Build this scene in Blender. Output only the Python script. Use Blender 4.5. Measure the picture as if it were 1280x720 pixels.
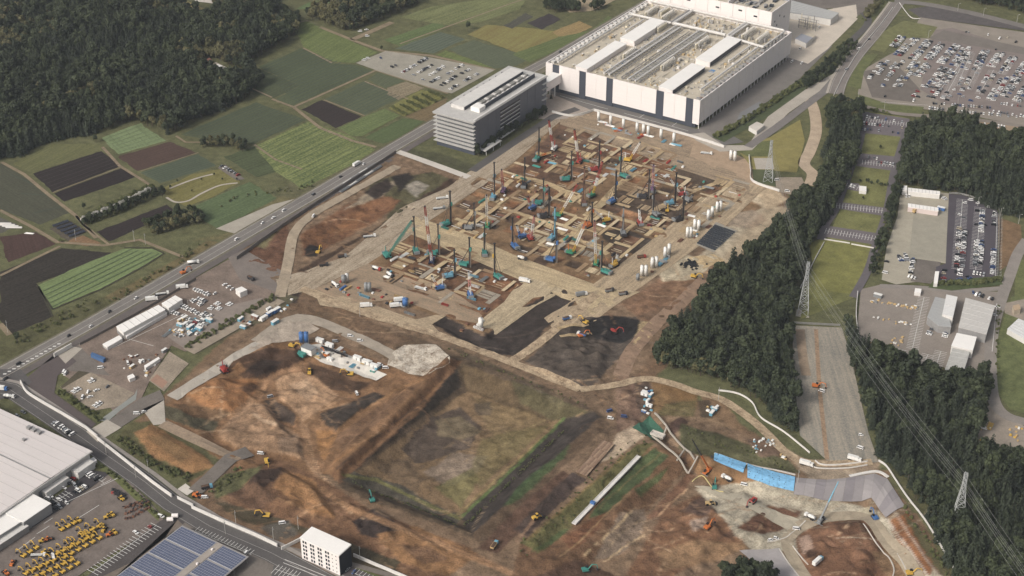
import bpy, bmesh, math, random
import numpy as np
from mathutils import Vector, Matrix
from mathutils.geometry import delaunay_2d_cdt, tessellate_polygon

for _o in list(bpy.data.objects):
    bpy.data.objects.remove(_o)
SC = bpy.context.scene
COL = SC.collection
random.seed(7)
RNG = np.random.default_rng(7)

# ---------------------------------------------------------------- camera
# metres; X runs along the factory front, Y along its flank, Z up.
F_PX, PITCH, YAW, CAM_H = 1964.0, math.radians(30.79), math.radians(-33.0), 645.0
_c, _s = math.cos(YAW), math.sin(YAW)
FWD = np.array([_s * math.cos(PITCH), _c * math.cos(PITCH), -math.sin(PITCH)])
RGT = np.array([_c, -_s, 0.0])
UPV = np.cross(RGT, FWD)
_D = CAM_H / math.tan(PITCH)
CAM = np.array([-_s * _D, -_c * _D, CAM_H])
cam_data = bpy.data.cameras.new('camera')
cam_data.sensor_width = 36.0
cam_data.lens = 36.0 * F_PX / 1280.0
cam_data.clip_start = 5.0
cam_data.clip_end = 30000.0
camera = bpy.data.objects.new('camera', cam_data)
COL.objects.link(camera)
camera.matrix_world = Matrix(((RGT[0], UPV[0], -FWD[0], CAM[0]), (RGT[1], UPV[1], -FWD[1], CAM[1]), (RGT[2], UPV[2], -FWD[2], CAM[2]), (0, 0, 0, 1)))
SC.camera = camera

# ---------------------------------------------------------------- light
SUN_EL, SUN_AZ = math.radians(38.0), math.radians(254.0)   # azimuth measured from +X towards +Y: where the sun stands
SUN_STRENGTH, SKY_STRENGTH, EXPOSURE = 2.0, 0.125, 0.08
HAZE = 0.00004
world = bpy.data.worlds.new('World')
SC.world = world
world.use_nodes = True
_nt = world.node_tree
_bg = _nt.nodes['Background']
_sky = _nt.nodes.new('ShaderNodeTexSky')
_sky.sky_type = 'NISHITA'
_sky.sun_disc = False
_sky.sun_elevation = SUN_EL
_sky.sun_rotation = math.radians(90.0) - SUN_AZ
_sky.air_density = 1.0
_sky.dust_density = 6.0
_sky.ozone_density = 1.0
_hs = _nt.nodes.new('ShaderNodeHueSaturation')
_hs.inputs['Saturation'].default_value = 0.35      # a veil of thin cloud
_nt.links.new(_sky.outputs[0], _hs.inputs['Color'])
_nt.links.new(_hs.outputs[0], _bg.inputs['Color'])
_bg.inputs['Strength'].default_value = SKY_STRENGTH
_sl = bpy.data.lights.new('sun', 'SUN')
_sl.energy = SUN_STRENGTH
_sl.angle = math.radians(12.0)
_sl.color = (1.0, 0.94, 0.86)
sun = bpy.data.objects.new('sun', _sl)
COL.objects.link(sun)
_sd = Vector((math.cos(SUN_EL) * math.cos(SUN_AZ), math.cos(SUN_EL) * math.sin(SUN_AZ), math.sin(SUN_EL)))
sun.rotation_euler = _sd.to_track_quat('Z', 'Y').to_euler()
sun.location = (0, 0, 900)
SC.view_settings.view_transform = 'Standard'
SC.view_settings.look = 'None'
SC.view_settings.gamma = 1.0
SC.view_settings.exposure = EXPOSURE
SC.view_settings.use_curve_mapping = False
SC.cycles.use_denoising = True
SC.cycles.max_bounces = 4
SC.cycles.diffuse_bounces = 2
SC.cycles.glossy_bounces = 2
SC.cycles.transmission_bounces = 2
SC.cycles.volume_bounces = 0
SC.cycles.transparent_max_bounces = 4

# ---------------------------------------------------------------- projection helpers
def P(x, y, z=0.0):
    """ground point (at height z) that the survey photograph shows at pixel x, y"""
    d = FWD + RGT * ((x - 640.0) / F_PX) + UPV * ((360.0 - y) / F_PX)
    t = (z - CAM[2]) / d[2]
    p = CAM + d * t
    return (p[0], p[1])

def Qa(X, Y, Z):
    """arrays of world points -> pixel arrays"""
    vx, vy, vz = X - CAM[0], Y - CAM[1], Z - CAM[2]
    dep = vx * FWD[0] + vy * FWD[1] + vz * FWD[2]
    a = vx * RGT[0] + vy * RGT[1] + vz * RGT[2]
    b = vx * UPV[0] + vy * UPV[1] + vz * UPV[2]
    return 640 + F_PX * a / dep, 360 - F_PX * b / dep

def px(s):
    return [tuple(float(v) for v in q.split(',')) for q in s.split()]

def pip(X, Y, poly):
    """even-odd point in polygon, arrays"""
    inside = np.zeros(np.shape(X), bool)
    n = len(poly)
    for i in range(n):
        x0, y0 = poly[i]
        x1, y1 = poly[(i + 1) % n]
        if y0 == y1:
            continue
        c = (y0 > Y) != (y1 > Y)
        inside ^= c & (X < (x1 - x0) * (Y - y0) / (y1 - y0) + x0)
    return inside

def sdist(X, Y, poly):
    """signed distance to polygon edge, positive inside"""
    d = np.full(np.shape(X), 1e9)
    n = len(poly)
    for i in range(n):
        x0, y0 = poly[i]
        x1, y1 = poly[(i + 1) % n]
        ex, ey = x1 - x0, y1 - y0
        L = ex * ex + ey * ey + 1e-12
        t = np.clip(((X - x0) * ex + (Y - y0) * ey) / L, 0, 1)
        d = np.minimum(d, np.hypot(X - x0 - t * ex, Y - y0 - t * ey))
    return np.where(pip(X, Y, poly), d, -d)

def ldist(X, Y, line):
    d = np.full(np.shape(X), 1e9)
    for i in range(len(line) - 1):
        x0, y0 = line[i]
        x1, y1 = line[i + 1]
        ex, ey = x1 - x0, y1 - y0
        L = ex * ex + ey * ey + 1e-12
        t = np.clip(((X - x0) * ex + (Y - y0) * ey) / L, 0, 1)
        d = np.minimum(d, np.hypot(X - x0 - t * ex, Y - y0 - t * ey))
    return d

def vnoise(X, Y, scale, seed):
    r = np.random.default_rng(seed).random((256, 256))
    u, v = X / scale + 1000.3, Y / scale + 1000.7
    i, j = np.floor(u).astype(int), np.floor(v).astype(int)
    fu, fv = u - i, v - j
    fu, fv = fu * fu * (3 - 2 * fu), fv * fv * (3 - 2 * fv)
    i0, j0, i1, j1 = i % 256, j % 256, (i + 1) % 256, (j + 1) % 256
    return (r[i0, j0] * (1 - fu) * (1 - fv) + r[i1, j0] * fu * (1 - fv) + r[i0, j1] * (1 - fu) * fv + r[i1, j1] * fu * fv) * 2 - 1

def fbm(X, Y, scale, seed, octaves=4):
    t, a = 0, 1.0
    for k in range(octaves):
        t = t + a * vnoise(X, Y, scale / 2 ** k, seed + k * 17)
        a *= 0.5
    return t / 1.6

# ---------------------------------------------------------------- colours and materials
SATK = 0.86
def lin(r, g, b, k=1.0):
    m = 0.3 * r + 0.55 * g + 0.15 * b
    r, g, b = (m + (c - m) * SATK for c in (r, g, b))
    def f(c):
        c = c / 255.0
        return (c / 12.92 if c <= 0.04045 else ((c + 0.055) / 1.055) ** 2.4) ** 1.06 * k
    return (f(r), f(g), f(b))

KALB = 1.0
_mats = {}
def mat(name, rgb, var=0.12, scale=14.0, rough=0.85, rgb2=None, streak=None, metal=0.0, bump=0.0, fine=1.2, spec=0.25):
    """procedural material: photo-sRGB colour broken up by two sizes of noise (metres), optionally stretched along an angle"""
    if name in _mats:
        return _mats[name]
    m = bpy.data.materials.new(name)
    _mats[name] = m
    m.use_nodes = True
    nt = m.node_tree
    b = nt.nodes['Principled BSDF']
    b.inputs['Roughness'].default_value = rough
    b.inputs['Metallic'].default_value = metal
    b.inputs['Specular IOR Level'].default_value = spec
    c = lin(*rgb, KALB)
    if var <= 0 and rgb2 is None:
        b.inputs['Base Color'].default_value = (*c, 1)
        return m
    c2 = lin(*rgb2, KALB) if rgb2 else c
    g = nt.nodes.new('ShaderNodeNewGeometry')
    mp = nt.nodes.new('ShaderNodeMapping')
    nt.links.new(g.outputs['Position'], mp.inputs['Vector'])
    n1 = nt.nodes.new('ShaderNodeTexNoise')
    n1.inputs['Scale'].default_value = 1.0 / scale
    n1.inputs['Detail'].default_value = 5.0
    n1.inputs['Roughness'].default_value = 0.62
    if streak is not None:
        ang, along, across = streak
        mp.vector_type = 'TEXTURE'
        mp.inputs['Rotation'].default_value = (0, 0, math.radians(ang))
        mp.inputs['Scale'].default_value = (along, across, 1)
        n1.inputs['Scale'].default_value = 1.0
        n1.inputs['Detail'].default_value = 3.0
    nt.links.new(mp.outputs[0], n1.inputs['Vector'])
    n2 = nt.nodes.new('ShaderNodeTexNoise')
    n2.inputs['Scale'].default_value = 1.0 / fine
    n2.inputs['Detail'].default_value = 4.0
    nt.links.new(g.outputs['Position'], n2.inputs['Vector'])
    ad = nt.nodes.new('ShaderNodeMath')
    ad.operation = 'MULTIPLY_ADD'
    ad.inputs[1].default_value = 0.7
    nt.links.new(n2.outputs['Fac'], ad.inputs[0])
    if streak is not None:
        n3 = nt.nodes.new('ShaderNodeTexNoise')
        n3.inputs['Scale'].default_value = 1.0 / 22.0
        n3.inputs['Detail'].default_value = 6.0
        n3.inputs['Roughness'].default_value = 0.7
        nt.links.new(g.outputs['Position'], n3.inputs['Vector'])
        mm = nt.nodes.new('ShaderNodeMath')
        mm.operation = 'MULTIPLY_ADD'
        mm.inputs[1].default_value = 0.35
        nt.links.new(n3.outputs['Fac'], mm.inputs[0])
        sc2 = nt.nodes.new('ShaderNodeMath')
        sc2.operation = 'MULTIPLY'
        sc2.inputs[1].default_value = 0.65
        nt.links.new(n1.outputs['Fac'], sc2.inputs[0])
        nt.links.new(sc2.outputs[0], mm.inputs[2])
        nt.links.new(mm.outputs[0], ad.inputs[2])
    else:
        nt.links.new(n1.outputs['Fac'], ad.inputs[2])
    rp = nt.nodes.new('ShaderNodeMapRange')
    rp.clamp = False
    rp.inputs['From Min'].default_value = 0.68
    rp.inputs['From Max'].default_value = 1.02
    nt.links.new(ad.outputs[0], rp.inputs['Value'])
    mx = nt.nodes.new('ShaderNodeMix')
    mx.data_type = 'RGBA'
    mx.clamp_factor = False
    mx.inputs[6].default_value = (*[v * (1 - var) for v in c], 1)
    mx.inputs[7].default_value = (*[v * (1 + var) for v in c2], 1)
    nt.links.new(rp.outputs[0], mx.inputs[0])
    nt.links.new(mx.outputs[2], b.inputs['Base Color'])
    if bump:
        bp = nt.nodes.new('ShaderNodeBump')
        bp.inputs['Strength'].default_value = 0.6
        bp.inputs['Distance'].default_value = bump
        nt.links.new(ad.outputs[0], bp.inputs['Height'])
        nt.links.new(bp.outputs[0], b.inputs['Normal'])
    return m

def attr_mat(name, attr, var=0.2, scale=9.0, fine=1.3, rough=0.92, bump=0.3, spec=0.12):
    """soil or plate colour comes from the sheet's own colour attribute, broken up by noise"""
    m = bpy.data.materials.new(name)
    m.use_nodes = True
    nt = m.node_tree
    b = nt.nodes['Principled BSDF']
    b.inputs['Roughness'].default_value = rough
    b.inputs['Specular IOR Level'].default_value = spec
    a = nt.nodes.new('ShaderNodeAttribute')
    a.attribute_name = attr
    g = nt.nodes.new('ShaderNodeNewGeometry')
    f = []
    for s, d, r in ((scale, 6, 0.65), (fine, 4, 0.6), (scale * 5, 4, 0.6)):
        n = nt.nodes.new('ShaderNodeTexNoise')
        n.inputs['Scale'].default_value = 1.0 / s
        n.inputs['Detail'].default_value = d
        n.inputs['Roughness'].default_value = r
        nt.links.new(g.outputs['Position'], n.inputs['Vector'])
        f.append(n)
    s1 = nt.nodes.new('ShaderNodeMath'); s1.operation = 'MULTIPLY_ADD'; s1.inputs[1].default_value = 0.9
    nt.links.new(f[1].outputs['Fac'], s1.inputs[0]); nt.links.new(f[0].outputs['Fac'], s1.inputs[2])
    s2 = nt.nodes.new('ShaderNodeMath'); s2.operation = 'MULTIPLY_ADD'; s2.inputs[1].default_value = 0.5
    nt.links.new(f[2].outputs['Fac'], s2.inputs[0]); nt.links.new(s1.outputs[0], s2.inputs[2])
    rp = nt.nodes.new('ShaderNodeMapRange')
    rp.inputs['From Min'].default_value = 0.98
    rp.inputs['From Max'].default_value = 1.42
    rp.inputs['To Min'].default_value = 1 - var
    rp.inputs['To Max'].default_value = 1 + var
    nt.links.new(s2.outputs[0], rp.inputs['Value'])
    vm = nt.nodes.new('ShaderNodeVectorMath'); vm.operation = 'SCALE'
    nt.links.new(a.outputs['Color'], vm.inputs[0]); nt.links.new(rp.outputs[0], vm.inputs['Scale'])
    nt.links.new(vm.outputs[0], b.inputs['Base Color'])
    if bump:
        bp = nt.nodes.new('ShaderNodeBump')
        bp.inputs['Strength'].default_value = 0.7
        bp.inputs['Distance'].default_value = bump
        nt.links.new(s1.outputs[0], bp.inputs['Height'])
        nt.links.new(bp.outputs[0], b.inputs['Normal'])
    _mats[name] = m
    return m

# ---------------------------------------------------------------- object helpers
def tag(o, label=None, cat=None, group=None, kind=None):
    if label: o['label'] = label
    if cat: o['category'] = cat
    if group: o['group'] = group
    if kind: o['kind'] = kind
    return o

def link(name, mesh, parent=None):
    o = bpy.data.objects.new(name, mesh)
    COL.objects.link(o)
    if parent is not None:
        o.parent = parent
    return o

def empty(name, loc=(0, 0, 0), rz=0.0, label=None, cat=None, group=None):
    o = bpy.data.objects.new(name, None)
    o.empty_display_size = 0.5
    COL.objects.link(o)
    o.location = loc
    o.rotation_euler = (0, 0, rz)
    return tag(o, label, cat, group)

def copy_tree(o, parent=None):
    c = o.copy()
    COL.objects.link(c)
    c.parent = parent
    for ch in o.children:
        copy_tree(ch, c)
    return c

class MB:
    """collects shapes, then builds them as one mesh"""
    def __init__(self):
        self.v, self.f, self.m = [], [], []
    def add(self, vs, fs, mi=0):
        k = len(self.v)
        self.v.extend([tuple(v) for v in vs])
        for f in fs:
            self.f.append([i + k for i in f])
            self.m.append(mi)
        return self
    def box(self, x0, y0, z0, x1, y1, z1, mi=0):
        return self.add([(x0, y0, z0), (x1, y0, z0), (x1, y1, z0), (x0, y1, z0), (x0, y0, z1), (x1, y0, z1), (x1, y1, z1), (x0, y1, z1)],
                        [(0, 3, 2, 1), (4, 5, 6, 7), (0, 1, 5, 4), (1, 2, 6, 5), (2, 3, 7, 6), (3, 0, 4, 7)], mi)
    def cbox(self, cx, cy, z0, sx, sy, sz, mi=0, rz=0.0):
        c, s = math.cos(rz), math.sin(rz)
        pts = []
        for z in (z0, z0 + sz):
            for a, b in ((-.5, -.5), (.5, -.5), (.5, .5), (-.5, .5)):
                pts.append((cx + a * sx * c - b * sy * s, cy + a * sx * s + b * sy * c, z))
        return self.add(pts, [(0, 3, 2, 1), (4, 5, 6, 7), (0, 1, 5, 4), (1, 2, 6, 5), (2, 3, 7, 6), (3, 0, 4, 7)], mi)
    def prism(self, poly, z0, z1, mi=0, mt=None):
        n = len(poly)
        a = sum(poly[i][0] * poly[(i + 1) % n][1] - poly[(i + 1) % n][0] * poly[i][1] for i in range(n))
        if a < 0:
            poly = poly[::-1]
        vs = [(p[0], p[1], z0) for p in poly] + [(p[0], p[1], z1) for p in poly]
        k = len(self.v)
        self.v.extend(vs)
        self.f.append([k + i for i in range(n)][::-1]); self.m.append(mi)
        self.f.append([k + n + i for i in range(n)]); self.m.append(mi if mt is None else mt)
        for i in range(n):
            j = (i + 1) % n
            self.f.append([k + i, k + j, k + n + j, k + n + i]); self.m.append(mi)
        return self
    def hull8(self, b, t, mi=0):
        """box-like solid from 4 bottom and 4 top points"""
        return self.add(list(b) + list(t), [(0, 3, 2, 1), (4, 5, 6, 7), (0, 1, 5, 4), (1, 2, 6, 5), (2, 3, 7, 6), (3, 0, 4, 7)], mi)
    def tube(self, p0, p1, r0, r1=None, n=8, mi=0, caps=True):
        r1 = r0 if r1 is None else r1
        a, b = Vector(p0), Vector(p1)
        d = (b - a)
        if d.length < 1e-6:
            return self
        d.normalize()
        u = d.cross(Vector((0, 0, 1)) if abs(d.z) < 0.95 else Vector((1, 0, 0))).normalized()
        w = d.cross(u)
        vs = []
        for c, r in ((a, r0), (b, r1)):
            for i in range(n):
                t = 2 * math.pi * (i + 0.5) / n
                vs.append(c + (u * math.cos(t) + w * math.sin(t)) * r)
        fs = [(i, (i + 1) % n, n + (i + 1) % n, n + i) for i in range(n)]
        if caps:
            fs += [tuple(range(n))[::-1], tuple(range(n, 2 * n))]
        return self.add(vs, [f[::-1] for f in fs], mi)
    def bar(self, p0, p1, w, mi=0):
        return self.tube(p0, p1, w * 0.707, n=4, mi=mi)
    def cone(self, p0, p1, r0, n=8, mi=0):
        return self.tube(p0, p1, r0, 0.02, n, mi)
    def mesh(self, name, mats):
        me = bpy.data.meshes.new(name)
        me.from_pydata(self.v, [], self.f)
        for m in (mats if isinstance(mats, (list, tuple)) else [mats]):
            me.materials.append(m)
        if isinstance(mats, (list, tuple)) and len(mats) > 1:
            me.polygons.foreach_set('material_index', self.m)
        me.update()
        return me
    def build(self, name, mats, parent=None):
        return link(name, self.mesh(name, mats), parent)

def smooth(o):
    o.data.polygons.foreach_set('use_smooth', [True] * len(o.data.polygons))
    return o
# ---------------------------------------------------------------- the ground: one sheet, fine over the site, coarse to the horizon
def axis(lo, hi, step, far):
    a = list(np.arange(lo, hi + 0.01, step))
    d, x, left = step, lo, []
    while x > -far:
        d *= 1.35
        x -= d
        left.append(x)
    d, x, right = step, hi, []
    while x < far:
        d *= 1.35
        x += d
        right.append(x)
    return np.array(left[::-1] + a + right)

GX = axis(-350.0, 470.0, 1.35, 5500.0)
GY = axis(-475.0, 390.0, 1.35, 5500.0)
XX, YY = np.meshgrid(GX, GY, indexing='ij')
HH = np.zeros_like(XX)

def wp(s, z=0.0):
    return [P(x, y, z) for x, y in px(s)]

def sstep(t):
    t = np.clip(t, 0, 1)
    return t * t * (3 - 2 * t)

def carve(poly, depth, width, rough=0.0, seed=1):
    global HH
    d = sdist(XX, YY, poly)
    k = np.clip(d / width, 0, 1)
    k = k * 0.75 + 0.25 * sstep(k)
    HH = HH - depth * k + (rough * fbm(XX, YY, 14, seed) * np.clip(d / 6, 0, 1) if rough else 0)

def heap(poly, height, width, rough=0.3, seed=1):
    carve(poly, -height, width, rough, seed)

# settlement basin: sloped banks and a flat floor
PIT = wp('428,606 576,454 748,517 592,668')
carve(PIT, 9.0, 13.5, 0.35, 3)
# banks and terraces west of the basin
heap(wp('405,590 424,606 576,452 560,446 500,492 430,560'), 4.6, 4.5, 0.5, 5)
carve(wp('424,594 430,600 560,472 566,458 552,464'), 2.4, 3.0, 0.1, 6)
# big excavation in the south west
carve(wp('225,515 262,488 300,462 345,436 420,440 500,470 470,510 405,575 330,588 260,556'), 3.2, 9.0, 0.9, 8)
heap(wp('283,458 333,434 378,437 380,450 355,462 330,473 305,473'), 6.0, 6.0, 1.6, 14)
heap(wp('228,494 269,473 322,475 317,495 289,514 255,509'), 4.4, 8.0, 1.1, 11)
heap(wp('269,542 311,503 333,503 355,531 378,550 380,573 339,564 292,559'), 2.6, 4.0, 1.0, 12)
carve(wp('328,500 344,497 370,517 368,532 347,524'), 2.4, 3.5, 0.3, 15)
heap(wp('400,519 467,491 480,494 422,539 405,532'), 3.4, 4.0, 0.8, 16)
heap(wp('305,610 319,586 352,584 400,612 420,645 380,650 330,632'), 4.2, 6.0, 1.2, 13)
heap(wp('440,668 470,634 505,655 560,690 520,712 470,690'), 2.4, 5.0, 0.9, 18)
# raised tongue by the gate
heap(wp('165,545 185,528 262,570 272,585 240,595 190,575'), 2.2, 7.0, 0.2, 23)
# soil dump with the two excavators
carve(wp('720,400 790,395 800,410 775,445 740,450 700,440'), 3.0, 7.0, 0.5, 17)
heap(wp('655,455 720,420 765,430 755,480 720,485 680,470'), 3.4, 7.0, 0.8, 19)
carve(wp('540,405 560,395 605,420 650,385 700,360 720,375 640,445 600,437'), 2.2, 5.0, 0.3, 37)
# west dig beside the highway
carve(wp('378,295 440,252 505,245 475,275 407,318 383,318'), 3.0, 12.0, 0.6, 29)
carve(wp('372,338 460,291 566,222 577,226 470,288 385,340'), 2.5, 5.0, 0.2, 31)
# low terrace in the south east, behind it the covered slope
LOW = wp('868,566 900,573 958,597 1010,607 1090,600 1118,628 1150,690 1180,760 640,760 700,705 770,640 800,590')
LOWZ = 7.0
carve(LOW, LOWZ, 15.0, 0.25, 41)
carve(wp('662,690 690,650 800,560 830,575 700,705'), 3.0, 7.0, 0.2, 43)
heap(wp('640,640 745,535 770,545 665,668'), 2.2, 6.0, 0.3, 44)
heap(wp('820,680 860,640 930,612 975,640 960,680 880,700', -7), 3.4, 10.0, 1.3, 47)
heap(wp('1003,680 1030,655 1080,650 1105,690 1090,740 1010,740', -7), 3.0, 7.0, 0.8, 53)
carve(wp('818,545 835,530 905,565 1000,577 992,590 915,585 850,560'), 1.5, 5.0, 0.1, 59)
# the pond-like trench with the green net
carve(wp('790,525 815,515 870,565 858,580 815,550'), 3.5, 6.0, 0.1, 61)
# roughness everywhere on the earthworks
SITE = wp('292,318 495,186 588,222 718,140 940,222 960,260 900,330 860,400 800,470 1000,575 1100,590 1200,760 540,760 445,700 375,668 345,668 262,628 246,602 262,575 205,520 200,505 345,362')
_m = np.clip(sdist(XX, YY, SITE) / 12.0, 0, 1)
_rg = 1 - 2 * np.abs(fbm(XX, YY, 15, 72))
_mp0 = wp('868,556 1000,586 1100,580 1145,660 1110,660 1085,632 1000,632 885,585')
_flat = wp('345,352 560,232 718,138 945,220 960,262 745,400 600,420 400,390')
_mp = _m * np.where(pip(XX, YY, _flat), 0.25, 1.0) * np.where(pip(XX, YY, _mp0), 0.1, 1.0)
HH += _mp * (0.7 * fbm(XX, YY, 6, 71) + 0.6 * _rg)

_q = random.Random(44)
for poly, n, hm in (('240,500 330,470 430,480 400,560 300,550', 34, 1.6), ('300,600 400,610 540,680 500,700 350,650', 34, 1.6), ('660,660 720,600 800,640 760,700', 16, 1.2), ('800,660 880,620 960,650 930,690 830,715', 44, 1.7), ('1005,680 1050,655 1100,690 1090,718 1020,718', 16, 1.4),
                    ('385,300 450,255 500,250 410,312', 12, 1.2), ('665,455 735,410 790,405 765,440 725,478', 26, 1.5), ('560,410 640,400 700,372 650,432 605,434', 12, 1.0), ('480,560 560,510 650,530 580,610', 22, .7), ('780,385 830,352 870,358 830,395', 12, 1.3), ('770,490 812,485 800,530', 10, 1.0)):
    pp = px(poly)
    xs_, ys_ = [t[0] for t in pp], [t[1] for t in pp]
    k = 0
    while k < n:
        x, y = _q.uniform(min(xs_), max(xs_)), _q.uniform(min(ys_), max(ys_))
        if not pip(np.array(x), np.array(y), pp):
            continue
        k += 1
        X, Y = P(x, y)
        r1, r2, an = _q.uniform(2.2, 6), _q.uniform(2.2, 8), _q.uniform(0, 3.14)
        m_ = (np.abs(XX - X) < 16) & (np.abs(YY - Y) < 16)
        u_ = (XX[m_] - X) * math.cos(an) + (YY[m_] - Y) * math.sin(an)
        v_ = -(XX[m_] - X) * math.sin(an) + (YY[m_] - Y) * math.cos(an)
        HH[m_] += hm * _q.uniform(.6, 1.5) * _q.choice((1, 1, -.6)) * np.clip(1.15 - np.hypot(u_ / r1, v_ / r2), 0, 1)

def hz(x, y):
    i = int(np.clip(np.searchsorted(GX, x) - 1, 0, len(GX) - 2))
    j = int(np.clip(np.searchsorted(GY, y) - 1, 0, len(GY) - 2))
    u = (x - GX[i]) / (GX[i + 1] - GX[i])
    v = (y - GY[j]) / (GY[j + 1] - GY[j])
    return float((HH[i, j] * (1 - u) + HH[i + 1, j] * u) * (1 - v) + (HH[i, j + 1] * (1 - u) + HH[i + 1, j + 1] * u) * v)

def at(x, y, dz=0.0):
    """world point on the terrain seen at pixel x, y"""
    z = 0.0
    for _ in range(6):
        X, Y = P(x, y, z)
        z = 0.5 * z + 0.5 * hz(X, Y)
    X, Y = P(x, y, z)
    return Vector((X, Y, hz(X, Y) + dz))

# soil colours: base, then patches in order; edges wander with noise
UX, UY = Qa(XX, YY, HH)
_wx = 2.6 * fbm(XX, YY, 20, 101) + 2.2 * fbm(XX, YY, 5, 102)
_wy = 1.6 * fbm(XX, YY, 20, 103) + 1.4 * fbm(XX, YY, 5, 104)
SOIL = np.zeros(XX.shape + (3,))
SOIL[:] = lin(98, 98, 66)
def soil(poly, rgb, soft=1.5, k=1.0, warp=1.0):
    """poly in survey pixels"""
    p = px(poly) if isinstance(poly, str) else poly
    x0, x1 = min(q[0] for q in p) - 14, max(q[0] for q in p) + 14
    y0, y1 = min(q[1] for q in p) - 14, max(q[1] for q in p) + 14
    w = (UX > x0) & (UX < x1) & (UY > y0) & (UY < y1)
    if not w.any():
        return
    d = sdist(UX[w] + warp * _wx[w], UY[w] + warp * _wy[w], p)
    a = (np.clip(d / (soft * .5) * 0.5 + 0.5, 0, 1) * k)[:, None]
    SOIL[w] = SOIL[w] * (1 - a) + np.array(lin(*rgb)) * a
def track(line, width, rgb, k=0.7, soft=0.8):
    p = px(line) if isinstance(line, str) else line
    xs, ys = [q[0] for q in p], [q[1] for q in p]
    w = (UX > min(xs) - 8 - width) & (UX < max(xs) + 8 + width) & (UY > min(ys) - 8 - width) & (UY < max(ys) + 8 + width)
    if not w.any():
        return
    d = ldist(UX[w] + 0.35 * _wx[w], UY[w] + 0.35 * _wy[w], p)
    a = (np.clip((width * 0.5 - d) / soft + 0.5, 0, 1) * k)[:, None]
    SOIL[w] = SOIL[w] * (1 - a) + np.array(lin(*rgb)) * a

soil('290,320 400,245 495,184 588,222 640,180 718,138 940,218 985,238 1000,300 900,400 820,470 1000,575 1120,590 1210,760 290,760 235,600 150,545 210,490 345,365', (122, 97, 74), 3)
soil('716,137 742,138 870,172 905,184 945,218 900,215 720,158', (160, 138, 114), 1.5)
# west dig
soil('293,320 360,280 366,300 353,338 325,340', (104, 72, 53), 2)
soil('376,294 438,252 482,240 512,246 472,276 407,312 380,320', (115, 78, 52), 3)
soil('395,300 440,265 470,262 430,292', (128, 86, 54), 4, 0.7)
soil('455,238 480,222 540,215 570,226 520,262 480,277 500,250', (88, 80, 54), 2)
soil('430,262 470,232 500,225 480,245', (140, 122, 100), 2)
soil('455,240 485,222 492,234 470,250', (58, 47, 40), 2)
soil('489,222 510,215 518,222 500,242', (52, 44, 38), 2)
soil('505,235 520,226 538,232 522,246', (140, 128, 112), 2)
soil('370,338 460,291 565,222 577,226 470,287 385,341', (74, 56, 43), 1.2)
soil('380,312 388,306 402,310 398,321 384,321', (48, 40, 36), 1.5)
soil('320,262 396,208 480,182 490,190 420,232 350,275', (104, 98, 72), 2, 0.5)
# block below the office road
soil('506,186 545,190 592,207 584,217 520,201', (82, 82, 58), 1)
# piling ground
soil('391,345 440,322 515,292 640,180 718,140 940,220 960,262 700,400 605,418 560,400', (128, 99, 70), 2)
soil('598,412 500,370 470,345 520,285 545,300 735,350 690,372 640,400', (118, 84, 58), 3)
soil('640,215 690,165 760,190 735,240 680,225', (104, 76, 58), 3)
soil('770,190 800,185 855,205 825,225 790,215', (120, 84, 58), 3)
soil('850,205 870,208 912,222 890,240 845,232', (84, 68, 54), 1.5)
soil('700,150 755,165 790,185 770,195 730,180 690,170', (106, 80, 62), 3)
soil('770,240 800,235 870,258 850,280 800,282 760,262', (84, 68, 55), 3)
soil('745,290 780,285 830,305 800,320 770,312', (70, 58, 48), 2)
soil('655,332 675,318 690,325 672,342', (84, 64, 50), 1.5)
soil('585,335 612,322 620,333 598,345', (74, 58, 46), 1.5)
soil('590,380 640,352 690,340 668,365 615,385', (110, 76, 54), 2)
soil('625,352 660,340 668,352 640,366', (92, 64, 48), 2)
soil('745,330 775,318 790,328 762,348', (78, 62, 50), 1.5)
soil('690,205 740,225 730,245 680,225', (98, 74, 56), 2, 0.7)
# dark soil pads
soil('540,404 556,394 604,421 652,386 700,358 722,374 648,445 600,440', (62, 52, 46), 1.2)
soil('655,452 700,412 735,396 795,396 803,410 772,450 740,484 715,484', (84, 72, 62), 1.5)
soil('722,402 760,394 798,399 803,412 780,430 745,425', (42, 38, 36), 1.5)
soil('775,380 830,345 880,350 850,385 810,405', (124, 92, 68), 3)
soil('795,395 830,383 848,392 822,402', (100, 78, 60), 3, 0.7)
soil('800,402 822,404 800,440 790,436', (168, 142, 104), 1.5)
# slope below the southern haul road
soil('352,370 400,388 520,420 640,472 740,512 720,524 580,455 500,440 430,400 360,380', (100, 80, 60), 2)
soil('390,385 440,395 430,412 395,400', (92, 84, 56), 4, 0.7)
soil('355,366 400,365 470,405 520,425 470,440 425,412 365,384', (112, 86, 64), 3, 0.8)
soil('560,430 650,470 745,515 730,522 600,462', (84, 72, 54), 2, 0.8)
soil('355,367 376,364 372,378 356,380', (66, 54, 46), 2)
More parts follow.
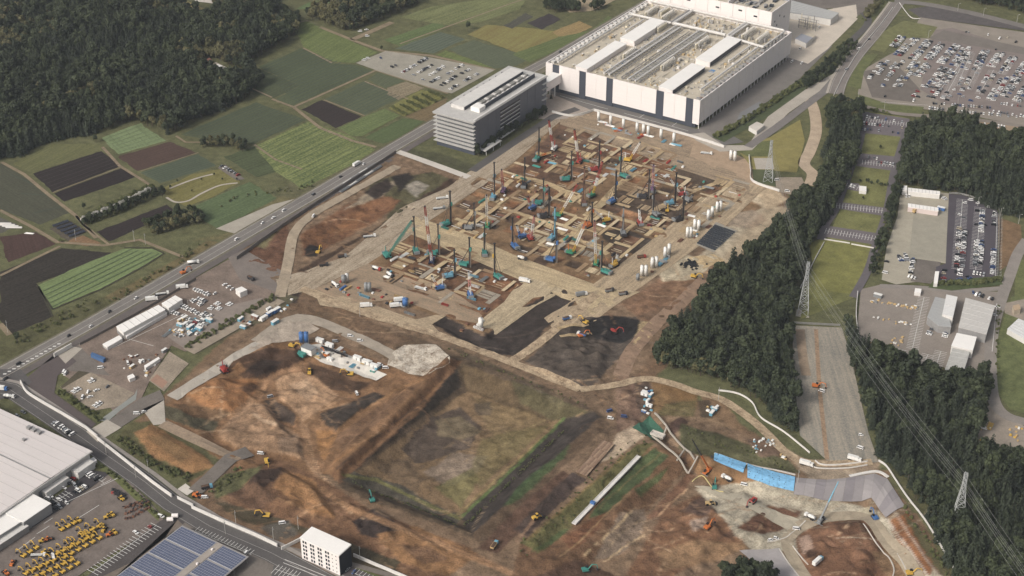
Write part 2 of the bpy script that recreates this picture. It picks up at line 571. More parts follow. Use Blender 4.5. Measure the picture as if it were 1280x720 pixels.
# basin: floor, and dark-soil banks with shade painted in to look sunken
soil('405,592 430,612 592,672 760,520 740,510 580,446 560,444', (94, 76, 58), 1.5)
soil('571,452 748,520 686,530 581,490', (98, 79, 56), 1.0)
soil('640,474 748,520 700,530 650,505', (86, 80, 54), 2, .7)
soil('442,590 574,484 571,456 562,460 414,585', (68, 54, 42), 1.0)  # bank facing the pit: shade put into its soil colour
soil('500,540 574,484 571,456 560,464 520,505', (58, 50, 42), 1.5, .8)
soil('404,588 426,606 560,470 578,452 560,446 500,490', (112, 80, 55), 1.5)
track('413,576 445,545 500,505 542,480', 5, (146, 106, 70), .9)
track('424,596 470,560 520,516 552,478', 4, (128, 92, 62), .8)
track('418,588 470,545 530,500', 2.5, (78, 60, 46), .7)
soil('444,592 582,488 688,528 704,524 576,643', (124, 98, 70), 1.5)
soil('500,560 540,520 575,510 600,535 585,560 545,575 520,580', (78, 66, 58), 2, .85)
soil('545,525 575,520 600,540 575,550 550,545', (132, 114, 84), 2, .5)
soil('530,590 570,565 610,570 600,590 560,610', (128, 112, 98), 3, .6)
soil('470,585 510,570 530,600 520,618', (104, 84, 64), 3, .7)
soil('545,610 590,585 600,598 576,636', (104, 96, 58), 2, .8)
soil('590,495 660,515 690,530 640,560 610,540', (128, 105, 72), 3, .7)
soil('600,548 690,530 600,610 590,590', (110, 98, 60), 3, .6)
soil('590,505 615,503 612,520 595,520', (86, 74, 62), 2, .7)
track('618,552 660,535 682,525', 1.2, (150, 130, 88), .6)
soil('442,590 500,606 574,646 572,660 500,626 426,600', (82, 74, 62), 1)
track('430,594 470,600 520,624 574,648', 4, (112, 106, 60), .8)
soil('576,648 704,524 742,514 752,520 590,668', (66, 57, 51), 1.2)
track('577,646 640,588 704,524', 3.5, (88, 102, 54), .9)
track('570,645 620,600 680,545', 2, (140, 122, 74), .6)
soil('590,668 752,520 765,528 700,588 640,650 605,690', (98, 77, 58), 2)
soil('628,632 650,605 700,568 712,556 706,572 650,625', (66, 82, 48), 2, .85)
# south-western dig
soil('205,508 228,490 283,456 345,425 420,430 505,465 545,478 410,592 300,590 250,560 208,528', (126, 92, 63), 2)
soil('205,506 208,523 264,542 275,525 228,512', (88, 80, 60), 1.5)
soil('214,504 255,509 289,514 275,527 240,520', (98, 73, 50), 1.5)
soil('228,492 269,473 322,475 317,495 289,514 255,509', (140, 96, 60), 2)
soil('300,484 312,478 322,484 312,493', (94, 66, 46), 2)
soil('240,492 262,484 275,494 255,502', (152, 108, 70), 2.5, .7)
soil('283,456 333,434 378,437 380,450 355,462 330,473 305,473', (80, 58, 43), 1.2)
soil('305,463 330,450 352,452 345,464 318,470', (58, 45, 37), 1.5)  # shaded face of the mound, painted darker
soil('290,462 300,452 308,462 298,470', (120, 86, 56), 1.5)  # sunlit face of the mound, painted lighter
soil('385,452 410,462 440,476 466,480 440,492 412,486 392,470', (84, 62, 46), 2)
soil('344,473 378,464 411,484 422,495 400,512 378,528 367,512 350,498', (160, 124, 92), 2)
soil('360,480 385,474 400,490 385,500', (170, 138, 108), 3, .6)
track('325,498 333,475 355,463 380,460', 5, (150, 112, 80), .9)
track('330,498 338,478 358,467', 1.5, (100, 74, 54), .8)
soil('330,500 344,498 369,517 367,531 347,523', (76, 62, 52), 1)
soil('269,542 311,503 333,503 355,531 378,550 380,573 339,564 292,559', (140, 108, 80), 1.5)
track('318,518 330,526 345,530', 4, (178, 148, 118), .7, 2)
track('300,545 320,552 350,550', 3, (158, 124, 94), .5, 2)
soil('345,548 372,542 378,565 350,566', (124, 100, 80), 2, .7)
soil('400,517 467,491 480,494 422,538 405,531', (66, 56, 48), 1.2)
track('402,524 440,504 474,494', 1.2, (96, 78, 62), .7)
soil('394,537 422,542 406,576 397,559', (152, 108, 67), 1.2)
track('415,545 450,516 494,488 530,474', 3, (142, 104, 69), .9)
soil('420,546 480,502 510,486 530,478 470,530 428,566', (114, 84, 60), 1.5)
track('417,577 460,548 500,520', 3, (140, 101, 66), .8)
for o in (0, 3.5, 7):
    track([(376 + o, 530), (379 + o, 548), (384 + o, 570), (395 + o, 594), (414 + o, 612)], 1.6, (172, 136, 102), .8)
track('380,540 384,570 400,606 440,634 520,666 600,698 640,718', 8, (150, 112, 80), .75, 2)
track('425,500 400,514 384,530 378,545', 3, (150, 114, 82), .8)
track('345,564 378,572 396,592', 3, (166, 130, 98), .7)
soil('268,618 305,584 345,575 395,594 470,640 590,684 560,724 480,724 330,650', (114, 82, 58), 2)
soil('305,610 319,587 352,584 345,600 325,612', (68, 51, 41), 1.2)
soil('340,608 356,587 390,598 402,614 420,648 385,640', (144, 103, 66), 1.5)
track('350,612 380,624 410,645', 1.5, (112, 80, 56), .8)
track('345,622 375,634 400,650', 1.5, (164, 124, 86), .6)
soil('440,652 468,636 492,650 500,662 478,676 452,668', (66, 53, 47), 1.2)
soil('468,668 520,657 600,692 560,722 500,702', (132, 95, 62), 2)
soil('500,682 540,682 560,700 530,706', (104, 76, 56), 2, .7)
track('402,612 440,636 520,668 612,706', 7, (152, 113, 79), .8, 1.5)
for o in (-2, 1.5):
    track([(420, 622 + o), (470, 646 + o), (540, 674 + o), (610, 702 + o)], 1.2, (116, 84, 60), .7)
soil('268,625 330,642 420,672 500,702 490,724 440,702 380,667 300,652', (78, 68, 50), 1.5)
soil('276,614 320,602 345,620 322,640', (102, 75, 56), 2)
soil('324,660 360,650 372,668 345,676', (96, 88, 78), 2)
# tongue by the gate
soil('148,545 160,530 205,525 275,575 240,602 160,565', (92, 88, 58), 1.5)
soil('168,540 188,530 255,570 270,582 238,592 190,570', (142, 106, 70), 2)
soil('185,545 210,545 240,570 225,578', (124, 98, 66), 2, 0.7)
soil('268,600 290,590 330,580 300,610 270,625', (96, 92, 60), 2)
# central strip: grassy banks, strips of bare soil
soil('640,722 651,678 732,612 795,556 840,560 870,572 800,650 720,722', (112, 82, 58), 2)
soil('651,678 732,612 795,556 818,553 801,570 723,650 673,692', (97, 90, 54), 1.2)
track('660,674 720,622 785,566', 3, (124, 101, 63), .8)
soil('664,690 700,662 712,660 690,680', (76, 84, 50), 1.5)
soil('732,650 800,572 818,560 836,570 760,640', (72, 80, 49), 1.5)
track('748,636 800,588 828,566', 2, (108, 94, 60), .8)
soil('795,612 829,587 838,580 820,604 800,622', (80, 84, 50), 1.5)
soil('700,672 757,640 745,664 715,690', (110, 73, 49), 1.5)
soil('600,684 640,640 705,588 716,596 660,655 622,692', (98, 72, 56), 2)
soil('640,662 715,590 735,598 690,640 660,670', (76, 61, 53), 1.5)
track('646,676 668,650', 4, (146, 112, 86), .7)
soil('742,700 773,642 807,637 804,664 779,692', (122, 102, 84), 1.2)
track('730,694 762,666 793,635', 2, (186, 156, 116), .85)
track('756,702 785,680 804,670', 2, (184, 154, 116), .85)
track('748,697 775,668 800,650', 1.2, (160, 134, 104), .7)
track('700,696 725,676 760,640 790,615', 2, (150, 120, 84), .7)
soil('806,650 862,590 870,596 830,645', (118, 84, 62), 1.5)
track('822,645 840,628 860,611', 2, (180, 142, 106), .8)
soil('660,724 720,700 780,724', (88, 64, 49), 2)
soil('775,480 800,470 812,500 795,530 770,540', (112, 86, 70), 2)
soil('770,545 790,530 805,545 770,572 750,578', (172, 148, 122), 2)
track('782,450 776,480 782,530', 16, (130, 102, 82), 0.8, 4)
soil('790,470 812,478 818,512 800,520', (88, 70, 58), 2)
soil('815,478 872,490 868,518 815,515', (128, 98, 64), 2)
soil('830,505 870,500 868,520 820,520', (104, 90, 58), 3)
soil('836,530 850,520 862,528 838,548', (78, 58, 48), 1.5)
soil('850,530 905,545 985,575 1000,592 920,585 850,560', (82, 78, 52), 2)
soil('876,494 905,502 930,540 900,532 874,524', (130, 104, 78), 2)
soil('870,500 886,500 890,522 876,520', (86, 72, 56), 1.5)
soil('930,548 965,548 985,565 950,572', (112, 88, 70), 2)
soil('975,555 1005,575 1100,575 1095,600 1010,600', (148, 128, 106), 2)
soil('858,580 880,568 905,580 1000,630 960,640 880,600', (132, 98, 66), 2)
# lower earthworks
soil('780,722 800,690 830,640 880,615 960,640 1000,640 980,665 900,690 840,722', (118, 84, 60), 3)
soil('850,640 880,618 900,625 880,645', (92, 70, 58), 3)
soil('930,650 1005,645 960,665 900,672', (96, 70, 54), 3)
soil('860,650 885,645 880,660 866,664', (150, 126, 108), 2)
soil('820,690 870,675 940,680 900,700 830,715', (138, 106, 76), 4)
soil('955,600 1000,612 1100,640 1180,722 1090,722 1060,690 940,690 905,650 870,612', (164, 150, 128), 2)
soil('960,632 1005,640 985,660 955,668 920,660', (104, 72, 54), 2)
soil('992,672 1030,650 1078,644 1110,680 1118,722 1010,722', (118, 83, 60), 1.5)
soil('1040,650 1075,648 1085,665 1050,670', (92, 64, 46), 2)
soil('1110,650 1135,640 1170,700 1160,722 1130,690', (134, 88, 56), 2)
soil('1128,640 1145,655 1195,722 1180,722 1150,680', (96, 90, 62), 1.5)
soil('1090,690 1130,680 1160,722 1110,722', (138, 106, 76), 2)
track('1108,648 1125,672 1150,705 1162,724', 3, (172, 158, 142), .85)
track('1118,640 1140,672 1175,722', 2, (168, 152, 136), .8)
track('1128,690 1140,712 1146,724', 2, (186, 174, 158), .8)
soil('996,674 1012,668 1018,690 1006,694', (170, 140, 120), 1.5, .8)
soil('1008,690 1020,686 1024,698 1012,702', (84, 60, 46), 1.5)
soil('1066,640 1090,632 1084,646 1070,648', (176, 160, 132), 2, .8)
# loading area near the forest, east side of the piling ground
soil('868,330 900,290 960,255 985,260 990,285 940,310 910,330', (168, 150, 124), 2)
soil('925,245 965,228 985,250 960,262', (184, 162, 132), 2)
soil('905,270 940,262 960,275 940,285 910,282', (150, 130, 108), 2)
soil('820,335 858,318 890,325 875,348 830,352', (172, 154, 126), 2)
# shrubby verges
soil('130,372 200,335 262,300 290,312 220,350 160,382', (110, 98, 66), 2)
soil('0,412 60,395 130,372 150,380 90,420 0,455', (92, 90, 60), 3)
soil('240,300 300,300 330,310 380,250 350,245 285,290', (112, 104, 70), 3, 0.8)
soil('260,430 350,365 372,372 345,392 240,445', (96, 88, 66), 2)
soil('1130,560 1160,640 1140,640 1110,600', (94, 92, 62), 2)
soil('1000,120 1060,115 1070,150 1030,200 1000,220', (100, 100, 66), 3)

# foundation pits of the piling ground, lined up on the building grid; plate strips run between them
BLK = ['545,283 640,210 665,215 690,232 640,262 600,300', '665,205 720,152 790,180 860,205 830,225 760,228 730,245', '690,232 745,260 830,292 800,312 740,350 660,320 640,300 640,262', '830,225 905,225 940,240 870,300 800,290 760,262',
       '505,300 560,312 640,346 655,350 600,400 500,370 460,345', '745,262 775,230 830,225 850,250 800,282']
_bw = [wp(t_) for t_ in BLK]
def in_block(x, y):
    return any(bool(pip(np.array(x), np.array(y), w_)) for w_ in _bw)
CELLS = []
_q = random.Random(12)
for i in range(-8, 8):
    for j in range(-5, 18):
        cx, cy = i * 17.0 + 6 + _q.uniform(-1.5, 1.5), j * 20.0 + _q.uniform(-2, 2)
        if not in_block(cx, cy):
            continue
        CELLS.append((cx, cy, _q.random()))
        if CELLS[-1][2] > .72:
            continue
        w_, h_ = _q.choice([12.5, 12.5, 9, 29]), _q.choice([15, 15, 11, 8])
        rect = [(cx - w_ / 2, cy - h_ / 2), (cx + w_ / 2, cy - h_ / 2), (cx + w_ / 2, cy + h_ / 2), (cx - w_ / 2, cy + h_ / 2)]
        m_ = (np.abs(XX - cx) < 20) & (np.abs(YY - cy) < 14)
        d = sdist(XX[m_], YY[m_], rect)
        HH[m_] -= 1.2 * np.clip(d / 1.6, 0, 1)
        a = np.clip(d / 1.2 + .5, 0, 1)[..., None] * .9
        SOIL[m_] = SOIL[m_] * (1 - a) + np.array(lin(*_q.choice(((128, 86, 57), (108, 76, 55), (138, 98, 66), (74, 59, 48), (120, 84, 60), (96, 72, 56))))) * a
# wheel tracks wandering over the works
def wander(cx, cy, sx, sy, n, seed, cols, wd=(.5, .9), seg=14, st=5.0):
    r = random.Random(seed)
    for _ in range(n):
        x, y = r.gauss(cx, sx), r.gauss(cy, sy)
        an = r.uniform(0, 6.28)
        bend = r.gauss(0, .12)
        pts = []
        for _k in range(seg):
            pts.append((x, y))
            an += bend + r.gauss(0, .08)
            x += math.cos(an) * st; y += math.sin(an) * st * .6
        c = r.choice(cols); w = r.uniform(*wd)
        track(pts, w, c, r.uniform(.3, .6), .6)
        track([(a + 2.2, b + .6) for a, b in pts], w, c, r.uniform(.3, .5), .6)
LT, DK = [(168, 132, 98), (180, 148, 114), (150, 112, 80)], [(84, 62, 47), (96, 72, 54)]
wander(340, 510, 45, 26, 30, 1, LT + DK)
wander(430, 520, 38, 18, 10, 2, LT + DK)
wander(430, 650, 70, 20, 22, 3, LT + DK)
wander(850, 660, 60, 24, 30, 4, LT + DK)
wander(1055, 690, 28, 20, 18, 5, LT + DK)
wander(420, 290, 30, 18, 16, 7, LT + DK)
wander(700, 440, 40, 22, 20, 8, [(104, 90, 78), (64, 54, 48), (112, 96, 82)])
wander(610, 420, 40, 14, 12, 9, [(92, 78, 66), (54, 46, 42)])
wander(560, 555, 34, 22, 14, 10, [(142, 116, 86), (84, 70, 58)], (.4, .7))
wander(820, 375, 30, 14, 14, 11, LT + DK)
wander(780, 500, 16, 24, 14, 12, LT + DK)
wander(430, 400, 40, 14, 12, 13, LT + DK)
wander(1040, 640, 60, 18, 24, 14, [(180, 164, 138), (140, 122, 98), (150, 134, 112)])
# mottling of bare earth
_sm = np.clip(sdist(XX, YY, SITE) / 6.0, 0, 1)[..., None]
_f1, _f2, _f3 = fbm(XX, YY, 24, 201), fbm(XX, YY, 9, 202), fbm(XX, YY, 3.2, 203, 3)
_pa = (np.clip((_f1 + .35 * _f2 - .22) * 4, 0, 1) * .34)[..., None] * _sm
SOIL = SOIL * (1 - _pa) + SOIL * .62 * _pa
_pb = (np.clip((-_f1 + .4 * _f2 - .24) * 4, 0, 1) * .30)[..., None] * _sm
SOIL = SOIL * (1 - _pb) + np.minimum(SOIL * 1.4 + .01, .9) * _pb
SOIL = SOIL * (1 + (.2 * _f2 + .3 * _f3)[..., None] * (.45 + .55 * _sm))
SOIL = SOIL * (1 + _sm * np.array([.09, .15, .2]))
SOIL = np.clip(SOIL, .004, .9)

ground_me = bpy.data.meshes.new('ground')
nx, ny = len(GX), len(GY)
_idx = np.arange(nx * ny).reshape(nx, ny)
_quads = np.stack([_idx[:-1, :-1], _idx[1:, :-1], _idx[1:, 1:], _idx[:-1, 1:]], -1).reshape(-1, 4)
ground_me.vertices.add(nx * ny)
ground_me.vertices.foreach_set('co', np.stack([XX, YY, HH], -1).ravel())
ground_me.loops.add(len(_quads) * 4)
ground_me.loops.foreach_set('vertex_index', _quads.ravel())
ground_me.polygons.add(len(_quads))
ground_me.polygons.foreach_set('loop_start', np.arange(len(_quads)) * 4)
ground_me.polygons.foreach_set('loop_total', np.full(len(_quads), 4))
ground_me.polygons.foreach_set('use_smooth', np.ones(len(_quads), bool))
ground_me.update()
_ca = ground_me.attributes.new('soil', 'FLOAT_COLOR', 'POINT')
_ca.data.foreach_set('color', np.concatenate([SOIL, np.ones(SOIL.shape[:2] + (1,))], -1).ravel())
ground_me.materials.append(attr_mat('soil_and_grass', 'soil', 0.34, 7.0, 1.1, bump=0.9))
ground = link('ground', ground_me)
tag(ground, 'bare earth and rough grass of the whole plain', None, None, 'structure')
# ---------------------------------------------------------------- fields, yards, roads: thin sheets over the ground
def sheet(name, pts, z, m, kind='structure', drape=0, label=None):
    """pts: world xy outline. drape > 0 follows the terrain with that spacing"""
    me = bpy.data.meshes.new(name)
    if not drape:
        a = sum(pts[i][0] * pts[(i + 1) % len(pts)][1] - pts[(i + 1) % len(pts)][0] * pts[i][1] for i in range(len(pts)))
        if a < 0:
            pts = pts[::-1]
        me.from_pydata([(x, y, z) for x, y in pts], [], [list(range(len(pts)))])
    else:
        n = len(pts)
        ring = []
        for i in range(n):
            x0, y0 = pts[i]
            x1, y1 = pts[(i + 1) % n]
            k = max(1, int(math.hypot(x1 - x0, y1 - y0) / drape))
            ring += [(x0 + (x1 - x0) * t / k, y0 + (y1 - y0) * t / k) for t in range(k)]
        xs, ys = [p[0] for p in ring], [p[1] for p in ring]
        gx, gy = np.meshgrid(np.arange(min(xs), max(xs), drape) + 0.13, np.arange(min(ys), max(ys), drape) + 0.17)
        gx, gy = gx.ravel(), gy.ravel()
        ok = sdist(gx, gy, ring) > drape * 0.4
        vs = [Vector(p) for p in ring] + [Vector((a, b)) for a, b in zip(gx[ok], gy[ok])]
        r = delaunay_2d_cdt(vs, [], [list(range(len(ring)))], 1, 1e-4)
        me.from_pydata([(v.x, v.y, hz(v.x, v.y) + z) for v in r[0]], [], [list(f) for f in r[2]])
    me.materials.append(m)
    me.update()
    o = link(name, me)
    tag(o, label, None, None, kind)
    if me.polygons and me.polygons[0].normal.z < 0:
        me.flip_normals()
    return o

def psheet(name, s, z, m, **k):
    return sheet(name, wp(s), z, m, **k)

_fz = 0
def field(s, rgb, var=0.14, across=1.6, along=60.0, rgb2=None, name='crop_field', z=None, bump=0.0):
    global _fz
    _fz += 1
    p = wp(s)
    ang = math.degrees(math.atan2(p[1][1] - p[0][1], p[1][0] - p[0][0]))
    jag = []
    for (x0, y0), (x1, y1) in zip(p, p[1:] + p[:1]):
        k = max(1, int(math.hypot(x1 - x0, y1 - y0) / 5))
        jag += [(x0 + (x1 - x0) * t / k + RNG.normal() * .45, y0 + (y1 - y0) * t / k + RNG.normal() * .45) for t in range(k)]
    p = jag
    var = var * 1.45
    m = mat('field_soil_%d' % _fz, rgb, var, streak=(ang, along, across), rgb2=rgb2, rough=0.95, fine=2.0, bump=bump, spec=0.1)
    return sheet(name, p, 0.05 + 0.004 * _fz if z is None else z, m)

def ribbon_pts(line, w, off=0.0):
    L, R, n = [], [], len(line)
    for i in range(n):
        a = Vector(line[max(i - 1, 0)])
        b = Vector(line[i])
        c = Vector(line[min(i + 1, n - 1)])
        d1 = (b - a).normalized() if i > 0 else (c - b).normalized()
        d2 = (c - b).normalized() if i < n - 1 else d1
        t = (d1 + d2).normalized()
        nrm = Vector((-t.y, t.x))
        k = 1.0 / max(0.5, nrm.dot(Vector((-d1.y, d1.x))))
        L.append(tuple(b + nrm * (off + w / 2) * k))
        R.append(tuple(b + nrm * (off - w / 2) * k))
    return L, R

def curve(pts, n=6):
    """Catmull-Rom through points"""
    out = []
    q = [pts[0]] + list(pts) + [pts[-1]]
    for i in range(1, len(q) - 2):
        a, b, c, d = (Vector(v) for v in q[i - 1:i + 3])
        for k in range(n):
            t = k / n
            out.append(tuple(0.5 * ((2 * b) + (c - a) * t + (2 * a - 5 * b + 4 * c - d) * t * t + (3 * b - a - 3 * c + d) * t ** 3)))
    out.append(tuple(pts[-1]))
    return out

def ribbon(name, line, w, z, m, off=0.0, drape=False, kind='structure', step=8.0):
    ln = [line[0]]
    for a, b in zip(line[:-1], line[1:]):
        k = max(1, int(math.hypot(b[0] - a[0], b[1] - a[1]) / step)) if drape else 1
        for t in range(1, k + 1):
            ln.append((a[0] + (b[0] - a[0]) * t / k, a[1] + (b[1] - a[1]) * t / k))
    L, R = ribbon_pts(ln, w, off)
    M = [((a[0] + b[0]) / 2, (a[1] + b[1]) / 2) for a, b in zip(L, R)]
    f = (lambda x, y: hz(x, y) + z) if drape else (lambda x, y: z)
    vs, fs = [], []
    for a, c, b in zip(L, M, R):
        vs += [(*a, f(*a)), (*c, f(*c)), (*b, f(*b))]
    for i in range(len(L) - 1):
        k = 3 * i
        fs += [(k + 1, k + 4, k + 3, k), (k + 2, k + 5, k + 4, k + 1)]
    me = bpy.data.meshes.new(name)
    me.from_pydata(vs, [], fs)
    if me.polygons[0].normal.z < 0:
        me.flip_normals()
    me.materials.append(m)
    return tag(link(name, me), None, None, None, kind)

def lines_mesh(name, segs, w, z, m, label=None, drape=False):
    """painted lines: list of (p, q) world segments, one flat mesh of kind stuff"""
    vs, fs = [], []
    for (x0, y0), (x1, y1) in segs:
        d = Vector((x1 - x0, y1 - y0))
        if d.length < 1e-3:
            continue
        n = Vector((-d.y, d.x)).normalized() * (w / 2)
        k = len(vs)
        for X, Y in ((x0 - n.x, y0 - n.y), (x0 + n.x, y0 + n.y), (x1 + n.x, y1 + n.y), (x1 - n.x, y1 - n.y)):
            vs.append((X, Y, z + (hz(X, Y) if drape else 0)))
        fs.append((k + 3, k + 2, k + 1, k))
    me = bpy.data.meshes.new(name)
    me.from_pydata(vs, [], fs)
    if me.polygons and me.polygons[0].normal.z < 0:
        me.flip_normals()
    me.materials.append(m)
    return tag(link(name, me), label, None, None, 'structure')

ASPHALT = mat('asphalt', (92, 88, 86), 0.14, 20, 0.8)
ASPHALT_NEW = mat('fresh_asphalt', (70, 66, 68), 0.12, 25, 0.75)
ASPHALT_OLD = mat('worn_asphalt', (116, 108, 100), 0.16, 14, 0.88)
CONCRETE = mat('concrete', (172, 163, 150), 0.1, 18, 0.9)
CONCRETE_PALE = mat('pale_concrete', (196, 188, 177), 0.08, 18, 0.9)
GRAVEL = mat('gravel', (152, 146, 132), 0.12, 16, 0.95, fine=1.0)
GRAVEL_WARM = mat('warm_gravel', (150, 136, 118), 0.22, 16, 0.95, fine=1.0)
DIRT_ROAD = mat('beaten_earth', (160, 136, 108), 0.3, 6, 0.95, rgb2=(168, 148, 120))
PLATE_ROAD = mat('steel_plate_road', (158, 138, 112), 0.3, 6, 0.9, rgb2=(160, 146, 126), streak=(90, 26, 2.6))
PALE_PLATE = mat('pale_plate_road', (178, 154, 116), 0.26, 5, 0.85)
TRACK = mat('farm_track', (136, 120, 96), 0.18, 10, 0.95)
PAINT = mat('road_paint', (214, 212, 206), 0.06, 3, 0.7)
PAINT_WORN = mat('worn_road_paint', (178, 174, 166), 0.1, 3, 0.8)
GRASS = mat('mown_grass', (100, 104, 62), 0.2, 12, 0.95, fine=1.5)
GRASS_DRY = mat('dry_grass', (126, 118, 70), 0.2, 14, 0.95, fine=1.5)
GRASS_LAWN = mat('lawn_grass', (116, 116, 68), 0.24, 16, 0.95, fine=1.5)

# --- farmland in the north west (each outline starts along its crop rows)
field('41,217 127,189 152,207 66,240', (54, 47, 45), 0.2, 1.3)
field('67,242 155,209 172,221 81,252', (50, 43, 42), 0.2, 1.3)
field('16,205 65,180 125,180 127,188 41,216', (104, 104, 68), 0.15, 2.5)
field('148,193 127,172 175,154 207,176', (118, 132, 92), 0.14, 2.5)
field('172,214 246,191 212,177 147,196', (84, 66, 58), 0.14, 1.6)
field('200,229 271,207 247,192 176,216', (88, 96, 76), 0.12, 1.4)
field('5,205 32,222 87,266 50,281 0,261 0,204', (80, 80, 65), 0.14, 1.6)
field('10,328 0,296 45,290 71,305', (80, 60, 54), 0.16, 1.5)
field('0,340 77,310 139,316 120,328 46,354 66,396 15,418 0,398', (58, 53, 47), 0.25, 2.2)
field('47,357 100,332 155,311 190,311 204,317 180,332 125,361 65,386', (112, 127, 82), 0.14, 2.6)
field('120,290 208,256 221,264 137,302', (55, 47, 46), 0.18, 1.3)
field('62,286 87,276 110,289 85,302', (92, 84, 72), 0.15, 2.0)
field('85,302 104,294 126,304 108,308', (132, 104, 76), 0.18, 3.0)
field('0,271 21,281 5,290 0,292', (96, 92, 84), 0.15, 1.3)
field('205,235 240,218 290,208 300,228 262,248 232,258 208,246', (118, 112, 66), 0.16, 3.0, name='park_lawn')
field('234,262 312,227 346,248 272,286', (90, 104, 70), 0.18, 2.4)
field('318,183 385,152 442,172 470,187 440,206 378,236 345,215', (98, 112, 68), 0.22, 3.0, rgb2=(116, 122, 74))
field('280,196 318,183 345,215 322,222', (80, 88, 60), 0.18, 2.5)
field('225,168 320,128 383,150 318,180 262,176', (84, 90, 66), 0.14, 1.6)
field('322,84 377,60 417,80 445,81 467,89 367,132 344,125 376,107', (84, 91, 66), 0.14, 1.6)
field('303,95 322,85 375,107 342,123 320,117 298,102', (80, 86, 62), 0.14, 1.6)
field('377,137 402,125 452,146 420,160', (58, 50, 47), 0.16, 1.3)
field('405,124 456,101 504,121 456,144', (90, 96, 72), 0.14, 1.5)
field('459,100 472,91 505,101 482,110', (90, 96, 72), 0.14, 1.5)
field('485,110 508,102 530,110 498,125 484,118', (134, 122, 98), 0.2, 3.0)
field('485,135 527,112 557,120 537,132 505,146', (118, 116, 66), 0.22, 2.0)
field('505,146 537,132 560,122 550,148 533,152', (116, 100, 72), 0.18, 3.0)
field('422,160 480,136 500,145 452,170 440,170', (102, 114, 70), 0.18, 2.5)
field('456,172 503,148 530,152 500,172 478,180', (86, 98, 62), 0.15, 2.0)
field('367,35 382,26 402,35 440,52 472,66 442,79 417,77 380,60', (102, 112, 66), 0.18, 3.5)
field('494,61 550,40 582,49 542,67', (96, 104, 86), 0.12, 1.4)
field('560,62 592,50 665,72 645,82 618,86', (92, 98, 76), 0.12, 1.4)
field('545,69 557,63 615,84 600,84', (104, 114, 66), 0.15, 2.5)
field('585,43 608,31 660,35 700,40 692,58 668,72 640,64', (140, 124, 76), 0.2, 5.0, rgb2=(120, 116, 68))
field('659,29 687,17 701,24 677,37', (68, 62, 62), 0.15, 1.5)
field('640,27 657,16 667,21 640,36 628,32', (84, 82, 72), 0.15, 2.0)
field('690,40 724,26 740,34 705,50', (146, 124, 82), 0.15, 3.0)
field('480,50 545,28 560,34 500,58', (96, 110, 68), 0.18, 3.0)
field('500,22 540,8 600,0 660,-4 650,12 600,28 560,32', (112, 116, 76), 0.2, 4.0)
field('370,12 384,4 440,-6 400,10', (100, 118, 76), 0.15, 3.0)
field('218,4 235,2 268,16 262,21 240,16', (136, 124, 82), 0.2, 4.0)
field('236,-4 270,-4 268,5 245,2', (188, 180, 170), 0.1, 6.0, name='bare_yard')
field('640,68 700,46 740,38 760,20 770,24 690,66 662,78', (98, 108, 66), 0.18, 3.0)
field('690,0 730,-6 770,0 740,14 712,16', (158, 142, 116), 0.12, 6.0, name='bare_yard')

# --- farm tracks
for s, w in (('2,203 30,218 60,243 95,270 120,298', 4.5), ('0,263 40,284 72,303 130,307 175,300 230,322', 4.5), ('0,345 30,330 75,308', 4),
             ('128,184 150,208 176,224 200,240', 4), ('318,181 345,200 378,212', 3), ('367,134 400,160 440,176 470,184', 5),
             ('340,124 367,134 470,88 560,117', 4), ('400,34 440,50 478,64 540,70 618,88', 6), ('365,34 372,28 385,26', 3),
             ('379,60 415,79', 3), ('456,102 510,124', 2.5), ('405,125 456,145', 2.5), ('300,104 340,122', 3), ('440,50 490,28', 10),
             ('220,170 232,178 262,178', 3), ('176,214 248,191', 1.5), ('66,241 154,208', 1.5), ('12,419 0,405', 6), ('95,270 105,282 135,305', 3),
             ('500,55 640,4 700,-14', 3)):
    ribbon('farm_track', wp(s), w * .75, 0.27, TRACK)
for s in ('212,236 232,228 250,222 266,218', '208,247 220,253 236,251 252,242 275,232 297,229'):
    ribbon('park_path', curve(wp(s)), 2.2, 0.30, CONCRETE)
psheet('bare_yard', '270,286 340,256 368,249 345,266 300,294', 0.29, mat('dusty_concrete', (164, 156, 142), 0.1, 12))
psheet('car_park', '445,79 482,64 537,72 600,84 618,88 565,117 555,115 470,88', 0.30, GRAVEL)
psheet('car_park', '272,210 282,206 306,224 296,226', 0.29, ASPHALT_OLD)
psheet('bare_yard', '262,82 270,78 303,94 290,96', 0.29, CONCRETE)

# --- highway along the west side of the site
HW = wp('-40,491 0,469 100,414 200,357 320,287 400,241 492,186 545,155 640,101 690,75 815,2 860,-26')
ribbon('road_verge', HW, 24, 0.30, mat('dusty_verge', (112, 106, 88), 0.2, 12), off=-1.5)
ribbon('main_road', HW, 12.5, 0.36, mat('highway_asphalt', (122, 116, 110), 0.12, 18), off=1.5)
lines_mesh('road_markings', [(a, b) for k in (-4.4, 1.5, 7.4) for a, b in zip(*(lambda r: (r[:-1], r[1:]))([((x[0] + y[0]) / 2, (x[1] + y[1]) / 2) for x, y in zip(*ribbon_pts(HW, 0.2, k))]))], 0.35, 0.41, PAINT_WORN)
_L, _R = ribbon_pts(HW, 0.5, 8.2)
for off in (8.2, -5.2):
    L, R = ribbon_pts(HW, 0.4, off)
    b = MB()
    for i in range(len(L) - 1):
        b.hull8([(*L[i], .3), (*R[i], .3), (*R[i + 1], .3), (*L[i + 1], .3)], [(*L[i], .55), (*R[i], .55), (*R[i + 1], .55), (*L[i + 1], .55)])
    tag(b.build('kerb', CONCRETE), None, None, None, 'structure')
ribbon('frontage_road', HW[1:8], 7, 0.34, mat('frontage_asphalt', (104, 96, 92), 0.14, 15), off=-11)

